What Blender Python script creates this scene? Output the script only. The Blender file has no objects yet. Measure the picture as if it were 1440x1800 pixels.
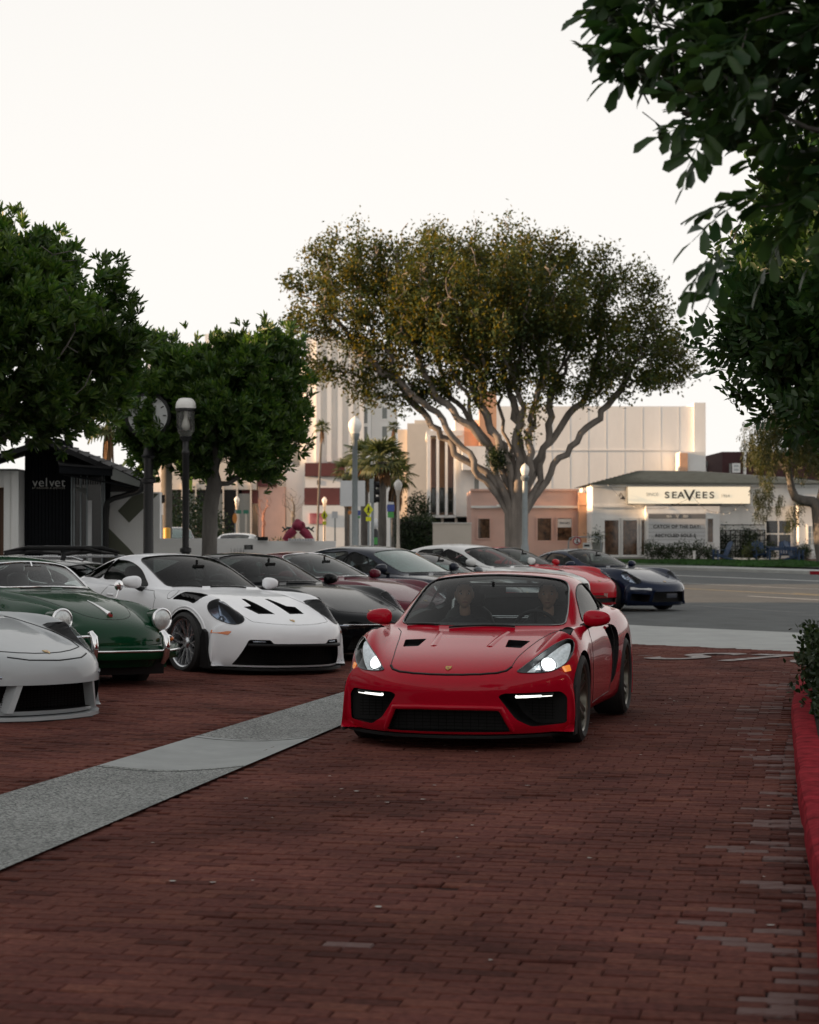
import bpy, bmesh, math, random
import numpy as np
from mathutils import Vector, Matrix, noise
from mathutils.bvhtree import BVHTree
from mathutils.geometry import delaunay_2d_cdt
from mathutils.interpolate import poly_3d_calc

SC = bpy.context.scene
COL = SC.collection
R = math.radians

# ------------------------------------------------------------------ camera
# 90 mm lens, 1.6 m above flat ground, looking along +Y and half a degree up
CAM_H, FPX, HOR = 1.6, 3600.0, 935.0
cam_d = bpy.data.cameras.new('camera')
cam = bpy.data.objects.new('camera', cam_d)
COL.objects.link(cam)
cam.location = (0, 0, CAM_H)
cam.rotation_euler = (R(90) + math.atan(35 / FPX), 0, 0)
cam_d.sensor_fit = 'HORIZONTAL'
cam_d.sensor_width = 36.0
cam_d.lens = 90.0
cam_d.clip_start = 0.1
cam_d.clip_end = 3000
cam_d.dof.use_dof = True
cam_d.dof.focus_distance = 16.5
cam_d.dof.aperture_fstop = 6.0
SC.camera = cam

# ------------------------------------------------------------------ light
HAZE_DEPTH = 0.76
SUN_ELEV, SUN_AZ = R(9.0), R(-94.5)      # azimuth from +Y towards +X: the sun stands low on the left
world = bpy.data.worlds.new('World')
SC.world = world
world.use_nodes = True
nt = world.node_tree
nt.nodes.clear()
sky = nt.nodes.new('ShaderNodeTexSky')
sky.sky_type = 'NISHITA'
sky.sun_disc = False
sky.sun_elevation = SUN_ELEV
sky.sun_rotation = SUN_AZ
sky.air_density = 1.0
sky.dust_density = 3.0
sky.ozone_density = 1.0
veil = nt.nodes.new('ShaderNodeMix')       # thin bright evening overcast over the clear sky
veil.data_type = 'RGBA'
veil.inputs['B'].default_value = (6.08, 5.9, 5.66, 1)
# haze thins with height as the air path does: 1 - exp(-t / sin(elevation))
tcw = nt.nodes.new('ShaderNodeTexCoord')
sepw = nt.nodes.new('ShaderNodeSeparateXYZ')
nt.links.new(tcw.outputs['Generated'], sepw.inputs[0])
prev = sepw.outputs['Z']
for op, val in (('MAXIMUM', .015), ('DIVIDE', None), ('EXPONENT', None), ('SUBTRACT', None)):
    q = nt.nodes.new('ShaderNodeMath')
    q.operation = op
    if op == 'DIVIDE':
        q.inputs[0].default_value = -HAZE_DEPTH
        nt.links.new(prev, q.inputs[1])
    elif op == 'SUBTRACT':
        q.inputs[0].default_value = 1.0
        nt.links.new(prev, q.inputs[1])
    else:
        nt.links.new(prev, q.inputs[0])
        if val is not None: q.inputs[1].default_value = val
    prev = q.outputs[0]
nt.links.new(prev, veil.inputs['Factor'])
bgd = nt.nodes.new('ShaderNodeBackground')
bgd.inputs['Strength'].default_value = 0.075
out = nt.nodes.new('ShaderNodeOutputWorld')
nt.links.new(sky.outputs['Color'], veil.inputs['A'])
nt.links.new(veil.outputs['Result'], bgd.inputs['Color'])
nt.links.new(bgd.outputs['Background'], out.inputs['Surface'])

sun_d = bpy.data.lights.new('sun', 'SUN')
sun_d.energy = 5.0
sun_d.angle = R(0.5)
sun_d.color = (1.0, 0.63, 0.35)
sun = bpy.data.objects.new('sun', sun_d)
COL.objects.link(sun)
sdir = Vector((math.sin(SUN_AZ) * math.cos(SUN_ELEV), math.cos(SUN_AZ) * math.cos(SUN_ELEV), math.sin(SUN_ELEV)))
sun.rotation_euler = (-sdir).to_track_quat('-Z', 'Y').to_euler()

SC.view_settings.view_transform = 'Standard'
SC.view_settings.look = 'None'
SC.view_settings.exposure = 1.15
SC.view_settings.gamma = 1.0
SC.view_settings.use_curve_mapping = False
SC.render.engine = 'CYCLES'
SC.cycles.use_denoising = True
SC.cycles.max_bounces = 8
SC.cycles.transparent_max_bounces = 16
SC.cycles.sample_clamp_indirect = 6.0
SC.cycles.caustics_reflective = False
SC.cycles.caustics_refractive = False

WORK = bpy.data.scenes.new('workbench')     # small scene for modifiers and text, removed at the end
WCOL = WORK.collection
def baked(o):
    vl = WORK.view_layers[0]
    vl.update()
    return bpy.data.meshes.new_from_object(o.evaluated_get(vl.depsgraph))

# ------------------------------------------------------------------ helpers
def at(px, y):
    """x in metres of photo column px at distance y."""
    return (px - 720.0) / FPX * y

def zat(row, y):
    return CAM_H - (row - HOR) / FPX * y

def tag(o, label=None, cat=None, group=None, kind=None):
    if label: o['label'] = label
    if cat: o['category'] = cat
    if group: o['group'] = group
    if kind: o['kind'] = kind
    return o

def empty(name, loc=(0, 0, 0), rz=0.0, parent=None):
    o = bpy.data.objects.new(name, None)
    o.empty_display_size = 0.2
    COL.objects.link(o)
    o.location = loc
    o.rotation_euler = (0, 0, rz)
    if parent: o.parent = parent
    return o

def thing(name, label, cat, loc=(0, 0, 0), rz=0.0, group=None):
    return tag(empty(name, loc, rz), label, cat, group)

def link(name, me, parent=None, loc=None, rot=None):
    o = bpy.data.objects.new(name, me)
    COL.objects.link(o)
    if parent: o.parent = parent
    if loc is not None: o.location = loc
    if rot is not None: o.rotation_euler = rot
    return o

def kids(o):
    return [c for c in bpy.data.objects if c.parent == o]

def copy_tree(o, parent=None):
    c = o.copy()
    COL.objects.link(c)
    c.parent = parent
    for ch in kids(o):
        copy_tree(ch, c)
    return c

# ---- materials
def nodes_of(name):
    m = bpy.data.materials.new(name)
    m.use_nodes = True
    n = m.node_tree
    return m, n, n.nodes['Principled BSDF'], n.nodes['Material Output']

def mat(name, col, rough=0.6, metal=0.0, coat=0.0, var=0.0, scale=6.0, bump=0.0, bscale=None, spec=0.5,
        emit=0.0, ecol=None, stretch=None, col2=None, coat_rough=0.03, ior=1.5):
    """Principled material with noise-driven colour variation and relief."""
    m, n, p, o = nodes_of(name)
    L = n.links
    p.inputs['Base Color'].default_value = (*col, 1)
    p.inputs['Roughness'].default_value = rough
    p.inputs['Metallic'].default_value = metal
    p.inputs['Specular IOR Level'].default_value = spec
    p.inputs['IOR'].default_value = ior
    p.inputs['Coat Weight'].default_value = coat
    p.inputs['Coat Roughness'].default_value = coat_rough
    if emit:
        p.inputs['Emission Color'].default_value = (*(ecol or col), 1)
        p.inputs['Emission Strength'].default_value = emit
    if var or bump or col2:
        tc = n.nodes.new('ShaderNodeTexCoord')
        mp = n.nodes.new('ShaderNodeMapping')
        if stretch: mp.inputs['Scale'].default_value = stretch
        L.new(tc.outputs['Object'], mp.inputs['Vector'])
    if var or col2:
        t = n.nodes.new('ShaderNodeTexNoise')
        t.inputs['Scale'].default_value = scale
        t.inputs['Detail'].default_value = 6
        t.inputs['Roughness'].default_value = 0.65
        L.new(mp.outputs['Vector'], t.inputs['Vector'])
        r = n.nodes.new('ShaderNodeValToRGB')
        r.color_ramp.elements[0].position = 0.3
        r.color_ramp.elements[1].position = 0.72
        c2 = col2 or col
        r.color_ramp.elements[0].color = (*[max(0, c * (1 - var)) for c in col], 1)
        r.color_ramp.elements[1].color = (*[min(1, c * (1 + var)) for c in c2], 1)
        L.new(t.outputs['Fac'], r.inputs['Fac'])
        L.new(r.outputs['Color'], p.inputs['Base Color'])
    if bump:
        t2 = n.nodes.new('ShaderNodeTexNoise')
        t2.inputs['Scale'].default_value = bscale or scale * 6
        t2.inputs['Detail'].default_value = 4
        L.new(mp.outputs['Vector'], t2.inputs['Vector'])
        b = n.nodes.new('ShaderNodeBump')
        b.inputs['Strength'].default_value = bump
        b.inputs['Distance'].default_value = 0.02
        L.new(t2.outputs['Fac'], b.inputs['Height'])
        L.new(b.outputs['Normal'], p.inputs['Normal'])
    return m

def glass(name, tint=(0.55, 0.62, 0.6), refl=1.0, ior=1.5, solid=0.0, dark=(0.01, 0.012, 0.014)):
    """Thin pane: see-through tint plus a Fresnel mirror (and some solid darkness for tinted panes)."""
    m, n, p, o = nodes_of(name)
    L = n.links
    n.nodes.remove(p)
    tr = n.nodes.new('ShaderNodeBsdfTransparent')
    tr.inputs['Color'].default_value = (*tint, 1)
    gl = n.nodes.new('ShaderNodeBsdfGlossy')
    gl.inputs['Roughness'].default_value = 0.02
    gl.inputs['Color'].default_value = (refl, refl, refl, 1)
    fr = n.nodes.new('ShaderNodeFresnel')
    # the back of a pane mirrors no more than its front
    ge = n.nodes.new('ShaderNodeNewGeometry')
    io = n.nodes.new('ShaderNodeMix')
    io.inputs['A'].default_value = ior; io.inputs['B'].default_value = 1 / ior
    L.new(ge.outputs['Backfacing'], io.inputs['Factor']); L.new(io.outputs['Result'], fr.inputs['IOR'])
    mx = n.nodes.new('ShaderNodeMixShader')
    L.new(fr.outputs['Fac'], mx.inputs['Fac'])
    src = tr
    if solid:
        di = n.nodes.new('ShaderNodeBsdfDiffuse')
        di.inputs['Color'].default_value = (*dark, 1)
        m2 = n.nodes.new('ShaderNodeMixShader')
        m2.inputs['Fac'].default_value = solid
        L.new(tr.outputs[0], m2.inputs[1]); L.new(di.outputs[0], m2.inputs[2])
        src = m2
    L.new(src.outputs[0], mx.inputs[1]); L.new(gl.outputs[0], mx.inputs[2])
    L.new(mx.outputs[0], o.inputs['Surface'])
    return m

# ---- mesh builder
class MB:
    def __init__(self):
        self.v, self.f, self.m = [], [], []
    def add(self, vs, fs, mi=0):
        b = len(self.v)
        self.v.extend([tuple(p) for p in vs])
        for f in fs:
            self.f.append([b + k for k in f]); self.m.append(mi)
        return self
    def box(self, c, s, mi=0, rz=0.0, M=None):
        x, y, z = s[0] / 2, s[1] / 2, s[2] / 2
        vs = [Vector((a * x, b * y, d * z)) for d in (-1, 1) for b in (-1, 1) for a in (-1, 1)]
        if M is not None: vs = [M @ p for p in vs]
        elif rz:
            Rz = Matrix.Rotation(rz, 3, 'Z'); vs = [Rz @ p for p in vs]
        vs = [p + Vector(c) for p in vs]
        return self.add(vs, [(0, 2, 3, 1), (4, 5, 7, 6), (0, 1, 5, 4), (2, 6, 7, 3), (0, 4, 6, 2), (1, 3, 7, 5)], mi)
    def span(self, a, b, mi=0):
        return self.box([(p + q) / 2 for p, q in zip(a, b)], [abs(q - p) for p, q in zip(a, b)], mi)
    def tube(self, pts, radii, n=8, mi=0, caps=True):
        pts = [Vector(p) for p in pts]
        if not hasattr(radii, '__len__'): radii = [radii] * len(pts)
        vs, fs = [], []
        prev = None
        for i, p in enumerate(pts):
            t = (pts[min(i + 1, len(pts) - 1)] - pts[max(i - 1, 0)])
            t = t.normalized() if t.length > 1e-9 else Vector((0, 0, 1))
            if prev is None:
                a = t.orthogonal().normalized()
            else:
                a = prev - t * prev.dot(t)
                a = a.normalized() if a.length > 1e-6 else t.orthogonal().normalized()
            prev = a
            b = t.cross(a)
            for k in range(n):
                an = 2 * math.pi * k / n
                vs.append(p + (a * math.cos(an) + b * math.sin(an)) * radii[i])
        for i in range(len(pts) - 1):
            for k in range(n):
                k2 = (k + 1) % n
                fs.append((i * n + k, i * n + k2, (i + 1) * n + k2, (i + 1) * n + k))
        if caps:
            fs.append(tuple(range(n - 1, -1, -1)))
            fs.append(tuple((len(pts) - 1) * n + k for k in range(n)))
        return self.add(vs, fs, mi)
    def lathe(self, prof, n=24, mi=0, axis='Z', c=(0, 0, 0), closed=False):
        """prof: list of (radius, height)."""
        vs, fs = [], []
        for r, h in prof:
            for k in range(n):
                a = 2 * math.pi * k / n
                x, y = r * math.cos(a), r * math.sin(a)
                q = (x, y, h) if axis == 'Z' else ((h, x, y) if axis == 'X' else (y, h, x))
                vs.append((q[0] + c[0], q[1] + c[1], q[2] + c[2]))
        m = len(prof)
        for i in range(m if closed else m - 1):
            i2 = (i + 1) % m
            for k in range(n):
                k2 = (k + 1) % n
                fs.append((i * n + k, i * n + k2, i2 * n + k2, i2 * n + k))
        return self.add(vs, fs, mi)
    def prism(self, poly, frame, d0, d1, mi=0):
        """poly: 2D outline in frame=(origin,u,v,n); extruded from d0 to d1 along n."""
        o, u, v, w = [Vector(q) for q in frame]
        k = len(poly)
        vs = [o + u * a + v * b + w * d0 for a, b in poly] + [o + u * a + v * b + w * d1 for a, b in poly]
        fs = [tuple(range(k - 1, -1, -1)), tuple(range(k, 2 * k))]
        fs += [(i, (i + 1) % k, k + (i + 1) % k, k + i) for i in range(k)]
        return self.add(vs, fs, mi)
    def mesh(self, name, mats, smooth=None):
        me = bpy.data.meshes.new(name)
        me.from_pydata(self.v, [], self.f)
        for m_ in (mats if isinstance(mats, (list, tuple)) else [mats]):
            me.materials.append(m_)
        if any(self.m):
            me.polygons.foreach_set('material_index', self.m)
        if smooth is not None:
            me.polygons.foreach_set('use_smooth', [True] * len(me.polygons))
            if smooth < 179: me.set_sharp_from_angle(angle=R(smooth))
        me.update()
        return me
    def build(self, name, mats, parent=None, smooth=None, loc=None, rot=None):
        return link(name, self.mesh(name, mats, smooth), parent, loc, rot)

def ellipse(a, b, n=28, c=(0, 0), rot=0.0, p=2.0):
    out = []
    for k in range(n):
        t = 2 * math.pi * k / n
        ct, st = math.cos(t), math.sin(t)
        x = a * math.copysign(abs(ct) ** (2 / p), ct); y = b * math.copysign(abs(st) ** (2 / p), st)
        out.append((c[0] + x * math.cos(rot) - y * math.sin(rot), c[1] + x * math.sin(rot) + y * math.cos(rot)))
    return out

def rounded(pts, r, n=4):
    """polygon with its corners rounded by radius r."""
    out = []
    k = len(pts)
    for i in range(k):
        a, b, c = Vector(pts[i - 1]), Vector(pts[i]), Vector(pts[(i + 1) % k])
        d1, d2 = (a - b), (c - b)
        l = min(r, d1.length * .45, d2.length * .45)
        p, q = b + d1.normalized() * l, b + d2.normalized() * l
        for s in range(n + 1):
            t = s / n
            w = p * (1 - t) ** 2 + b * 2 * t * (1 - t) + q * t * t
            out.append((w.x, w.y))
    return out

def dense(poly, step, closed=True):
    """split long edges."""
    out = []
    k = len(poly)
    for i in range(k if closed else k - 1):
        a, b = Vector(poly[i]), Vector(poly[(i + 1) % k])
        m = max(1, int((b - a).length / step))
        for s in range(m):
            w = a.lerp(b, s / m)
            out.append(tuple(w))
    if not closed: out.append(tuple(poly[-1]))
    return out

def pip(p, poly):
    x, y = p
    c = False
    j = len(poly) - 1
    for i in range(len(poly)):
        if (poly[i][1] > y) != (poly[j][1] > y) and \
           x < (poly[j][0] - poly[i][0]) * (y - poly[i][1]) / (poly[j][1] - poly[i][1]) + poly[i][0]:
            c = not c
        j = i
    return c

def text_mesh(body, size, mats, extrude=0.004, font_bold=0.0, shear=0.0, spacing=1.0, align='CENTER'):
    cu = bpy.data.curves.new('lettering', 'FONT')
    cu.body = body
    cu.size = size
    cu.extrude = extrude
    cu.offset = font_bold
    cu.shear = shear
    cu.space_character = spacing
    cu.align_x = align
    cu.align_y = 'CENTER'
    o = bpy.data.objects.new('lettering', cu)
    WCOL.objects.link(o)
    me = baked(o)
    bpy.data.objects.remove(o)
    bpy.data.curves.remove(cu)
    me.materials.clear()
    me.materials.append(mats)
    me.name = 'lettering'
    return me

# ------------------------------------------------------------------ car bodies
# A body is a B-spline sheet over a grid of control points; windows, lamp bowls, grilles and wheel
# wells are cut out of it, panels are split off along their shut lines.
def _basis(n, k, mirror):
    us = np.linspace(0, n - 1, (n - 1) * k + 1)
    W = np.zeros((len(us), n)); D = np.zeros((len(us), n))
    M = np.zeros((len(us), n)) if mirror else None          # part that multiplies the y-mirrored points
    MD = np.zeros((len(us), n)) if mirror else None
    for r, u in enumerate(us):
        i = min(int(u), n - 2); t = u - i
        w = [(1 - t) ** 3 / 6, (3 * t ** 3 - 6 * t ** 2 + 4) / 6, (-3 * t ** 3 + 3 * t ** 2 + 3 * t + 1) / 6, t ** 3 / 6]
        d = [-(1 - t) ** 2 / 2, (9 * t ** 2 - 12 * t) / 6, (-9 * t ** 2 + 6 * t + 3) / 6, t ** 2 / 2]
        for q in range(4):
            j = i + q - 1
            if j < 0:
                if mirror:
                    M[r, 1] += w[q]; MD[r, 1] += d[q]
                else:
                    W[r, 0] += 2 * w[q]; W[r, 1] -= w[q]; D[r, 0] += 2 * d[q]; D[r, 1] -= d[q]
            elif j >= n:
                W[r, n - 1] += 2 * w[q]; W[r, n - 2] -= w[q]; D[r, n - 1] += 2 * d[q]; D[r, n - 2] -= d[q]
            else:
                W[r, j] += w[q]; D[r, j] += d[q]
    return us, W, D, M, MD

class Sheet:
    def __init__(self, P, ku=5, kv=4):
        P = np.array(P, float)
        self.P = P
        n, m = P.shape[:2]
        self.us, Wu, Du, _, _ = _basis(n, ku, False)
        self.vs, Wv, Dv, Mv, MDv = _basis(m, kv, True)
        F = P * np.array([1, -1, 1.0])
        def ev(A, B, C):
            return np.einsum('ai,ijc,bj->abc', A, P, B) + np.einsum('ai,ijc,bj->abc', A, F, C)
        self.S = ev(Wu, Wv, Mv)
        du = ev(Du, Wv, Mv); dv = ev(Wu, Dv, MDv)
        N = np.cross(dv, du)
        L = np.linalg.norm(N, axis=2, keepdims=True)
        self.N = N / np.maximum(L, 1e-9)
        self.S[:, 0, 1] = 0
        self.ku, self.kv = ku, kv
    def mesh(self, name, mats):
        S, N = self.S, self.N
        a, b = S.shape[:2]
        V = [tuple(p) for p in S.reshape(-1, 3)]
        NN = [tuple(p) for p in N.reshape(-1, 3)]
        L = np.arange(a * b).reshape(a, b)
        Rr = L.copy()
        for j in range(1, b):
            for i in range(a):
                Rr[i, j] = len(V)
                p = S[i, j]; q = N[i, j]
                V.append((p[0], -p[1], p[2])); NN.append((q[0], -q[1], q[2]))
        F = []
        for i in range(a - 1):
            for j in range(b - 1):
                F.append((L[i, j], L[i, j + 1], L[i + 1, j + 1], L[i + 1, j]))
                F.append((Rr[i, j], Rr[i + 1, j], Rr[i + 1, j + 1], Rr[i, j + 1]))
        nskin = len(F)
        loop = [(L[0, j], Rr[0, j]) for j in range(b)] + [(L[i, b - 1], Rr[i, b - 1]) for i in range(1, a)] + \
               [(L[a - 1, j], Rr[a - 1, j]) for j in range(b - 2, -1, -1)]
        for (l0, r0), (l1, r1) in zip(loop, loop[1:]):
            if l0 == r0: F.append((l0, r1, l1))
            elif l1 == r1: F.append((l0, r0, l1))
            else: F.append((l0, r0, r1, l1))
        F = [tuple(int(k) for k in f) for f in F]
        me = bpy.data.meshes.new(name)
        me.from_pydata(V, [], F)
        for m_ in mats: me.materials.append(m_)
        bm = bmesh.new(); bm.from_mesh(me)
        bmesh.ops.recalc_face_normals(bm, faces=bm.faces)
        bm.to_mesh(me); bm.free()
        return me, V, F, NN, nskin

def nose_row(xc, z, a, xend, zb, z7=None, p=2.6, w=1.0, drop=None):
    ys = [0, .2, .38, .52, .63, .72, .79, .84, .87, .885, .89, .885, .62]
    z7 = z if z7 is None else z7
    fr = drop or (.86, .66, .36)
    zs = [z + (z7 - z) * (min(y, .84) / .84) ** 2 for y in ys[:8]]
    zs += [zb + (z7 - zb) * f for f in fr] + [zb, zb]
    xs = [xc - a * (y / .9) ** p for y in ys[:8]]
    x7 = xs[-1]
    xs += [x7 + (xend - x7) * f for f in (.3, .6, .85, 1.0)] + [xend]
    return [(x, y * w, zz) for x, y, zz in zip(xs, ys, zs)]

def body_row(xc, a, zc, y3, z3, y5, z5, y7, z7, y9, z9, y11, zb, p=2.6, bulge=0.0, ya=None):
    """ya: beyond this y the row stops sweeping back."""
    m4 = (y3 + y5) / 2 + bulge, (z3 + z5) / 2 + bulge * .7
    pts = [(0, zc), (y3 * .36, zc + (z3 - zc) * .13), (y3 * .72, zc + (z3 - zc) * .48), (y3, z3), m4, (y5, z5),
           ((y5 + y7) / 2, z5 + (z7 - z5) * .72 + .004), (y7, z7), (y9 - (y9 - y7) * .22, z9 + (z7 - z9) * .62), (y9, z9),
           (y9 - .003, (z9 + zb) / 2), (y11, zb + .02), (y11 - .22, zb)]
    lim = ya or 9
    return [(xc - a * (min(y, lim) / .9) ** p, y, z) for y, z in pts]

class Frame:
    def __init__(s, o, u, v, n):
        s.o, s.u, s.v, s.n = Vector(o), Vector(u), Vector(v), Vector(n)
    def p3(s, a, b, d=0.0):
        return s.o + s.u * a + s.v * b + s.n * d
    def p2(s, p):
        q = Vector(p) - s.o
        return (q.dot(s.u), q.dot(s.v))

FRONT = Frame((0, 0, 0), (0, 1, 0), (0, 0, 1), (1, 0, 0))
TOP = Frame((0, 0, 0), (1, 0, 0), (0, 1, 0), (0, 0, 1))
def SIDE(s): return Frame((0, 0, 0), (1, 0, 0), (0, 0, 1), (0, s, 0))
def tilted(o, n, up=(0, 0, 1)):
    n = Vector(n).normalized(); up = Vector(up)
    v = (up - n * up.dot(n)).normalized()
    return Frame(o, v.cross(n), v, n)

def volume(me):
    bm = bmesh.new(); bm.from_mesh(me)
    v = bm.calc_volume(); bm.free()
    return v

def boolean(ma, mb, op, tries=4):
    """exact boolean that checks its own result and nudges the cutter when the solver trips."""
    va, vb = volume(ma), volume(mb)
    for k in range(tries):
        r = boolean_once(ma, mb, op)
        v = volume(r)
        lo = va - vb * 1.02 - .002
        if op == 'DIFFERENCE' and max(lo, .4 * va) <= v <= va * 1.0005: return r
        if op == 'INTERSECT' and 0 < v <= min(va, vb) * 1.0005: return r
        mb.transform(Matrix.Translation((.0017, .0011, -.0013)))
    return ma.copy() if op == 'DIFFERENCE' else r

def boolean_once(ma, mb, op):
    oa = bpy.data.objects.new('tmp_a', ma); ob = bpy.data.objects.new('tmp_b', mb)
    WCOL.objects.link(oa); WCOL.objects.link(ob)
    md = oa.modifiers.new('b', 'BOOLEAN')
    md.operation = op; md.solver = 'EXACT'; md.object = ob
    me = baked(oa)
    bpy.data.objects.remove(oa); bpy.data.objects.remove(ob)
    return me

def closed_mesh(vs, fs, mis, mats):
    me = bpy.data.meshes.new('cutter')
    me.from_pydata([tuple(v) for v in vs], [], fs)
    for m_ in mats: me.materials.append(m_)
    me.polygons.foreach_set('material_index', mis)
    bm = bmesh.new(); bm.from_mesh(me)
    bmesh.ops.recalc_face_normals(bm, faces=bm.faces)
    bm.to_mesh(me); bm.free()
    return me

class Car:
    def __init__(s, rows, paint, trim, inside, ku=5, kv=4):
        s.sheet = Sheet(rows, ku, kv)
        s.mats = [paint, trim, inside]
        s.body, s.V, s.F, s.NN, s.ns = s.sheet.mesh('body', s.mats)
        s.bvh = BVHTree.FromPolygons(s.V, s.F)
        s.Vv = [Vector(v) for v in s.V]
        s.cutters = []
        s.panels, s.parts = [], []
    # -- surface queries
    def cast(s, fr, a, b, far=4.0):
        h = s.bvh.ray_cast(fr.p3(a, b, far), -fr.n)
        return h[0], h[2]
    def snorm(s, p):
        loc, n, i, d = s.bvh.find_nearest(p)
        if i is None or i >= s.ns or d > 0.004: return None, n
        f = s.F[i]
        w = poly_3d_calc([s.Vv[k] for k in f], loc)
        q = Vector((0, 0, 0))
        for k, ww in zip(f, w): q += Vector(s.NN[k]) * ww
        return q.normalized(), n
    def uv(s, u, v, off=0.0, side=1):
        """point on the sheet at control-grid coordinates."""
        a = u * s.sheet.ku; b = v * s.sheet.kv
        S, N = s.sheet.S, s.sheet.N
        i = min(int(a), S.shape[0] - 2); j = min(int(b), S.shape[1] - 2)
        fa, fb = a - i, b - j
        def mix(A):
            return A[i, j] * (1 - fa) * (1 - fb) + A[i + 1, j] * fa * (1 - fb) + A[i, j + 1] * (1 - fa) * fb + A[i + 1, j + 1] * fa * fb
        p = mix(S) + mix(N) * off
        return Vector((p[0], p[1] * side, p[2]))
    # -- cutting
    def cut(s, fr, poly, depth, mi=1, out=0.25, back=None):
        hs = []
        for a, b in poly:
            p, n = s.cast(fr, a, b)
            if p is not None: hs.append((p - fr.o).dot(fr.n))
        if not hs: return
        top = max(hs) + out
        bot = (min(hs) - depth) if back is None else back
        s.slab(fr, poly, bot, top, mi)
        return bot
    def slab(s, fr, poly, bot, top, mi):
        k = len(poly)
        vs = [fr.p3(a, b, bot) for a, b in poly] + [fr.p3(a, b, top) for a, b in poly]
        fs = [tuple(range(k)), tuple(range(k, 2 * k))] + [(i, (i + 1) % k, k + (i + 1) % k, k + i) for i in range(k)]
        s.cutters.append((vs, fs, [mi] * len(fs)))
    def well(s, x, r, y0, z, n=30):
        for sd in (1, -1):
            s.slab(SIDE(sd), ellipse(r, r, n, (x, z)), y0, 1.3, 1)
    def hollow(s, u0, u1, vmax, off, floor):
        """cabin: the sheet between rows u0..u1, pushed inward, closed down to the floor."""
        S, N = s.sheet.S, s.sheet.N
        i0, i1 = int(u0 * s.sheet.ku), int(u1 * s.sheet.ku)
        jm = int(vmax * s.sheet.kv)
        A = S[i0:i1 + 1, 0:jm + 1] - N[i0:i1 + 1, 0:jm + 1] * off
        A[:, 0, 1] = 0
        a, b = A.shape[:2]
        cols = [[(A[i, j, 0], -A[i, j, 1], A[i, j, 2]) for j in range(b - 1, 0, -1)] + [tuple(A[i, j]) for j in range(b)] for i in range(a)]
        w = len(cols[0])
        vs = [p for c in cols for p in c]
        top = len(vs)
        vs += [(p[0], p[1], floor) for c in cols for p in c]
        fs = []
        for i in range(a - 1):
            for j in range(w - 1):
                q = (i * w + j, i * w + j + 1, (i + 1) * w + j + 1, (i + 1) * w + j)
                fs.append(q); fs.append(tuple(top + k for k in reversed(q)))
        ring = [j for j in range(w)] + [i * w + w - 1 for i in range(1, a)] + [(a - 1) * w + j for j in range(w - 2, -1, -1)] + [i * w for i in range(a - 2, 0, -1)]
        for p, q in zip(ring, ring[1:] + ring[:1]):
            fs.append((p, q, top + q, top + p))
        cm = closed_mesh(vs, fs, [2] * len(fs), s.mats)
        s.body = boolean(s.body, cm, 'DIFFERENCE')
    def panel(s, name, fr, poly, bot, top, label=None):
        s.panels.append((name, fr, poly, bot, top, label))
    # -- surfaces laid on the skin
    def fill(s, fr, poly, step):
        k = len(poly)
        xs = [p[0] for p in poly]; ys = [p[1] for p in poly]
        pts = [Vector(p) for p in poly]
        x = min(xs) + step * .5
        while x < max(xs):
            y = min(ys) + step * .5
            while y < max(ys):
                if pip((x, y), poly):
                    md = min((Vector((x, y)) - q).length for q in pts[:k])
                    if md > step * .4: pts.append(Vector((x, y)))
                y += step
            x += step
        r = delaunay_2d_cdt(pts, [(i, (i + 1) % k) for i in range(k)], [list(range(k))], 1, 1e-5)
        return r[0], [tuple(f) for f in r[2]]
    def pane(s, name, fr, poly, off, material, step=0.07, parent=None, dome=0.0, c=None, label=None, thick=0.0):
        """sheet that follows the skin inside an outline."""
        v2, f2 = s.fill(fr, poly, step)
        cx = sum(p[0] for p in poly) / len(poly); cy = sum(p[1] for p in poly) / len(poly)
        if c: cx, cy = c
        vs = []; last = 0
        for q in v2:
            p, n = s.cast(fr, q.x, q.y)
            if p is None: d = last
            else:
                d = (p - fr.o).dot(fr.n); last = d
            b = 0
            if dome:
                rr = max(abs(q.x - cx), abs(q.y - cy))
                b = dome * max(0, 1 - ((q.x - cx) ** 2 + (q.y - cy) ** 2) / (max((Vector(t) - Vector((cx, cy))).length for t in poly) ** 2))
            vs.append(fr.p3(q.x, q.y, d + off + b))
        me = bpy.data.meshes.new(name)
        me.from_pydata([tuple(p) for p in vs], [], f2)
        me.materials.append(material)
        me.polygons.foreach_set('use_smooth', [True] * len(f2))
        bm = bmesh.new(); bm.from_mesh(me)
        for f in bm.faces:
            if f.normal.dot(fr.n) < 0: f.normal_flip()
        if thick:
            g = bmesh.ops.extrude_face_region(bm, geom=list(bm.faces))
            bmesh.ops.translate(bm, verts=[e for e in g['geom'] if isinstance(e, bmesh.types.BMVert)], vec=fr.n * thick)
            bmesh.ops.recalc_face_normals(bm, faces=bm.faces)
        bm.to_mesh(me); bm.free()
        if thick: me.set_sharp_from_angle(angle=R(40))
        s.parts.append((name, me, parent, label))
        return me
    def strip(s, name, fr, line, r, material, off=0.0, n=6, closed=False, parent=None, flat=1.0, label=None):
        """thin rod that follows the skin along a line."""
        ps = []
        for a, b in (dense(line, .04, closed)):
            p, nn = s.cast(fr, a, b)
            if p is not None: ps.append(p + fr.n * off)
        if closed and ps: ps.append(ps[0]); ps.append(ps[1])
        if len(ps) < 2: return
        mb = MB().tube(ps, r, n)
        s.parts.append((name, mb.mesh(name, material, 60), parent, label))
    def add(s, name, mb, material, smooth=40, parent=None, label=None):
        me = mb.mesh(name, material, smooth) if isinstance(mb, MB) else mb
        s.parts.append((name, me, parent, label))
        return me
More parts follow.
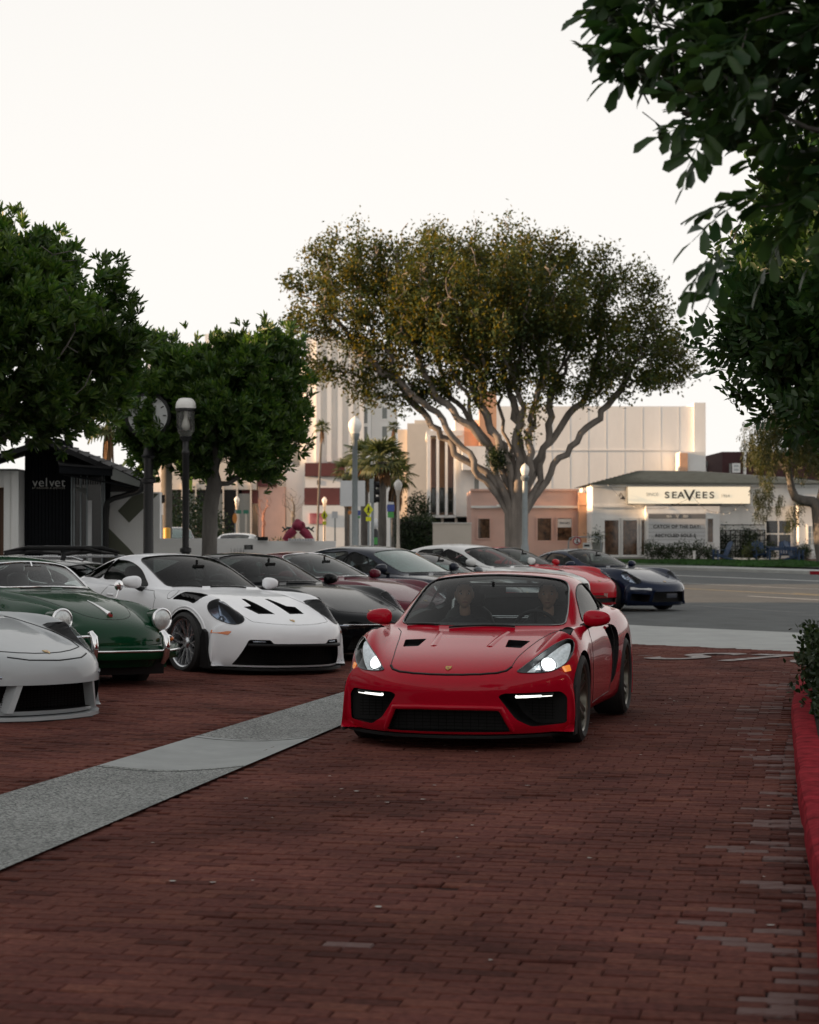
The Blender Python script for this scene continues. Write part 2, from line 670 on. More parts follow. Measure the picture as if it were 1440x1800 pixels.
    def finish(s, root):
        for vs, fs, mi in s.cutters:
            s.body = boolean(s.body, closed_mesh(vs, fs, mi, s.mats), 'DIFFERENCE')
        made = {}
        todo = []
        for name, fr, poly, bot, top, label in s.panels:
            k = len(poly)
            vs = [fr.p3(a, b, bot) for a, b in poly] + [fr.p3(a, b, top) for a, b in poly]
            fs = [tuple(range(k)), tuple(range(k, 2 * k))] + [(i, (i + 1) % k, k + (i + 1) % k, k + i) for i in range(k)]
            cm = closed_mesh(vs, fs, [1] * len(fs), s.mats)
            piece = boolean(s.body, cm, 'INTERSECT')
            rest = boolean(s.body, cm, 'DIFFERENCE')
            if abs(volume(piece) + volume(rest) - volume(s.body)) < .02:
                s.body = rest
                todo.append((name, piece, label))
            else: print('panel skipped', name)
        s.body.name = 'body'
        for name, me, label in [('body', s.body, None)] + todo:
            s.soften(me)
            me.name = name
            o = link(name, me, root)
            if label: o['label'] = label
            made.setdefault(name, o)
        for name, me, parent, label in s.parts:
            o = link(name, me, made.get(parent, root) if parent else root)
            if label: o['label'] = label
            made[name] = o
        return made
    def soften(s, me):
        cache = {}
        n = len(me.loops)
        out = [None] * n
        vv = [v.co.copy() for v in me.vertices]
        sm = [False] * len(me.polygons)
        for pi, poly in enumerate(me.polygons):
            if poly.material_index != 0:
                continue
            fn = poly.normal
            for li in poly.loop_indices:
                vi = me.loops[li].vertex_index
                if vi not in cache: cache[vi] = s.snorm(vv[vi])
                q = cache[vi][0]
                if q is not None and q.dot(fn) > .6: out[li] = q
            sm[pi] = True
        me.polygons.foreach_set('use_smooth', [True] * len(me.polygons))
        res = []
        for pi, poly in enumerate(me.polygons):
            for li in poly.loop_indices:
                res.append(out[li] if out[li] is not None else poly.normal.copy())
        me.normals_split_custom_set([tuple(q) for q in res])

# ------------------------------------------------------------------ car materials
def paint(name, col, rough=0.28, flake=0.0, coat=0.55, var=0.03):
    m = mat(name, col, rough=rough, metal=flake, coat=coat, var=var, scale=3.0, spec=0.05)
    m.node_tree.nodes['Principled BSDF'].inputs['Coat IOR'].default_value = 1.38
    return m
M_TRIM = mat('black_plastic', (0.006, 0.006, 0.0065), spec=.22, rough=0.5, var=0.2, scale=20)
M_GLOSSBLK = mat('gloss_black', (0.008, 0.008, 0.009), rough=0.12, coat=0.6, var=0.1)
M_INSIDE = mat('cabin_lining', (0.014, 0.014, 0.015), rough=0.8, var=0.3, scale=14)
M_TYRE = mat('tyre_rubber', (0.018, 0.018, 0.018), rough=0.75, var=0.25, scale=15, bump=0.15)
M_CHROME = mat('chrome', (0.82, 0.82, 0.83), rough=0.08, metal=1.0, var=0.03)
M_ALLOY = mat('silver_alloy', (0.55, 0.56, 0.58), rough=0.25, metal=0.9, var=0.08)
M_BRONZE = mat('dark_bronze_alloy', (0.13, 0.12, 0.10), rough=0.3, metal=0.8, var=0.1)
M_DISC = mat('brake_steel', (0.25, 0.25, 0.26), rough=0.35, metal=0.9, var=0.1)
M_CALIPER = mat('caliper_yellow', (0.5, 0.32, 0.02), rough=0.4, var=0.05)
M_LAMPIN = mat('lamp_bowl', (0.35, 0.39, 0.45), rough=0.18, metal=0.9, var=0.5, scale=25)
M_LAMPLENS = glass('lamp_lens', tint=(0.88, 0.91, 0.95), ior=1.4, refl=.5)
M_LAMPLIT = mat('bright_lamp_bowl', (0.7, 0.74, 0.78), rough=0.35, metal=0.4, var=0.4, scale=25, emit=.12, ecol=(.95, 1, .96))
M_PROJ = mat('projector_glass', (0.5, 0.55, 0.62), rough=0.05, metal=0.7, coat=1)
M_LIT = mat('lit_headlamp', (1, 1, 1), emit=1.3, ecol=(0.95, 1.0, 0.95))
M_DRL = mat('lit_running_light', (1, 1, 1), emit=0.9, ecol=(1.0, 0.98, 0.9))
M_AMBER = mat('amber_marker', (0.65, 0.16, 0.02), rough=0.2, coat=0.8, var=0.15, scale=30)
M_AMBERLIT = mat('amber_marker_lit', (0.7, 0.2, 0.03), rough=0.2, coat=0.8, emit=0.25, ecol=(1, .33, .05))
M_GLASS = glass('car_glass', tint=(0.52, 0.58, 0.57), ior=1.4, refl=.45)
M_GLASSDARK = glass('tinted_car_glass', tint=(0.50, 0.55, 0.56), ior=1.4, refl=.4)
M_GLASSFRONT = glass('screen_glass', tint=(0.70, 0.74, 0.74), ior=1.4, refl=.4)
M_GLASSGREEN = glass('green_car_glass', tint=(0.3, 0.42, 0.38), ior=1.9, solid=0.35, dark=(0.16, 0.3, 0.26))
M_GLASSPALE = glass('pale_car_glass', tint=(0.45, 0.6, 0.58), ior=1.6, refl=.6)
M_GLASSCLEAR = glass('clear_car_glass', tint=(0.78, 0.85, 0.83), ior=1.45)
M_GOLD = mat('badge_gold', (0.45, 0.30, 0.08), rough=0.3, metal=0.9, var=0.5, scale=90)
M_REDENAMEL = mat('badge_red', (0.3, 0.02, 0.02), rough=0.3, coat=0.5)
M_SEAT = mat('seat_leather', (0.02, 0.02, 0.021), rough=0.6, var=0.3, scale=18, bump=0.2)
M_TAN = mat('tan_leather', (0.05, 0.03, 0.022), rough=0.55, var=0.3, scale=18)
M_MESH = mat('grille_mesh', (0.003, 0.003, 0.003), spec=.1, rough=0.9, var=0.3, scale=80)

# ------------------------------------------------------------------ wheels
_wheels = {}
def wheel_meshes(kind, Rt, wd, Rr):
    key = (kind, Rt, wd, Rr)
    if key in _wheels: return _wheels[key]
    h = wd / 2
    n = 40
    prof = [(Rr - .012, -h * .80), (Rr + .008, -h * .96), (Rt - .045, -h), (Rt - .012, -h * .86), (Rt, -h * .6), (Rt, h * .6), (Rt - .012, h * .86),
            (Rt - .045, h), (Rr + .008, h * .96), (Rr - .012, h * .80)]
    tb = MB().lathe(prof, n, axis='Y', closed=True)
    for q in (-.35, 0, .35):                       # tread grooves
        tb.lathe([(Rt + .001, q * wd - .006), (Rt + .001, q * wd + .006)], n, axis='Y')
    tyre = tb.mesh('tyre', M_TYRE, 35)
    rb = MB()
    # barrel and outer lip (outer face is +Y)
    rb.lathe([(Rr - .004, -h * .8), (Rr - .012, -h * .8), (Rr - .03, -h * .2), (Rr - .03, h * .45), (Rr - .016, h * .80), (Rr + .006, h * .92), (Rr + .012, h * .86), (Rr - .004, h * .6)], n, axis='Y')
    def spoke(a, r0, r1, w0, w1, y0, y1, t, da=0.0):
        vs = []
        for (r, w, y, aa) in ((r0, w0, y0, a), (r1, w1, y1, a + da)):
            for sx, sy in ((-1, 0), (1, 0), (1, -1), (-1, -1)):
                px, pz = r, sx * w / 2 * (1 if sy == 0 else 1.35)
                ca, sa = math.cos(aa), math.sin(aa)
                vs.append((px * ca - pz * sa, y + sy * t, px * sa + pz * ca))
        rb.add(vs, [(0, 1, 5, 4), (1, 2, 6, 5), (2, 3, 7, 6), (3, 0, 4, 7), (0, 3, 2, 1), (4, 5, 6, 7)])
    yc, ye = h * .50, h * .78
    if kind == 'gt':                               # ten Y-shaped spokes
        for k in range(10):
            a = 2 * math.pi * k / 10
            spoke(a, .055, Rr * .55, .030, .020, yc, yc + (ye - yc) * .45, .03)
            spoke(a, Rr * .53, Rr - .012, .017, .015, yc + (ye - yc) * .43, ye, .025, .16)
            spoke(a, Rr * .53, Rr - .012, .017, .015, yc + (ye - yc) * .43, ye, .025, -.16)
        rb.lathe([(0, yc + .02), (.042, yc + .022), (.05, yc + .01), (.07, yc - .005), (.075, yc - .05)], 16, axis='Y')
    elif kind == 'twin':                           # five twin spokes
        for k in range(5):
            a = 2 * math.pi * k / 5
            for q in (-1, 1):
                spoke(a + q * .2, .06, Rr - .012, .034, .022, yc, ye, .03, -q * .06)
        rb.lathe([(0, yc + .015), (.05, yc + .012), (.08, yc - .005), (.085, yc - .05)], 16, axis='Y')
    elif kind == 'five':
        for k in range(5):
            spoke(2 * math.pi * k / 5, .05, Rr - .012, .075, .05, yc, ye, .035)
        rb.lathe([(0, yc + .015), (.05, yc + .012), (.075, yc - .005), (.08, yc - .05)], 16, axis='Y')
    else:                                          # pressed steel disc with hub cap
        rb.lathe([(0, yc + .05), (.06, yc + .045), (.10, yc + .02), (.115, yc - .01), (Rr * .75, yc - .02), (Rr - .01, yc + .01)], 28, axis='Y')
    rim = rb.mesh('rim', {'gt': M_ALLOY, 'twin': M_BRONZE, 'five': M_ALLOY, 'disc': M_CHROME}[kind], 30)
    db = MB().lathe([(.07, yc - .075), (Rr * .74, yc - .075), (Rr * .74, yc - .10), (.07, yc - .10)], 28, axis='Y')
    disc = db.mesh('brake_disc', M_DISC, 30)
    cb = MB()
    a0, a1, m = 2.6, 3.6, 7
    vs, fs = [], []
    for i in range(m):
        a = a0 + (a1 - a0) * i / (m - 1)
        for r, y in ((Rr * .5, yc - .05), (Rr * .8, yc - .05), (Rr * .8, yc - .12), (Rr * .5, yc - .12)):
            vs.append((r * math.cos(a), y, r * math.sin(a)))
    for i in range(m - 1):
        for k in range(4):
            fs.append((i * 4 + k, i * 4 + (k + 1) % 4, i * 4 + 4 + (k + 1) % 4, i * 4 + 4 + k))
    fs += [(3, 2, 1, 0), tuple((m - 1) * 4 + k for k in range(4))]
    cal = cb.add(vs, fs).mesh('brake_caliper', M_CALIPER if kind == 'twin' else M_DISC, 30)
    _wheels[key] = (tyre, rim, disc, cal)
    return _wheels[key]

def put_wheels(root, xf, xr, ytf, ytr, Rf, Rr_, wf, wr, rimf, rimr, kind='gt', steer=0.0):
    for x, yt, Rt, wd, rr in ((xf, ytf, Rf, wf, rimf), (xr, ytr, Rr_, wr, rimr)):
        ms = wheel_meshes(kind, Rt, wd, rr)
        for sd in (1, -1):
            w = empty('wheel', (x, sd * yt, Rt), (0 if sd > 0 else math.pi) + (steer if x > 0 else 0), root)
            for m_ in ms[:3]: link(m_.name, m_, w)
            if kind != 'disc': link('brake_caliper', ms[3], w)

# ------------------------------------------------------------------ shared car details
def spline(pts, closed=True, n=6):
    """Catmull-Rom through 2D points."""
    out = []
    k = len(pts)
    g = (lambda i: pts[i % k]) if closed else (lambda i: pts[max(0, min(k - 1, i))])
    for i in range(k if closed else k - 1):
        p0, p1, p2, p3 = g(i - 1), g(i), g(i + 1), g(i + 2)
        for s in range(n):
            t = s / n
            out.append(tuple(.5 * (2 * b + (c - a) * t + (2 * a - 5 * b + 4 * c - d) * t * t + (3 * b - a - 3 * c + d) * t ** 3)
                             for a, b, c, d in zip(p0, p1, p2, p3)))
    if not closed: out.append(tuple(pts[-1]))
    return out

def reproj(car, fa, poly, fb):
    out = []
    for a, b in poly:
        p, n = car.cast(fa, a, b)
        if p is not None: out.append(fb.p2(p))
    return out

def flip(poly, s):
    """mirror a FRONT outline (first coordinate is y)."""
    return [(s * a, b) for a, b in poly]

def flipt(poly, s):
    """mirror a TOP outline (second coordinate is y)."""
    return [(a, s * b) for a, b in poly]

def window(car, name, uvs, side, normal=None, tint=None, rim=None, off=-.006, step=.09, parent=None, frame_r=.006, mirror_join=False):
    """window from an outline in sheet coordinates: hole through to the cabin, pane, rubber rim."""
    pts = []
    if mirror_join:
        h = [car.uv(u, v) for u, v in uvs]
        pts = h + [Vector((p.x, -p.y, p.z)) for p in reversed(h) if p.y > 1e-3]
    else:
        pts = [car.uv(u, v, side=side) for u, v in uvs]
    c = sum(pts, Vector()) / len(pts)
    if normal is None:
        q, f = car.snorm(car.bvh.find_nearest(c)[0])
        normal = q if q is not None else f
    fr = tilted(c, normal)
    poly = [fr.p2(p) for p in pts]
    slim = [poly[0]]
    for p in poly[1:]:
        if (Vector(p) - Vector(slim[-1])).length > .05: slim.append(p)
    if (Vector(slim[0]) - Vector(slim[-1])).length < .05: slim.pop()
    poly = dense(spline(slim, True, 4), .07)
    car.cut(fr, poly, .0, mi=1, out=.12, back=-.22)
    car.pane(name, fr, poly, off, tint or M_GLASS, step, parent)
    if rim:
        loop = [fr.p3(a, b, 0) for a, b in poly]
        ps = []
        for p in loop:
            hp, nn = car.cast(fr, *fr.p2(p))
            if hp is not None: ps.append(hp)
        ps += ps[:2]
        car.parts.append(('window_seal', MB().tube(ps, frame_r, 6, caps=False).mesh('window_seal', rim, 60), name, None))
    return fr, poly

def lamp(car, s, fpoly, n, depth=.09, lit=None, proj=((.0, .0, .05),), lens=None, bowl=None, ring=None, ringr=.006, dome=0.012):
    """headlamp: bowl sunk in the wing, projectors inside, clear lens over it."""
    p3 = [car.cast(FRONT, a, b)[0] for a, b in flip(fpoly, s)]
    p3 = [p for p in p3 if p is not None]
    c = sum(p3, Vector()) / len(p3)
    fr = tilted(c, (n[0], n[1] * s, n[2]))
    poly = [fr.p2(p) for p in p3]
    car.cut(fr, poly, depth, mi=1)
    car.pane('headlight', fr, poly, .002, lens or M_LAMPLENS, .04, None, dome=dome)
    bot = min((p - c).dot(fr.n) for p in p3) - depth
    cx = sum(p[0] for p in poly) / len(poly); cy = sum(p[1] for p in poly) / len(poly)
    inner = [(cx + (a - cx) * .93, cy + (b - cy) * .93) for a, b in poly]
    mb = MB()
    k = len(inner)
    vs = [fr.p3(a, b, bot + depth * .75) for a, b in inner] + [fr.p3(cx + (a - cx) * .6, cy + (b - cy) * .6, bot + .02) for a, b in inner] + [fr.p3(cx, cy, bot + .012)]
    fs = [(i, (i + 1) % k, k + (i + 1) % k, k + i) for i in range(k)] + [(k + i, k + (i + 1) % k, 2 * k) for i in range(k)]
    mb.add(vs, fs)
    car.add('reflector', mb, bowl or M_LAMPIN, 50, 'headlight')
    for i, (a, b, r) in enumerate(proj):
        a *= s if fr.u.y * s >= 0 or True else 1
        pm = MB()
        o = fr.p3(cx + a, cy + b, bot + depth * (.72 if lit and i == 0 else .4))
        prof = [(r * 1.1, -.02), (r * 1.08, .012), (r * .95, .016), (r * .93, .006)]
        pm.lathe(prof, 18)
        pm2 = MB().lathe([(r * .93, 0), (r * .8, r * .45), (r * .5, r * .72), (.001, r * .8)], 18)
        Mx = Matrix.Translation(o) @ Vector((0, 0, 1)).rotation_difference(fr.n).to_matrix().to_4x4()
        for q in (pm, pm2): q.v = [tuple(Mx @ Vector(v)) for v in q.v]
        car.add('projector', pm, M_CHROME, 50, 'headlight')
        car.add('projector_lens', pm2, (lit if lit and i == 0 else M_PROJ), 50, 'headlight')
    if ring:
        loop = [car.cast(fr, a, b)[0] for a, b in dense(poly, .03)]
        loop = [p + fr.n * .004 for p in loop if p is not None]
        loop += loop[:2]
        car.parts.append(('lamp_ring', MB().tube(loop, ringr, 8, caps=False).mesh('lamp_ring', ring, 60), 'headlight', None))
    return fr, poly

def ellipsoid(c, r, n=18, m=10, p=2.0, M=None):
    vs, fs = [], []
    for i in range(m + 1):
        th = math.pi * i / m
        for k in range(n):
            ph = 2 * math.pi * k / n
            sg = lambda q: math.copysign(abs(q) ** (2 / p), q)
            v = Vector((r[0] * sg(math.sin(th)) * sg(math.cos(ph)), r[1] * sg(math.sin(th)) * sg(math.sin(ph)), r[2] * sg(math.cos(th))))
            if M is not None: v = M @ v
            vs.append(v + Vector(c))
    for i in range(m):
        for k in range(n):
            fs.append((i * n + k, (i + 1) * n + k, (i + 1) * n + (k + 1) % n, i * n + (k + 1) % n))
    return vs, fs

def mirrors(car, x, y, z, material, size=(.075, .115, .07), stalk=.12, low=None):
    for s in (1, -1):
        mb = MB()
        vs, fs = ellipsoid((0, 0, 0), size, 18, 10, 2.5)
        vs = [Vector((v.x * (1 if v.x > 0 else .62) - .06 * abs(v.y + size[1] * 0) * 0, v.y, v.z * (1 - .18 * (v.y / size[1])))) for v in vs]
        Rz = Matrix.Rotation(R(12) * s, 3, 'Z')
        vs = [Rz @ Vector((v.x, v.y * s, v.z)) + Vector((x, s * y, z)) for v in vs]
        if s < 0: fs = [tuple(reversed(f)) for f in fs]
        mb.add(vs, fs)
        car.add('door_mirror', mb, material, 60)
        st = MB().tube([(x - .0, s * (y - size[1] * .35), z - size[2] * .55), (x - .01, s * (y - size[1] * .95), z - size[2] * 1.05), (x - .015, s * (y - size[1] - stalk), z - size[2] * 1.35)],
                       [.03, .03, .026], 8)
        car.add('mirror_stalk', st, low or M_TRIM, 60, 'door_mirror')
        gl = MB()
        gv = [(x - size[0] * .45, s * (y - size[1] * .75), z - size[2] * .6), (x - size[0] * .45, s * (y + size[1] * .75), z - size[2] * .5),
              (x - size[0] * .45, s * (y + size[1] * .75), z + size[2] * .45), (x - size[0] * .45, s * (y - size[1] * .75), z + size[2] * .6)]
        gl.add(gv, [(0, 1, 2, 3)])
        car.add('mirror_glass', gl, M_CHROME, None, 'door_mirror')

def seats(car, xs, ys, z=.28, material=None, head=.46, backrest=.56, width=.48, rows=1):
    for x in xs:
        for y in ys:
            mb = MB()
            vs, fs = ellipsoid((x + .12, y, z + .1), (.28, width / 2, .10), 16, 8, 3)
            mb.add(vs, fs)
            Mx = Matrix.Rotation(R(-16), 3, 'Y')
            vs, fs = ellipsoid((x - .17, y, z + .1 + backrest * .5), (.085, width / 2, backrest * .56), 16, 8, 3, Mx)
            mb.add(vs, fs)
            car.add('seat', mb, material or M_SEAT, 60)
            hb = MB()
            vs, fs = ellipsoid((x - .29, y, z + .12 + backrest + .08), (.05, .13, .09), 14, 8, 3, Mx)
            hb.add(vs, fs)
            car.add('headrest', hb, material or M_SEAT, 60, 'seat')

def steering(car, x, y, z, r=.18, tilt=25, material=None):
    mb = MB()
    pts = [(r * math.cos(a), r * math.sin(a), 0) for a in [2 * math.pi * k / 24 for k in range(25)]]
    mb.tube(pts, .016, 8, caps=False)
    mb.lathe([(0, -.01), (.06, -.005), (.06, -.04), (0, -.05)], 14)
    for a in (0, math.pi, -math.pi / 2):
        mb.tube([(.05 * math.cos(a), .05 * math.sin(a), -.02), ((r) * math.cos(a), r * math.sin(a), 0)], .014, 6)
    Mx = Matrix.Translation((x, y, z)) @ Matrix.Rotation(R(-90 + tilt), 4, 'Y') @ Matrix.Rotation(R(90), 4, 'Z')
    mb.v = [tuple(Mx @ Vector(v)) for v in mb.v]
    car.add('steering_wheel', mb, material or M_TRIM, 60)

def dash(car, x, w, z0, z1, depth=.32):
    mb = MB()
    poly = [(x + .02, z0), (x + .02, z1 - .10), (x - depth * .25, z1 - .015), (x - depth * .6, z1), (x - depth, z1 - .05), (x - depth * .92, z0 + .15), (x - depth * .7, z0)]
    mb.prism(poly, ((0, -w, 0), (1, 0, 0), (0, 0, 1), (0, 1, 0)), 0, 2 * w)
    car.add('dashboard', mb, M_INSIDE, 40)

def badge(car, fr, a, b, w=.055, h=.07):
    poly = [(a - w / 2, b + h * .5), (a, b + h * .42), (a + w / 2, b + h * .5), (a + w * .46, b - h * .1), (a, b - h * .55), (a - w * .46, b - h * .1)]
    car.pane('badge', fr, dense(poly, .02), .003, M_GOLD, .02, thick=.003)
    inner = [(a + (p - a) * .4, b + (q - b) * .4) for p, q in poly]
    car.pane('crest', fr, dense(inner, .02), .0065, M_REDENAMEL, .02, 'badge')

def splitter(car, pts_y, z, xs, material, thick=.02, name='front_splitter', inset=.28):
    """flat lip along the bumper's lower edge: pts (y) -> x of outer edge."""
    mb = MB()
    k = len(pts_y)
    vs = []
    for zz in (z, z + thick):
        vs += [(x, y, zz) for y, x in zip(pts_y, xs)]
        vs += [(x - inset, y * .96, zz) for y, x in zip(pts_y, xs)]
    fs = []
    for i in range(k - 1):
        fs += [(i, k + i, k + i + 1, i + 1), (2 * k + i, 2 * k + i + 1, 3 * k + i + 1, 3 * k + i), (i, i + 1, 2 * k + i + 1, 2 * k + i), (k + i, 3 * k + i, 3 * k + i + 1, k + i + 1)]
    fs += [(0, 2 * k, 3 * k, k), (k - 1, 2 * k - 1, 4 * k - 1, 3 * k - 1)]
    mb.add(vs, fs)
    car.add(name, mb, material, 40)

def grille_bars(car, fr, poly, d, material, dv=.025, du=.06, t=.004, name='grille'):
    t *= .6
    """fine mesh of crossed rods filling an outline at depth d of the frame."""
    mb = MB()
    xs = [p[0] for p in poly]; ys = [p[1] for p in poly]
    def spans(val, axis):
        hit = []
        k = len(poly)
        for i in range(k):
            a, b = poly[i], poly[(i + 1) % k]
            if (a[axis] > val) != (b[axis] > val):
                t_ = (val - a[axis]) / (b[axis] - a[axis])
                hit.append(a[1 - axis] + (b[1 - axis] - a[1 - axis]) * t_)
        hit.sort()
        return list(zip(hit[::2], hit[1::2]))
    y = min(ys) + dv / 2
    while y < max(ys):
        for a, b in spans(y, 1): mb.tube([fr.p3(a, y, d), fr.p3(b, y, d)], t, 4, caps=False)
        y += dv
    x = min(xs) + du / 2
    while x < max(xs):
        for a, b in spans(x, 0): mb.tube([fr.p3(x, a, d - t), fr.p3(x, b, d - t)], t, 4, caps=False)
        x += du
    car.add(name, mb, material, None)

# ------------------------------------------------------------------ ground
LU = Vector((0.98, -0.2, 0)).normalized()      # across the brick lane
LV = Vector((0.2, 0.98, 0)).normalized()       # along the lane, away from the camera
RT = Vector((0.378, -0.926, 0)).normalized()   # along the cross street, towards the right foreground
RN = Vector((0.926, 0.378, 0)).normalized()    # across the cross street, away
rng = random.Random(7)

def gutter_hi(y): return -2.48 + (y - 12.4) * .2285     # x of the strip's left edge
def gutter_lo(y): return -1.93 + (y - 9.63) * .1885     # x of the strip's right edge
KERB = [(.95, 4.6), (1.28, 6.4), (1.745, 8.8), (2.01, 10.4), (2.32, 12.25), (2.74, 14.6), (3.25, 17.45), (3.66, 19.5), (4.25, 22.2), (4.75, 23.6), (5.6, 24.8), (6.8, 25.4), (9, 25.2), (13, 22.5)]
def kerb_x(y):
    for (a, b), (c, d) in zip(KERB, KERB[1:]):
        if b <= y <= d: return a + (c - a) * (y - b) / (d - b)
    return .95 + (y - 4.6) * .2 if y < 4.6 else 99
def apron_y(x): return 29.3 - .93 * (x - 3.18)           # where bricks meet the concrete apron
def apron_far(x): return 35.4 - 1.12 * (x - 3.8)
def left_rise(x, y):
    """the parking bay climbs a little to the left of the gutter, less so further away."""
    d = max(0.0, gutter_hi(y) - x)
    return .028 * min(d, 3.5) * max(0.0, min(1.0, (33 - y) / 8))

M_ASPHALT = mat('asphalt', (0.062, 0.068, 0.068), rough=0.85, var=0.35, scale=1.3, bump=.5, bscale=140)
M_CONC = mat('pale_concrete', (0.30, 0.31, 0.30), rough=0.85, var=0.14, scale=1.5, bump=.15, bscale=60)
M_DIRT = mat('joint_sand', (0.030, 0.0135, 0.012), rough=0.95, spec=.1, var=.4, scale=9, bump=.3)
M_PAINTWHITE = mat('worn_white_line', (0.42, 0.42, 0.41), rough=0.7, var=.3, scale=7)
M_PAINTYEL = mat('worn_yellow_line', (0.34, 0.25, 0.10), rough=0.7, var=.3, scale=7)
M_KERBRED = mat('red_kerb_paint', (0.17, 0.006, 0.012), ior=1.12, rough=0.9, var=.5, scale=7, col2=(.22, .016, .024), bump=.2)
M_LAWN = mat('lawn_soil', (0.020, 0.055, 0.012), rough=0.9, var=.4, scale=2, bump=.5)
M_MULCH = mat('bark_mulch', (0.10, 0.04, 0.024), rough=0.9, var=.5, scale=6, bump=.8)

def aggregate(name, base, dark, light, scale):
    m, n, p, o = nodes_of(name)
    L = n.links
    tc = n.nodes.new('ShaderNodeTexCoord')
    v = n.nodes.new('ShaderNodeTexVoronoi'); v.inputs['Scale'].default_value = scale
    t = n.nodes.new('ShaderNodeTexNoise'); t.inputs['Scale'].default_value = 1.4; t.inputs['Detail'].default_value = 5
    L.new(tc.outputs['Object'], v.inputs['Vector']); L.new(tc.outputs['Object'], t.inputs['Vector'])
    r = n.nodes.new('ShaderNodeValToRGB')
    e = r.color_ramp.elements
    e[0].position, e[0].color = .12, (*dark, 1)
    e[1].position, e[1].color = .8, (*light, 1)
    k = e.new(.42); k.color = (*base, 1)
    sp = n.nodes.new('ShaderNodeSeparateColor')
    L.new(v.outputs['Color'], sp.inputs['Color'])
    L.new(sp.outputs['Red'], r.inputs['Fac'])
    mx = n.nodes.new('ShaderNodeMix'); mx.data_type = 'RGBA'; mx.blend_type = 'MULTIPLY'
    mx.inputs['Factor'].default_value = .5
    L.new(r.outputs['Color'], mx.inputs['A'])
    r2 = n.nodes.new('ShaderNodeValToRGB')
    r2.color_ramp.elements[0].position = .35; r2.color_ramp.elements[1].position = .65
    r2.color_ramp.elements[0].color = (.55, .55, .55, 1)
    L.new(t.outputs['Fac'], r2.inputs['Fac'])
    L.new(r2.outputs['Color'], mx.inputs['B'])
    L.new(mx.outputs['Result'], p.inputs['Base Color'])
    b = n.nodes.new('ShaderNodeBump'); b.inputs['Strength'].default_value = .6; b.inputs['Distance'].default_value = .01
    L.new(v.outputs['Distance'], b.inputs['Height']); L.new(b.outputs['Normal'], p.inputs['Normal'])
    p.inputs['Roughness'].default_value = .8
    return m
M_AGG = aggregate('exposed_aggregate', (.17, .185, .178), (.06, .066, .065), (.32, .33, .315), 85)

def brick_material():
    m, n, p, o = nodes_of('red_clay_brick')
    L = n.links
    g = n.nodes.new('ShaderNodeNewGeometry')
    oi = n.nodes.new('ShaderNodeObjectInfo')
    ad = n.nodes.new('ShaderNodeMath'); ad.operation = 'ADD'
    fr = n.nodes.new('ShaderNodeMath'); fr.operation = 'FRACT'
    L.new(g.outputs['Random Per Island'], ad.inputs[0]); L.new(oi.outputs['Random'], ad.inputs[1]); L.new(ad.outputs[0], fr.inputs[0])
    r = n.nodes.new('ShaderNodeValToRGB')
    e = r.color_ramp.elements
    e[0].position, e[0].color = 0.0, (.070, .0265, .0215, 1)
    e[1].position, e[1].color = 1.0, (.132, .052, .038, 1)
    for q, c in ((.15, (.097, .0355, .0297)), (.5, (.110, .0415, .0325)), (.85, (.118, .0445, .0345))):
        k = e.new(q); k.color = (*c, 1)
    L.new(fr.outputs[0], r.inputs['Fac'])
    t = n.nodes.new('ShaderNodeTexNoise'); t.inputs['Scale'].default_value = 28; t.inputs['Detail'].default_value = 6
    t3 = n.nodes.new('ShaderNodeTexNoise'); t3.inputs['Scale'].default_value = .7; t3.inputs['Detail'].default_value = 4
    L.new(g.outputs['Position'], t.inputs['Vector']); L.new(g.outputs['Position'], t3.inputs['Vector'])
    m1 = n.nodes.new('ShaderNodeMapRange'); m1.inputs['From Min'].default_value = .3; m1.inputs['From Max'].default_value = .7
    m1.inputs['To Min'].default_value = .72; m1.inputs['To Max'].default_value = 1.2
    L.new(t.outputs['Fac'], m1.inputs['Value'])
    m2 = n.nodes.new('ShaderNodeMapRange'); m2.inputs['From Min'].default_value = .35; m2.inputs['From Max'].default_value = .65
    m2.inputs['To Min'].default_value = .62; m2.inputs['To Max'].default_value = 1.2
    L.new(t3.outputs['Fac'], m2.inputs['Value'])
    mm = n.nodes.new('ShaderNodeMath'); mm.operation = 'MULTIPLY'
    L.new(m1.outputs[0], mm.inputs[0]); L.new(m2.outputs[0], mm.inputs[1])
    mx = n.nodes.new('ShaderNodeVectorMath'); mx.operation = 'SCALE'
    L.new(r.outputs['Color'], mx.inputs[0]); L.new(mm.outputs[0], mx.inputs['Scale'])
    L.new(mx.outputs[0], p.inputs['Base Color'])
    b = n.nodes.new('ShaderNodeBump'); b.inputs['Strength'].default_value = .5; b.inputs['Distance'].default_value = .006
    L.new(t.outputs['Fac'], b.inputs['Height']); L.new(b.outputs['Normal'], p.inputs['Normal'])
    p.inputs['Roughness'].default_value = .85
    p.inputs['Specular IOR Level'].default_value = .3
    p.inputs['IOR'].default_value = 1.15
    return m
M_BRICK = brick_material()
M_BRICKWORN = mat('brick_with_paint_residue', (0.090, 0.033, 0.027), spec=.1, rough=0.85, var=.1, scale=11, col2=(.15, .115, .11), stretch=(1, 5, 1))

# base ground, street, lawn
def sheet(name, pts, z, m, kind='structure', holes=None):
    me = bpy.data.meshes.new(name)
    vs = [(p[0], p[1], p[2] if len(p) > 2 else z) for p in pts]
    me.from_pydata(vs, [], [tuple(range(len(vs)))])
    me.materials.append(m)
    bm = bmesh.new(); bm.from_mesh(me)
    if len(vs) > 4: bmesh.ops.triangulate(bm, faces=bm.faces, ngon_method='EAR_CLIP')
    for f in bm.faces:
        if f.normal.z < 0: f.normal_flip()
    bm.to_mesh(me); bm.free()
    return tag(link(name, me), kind=kind)

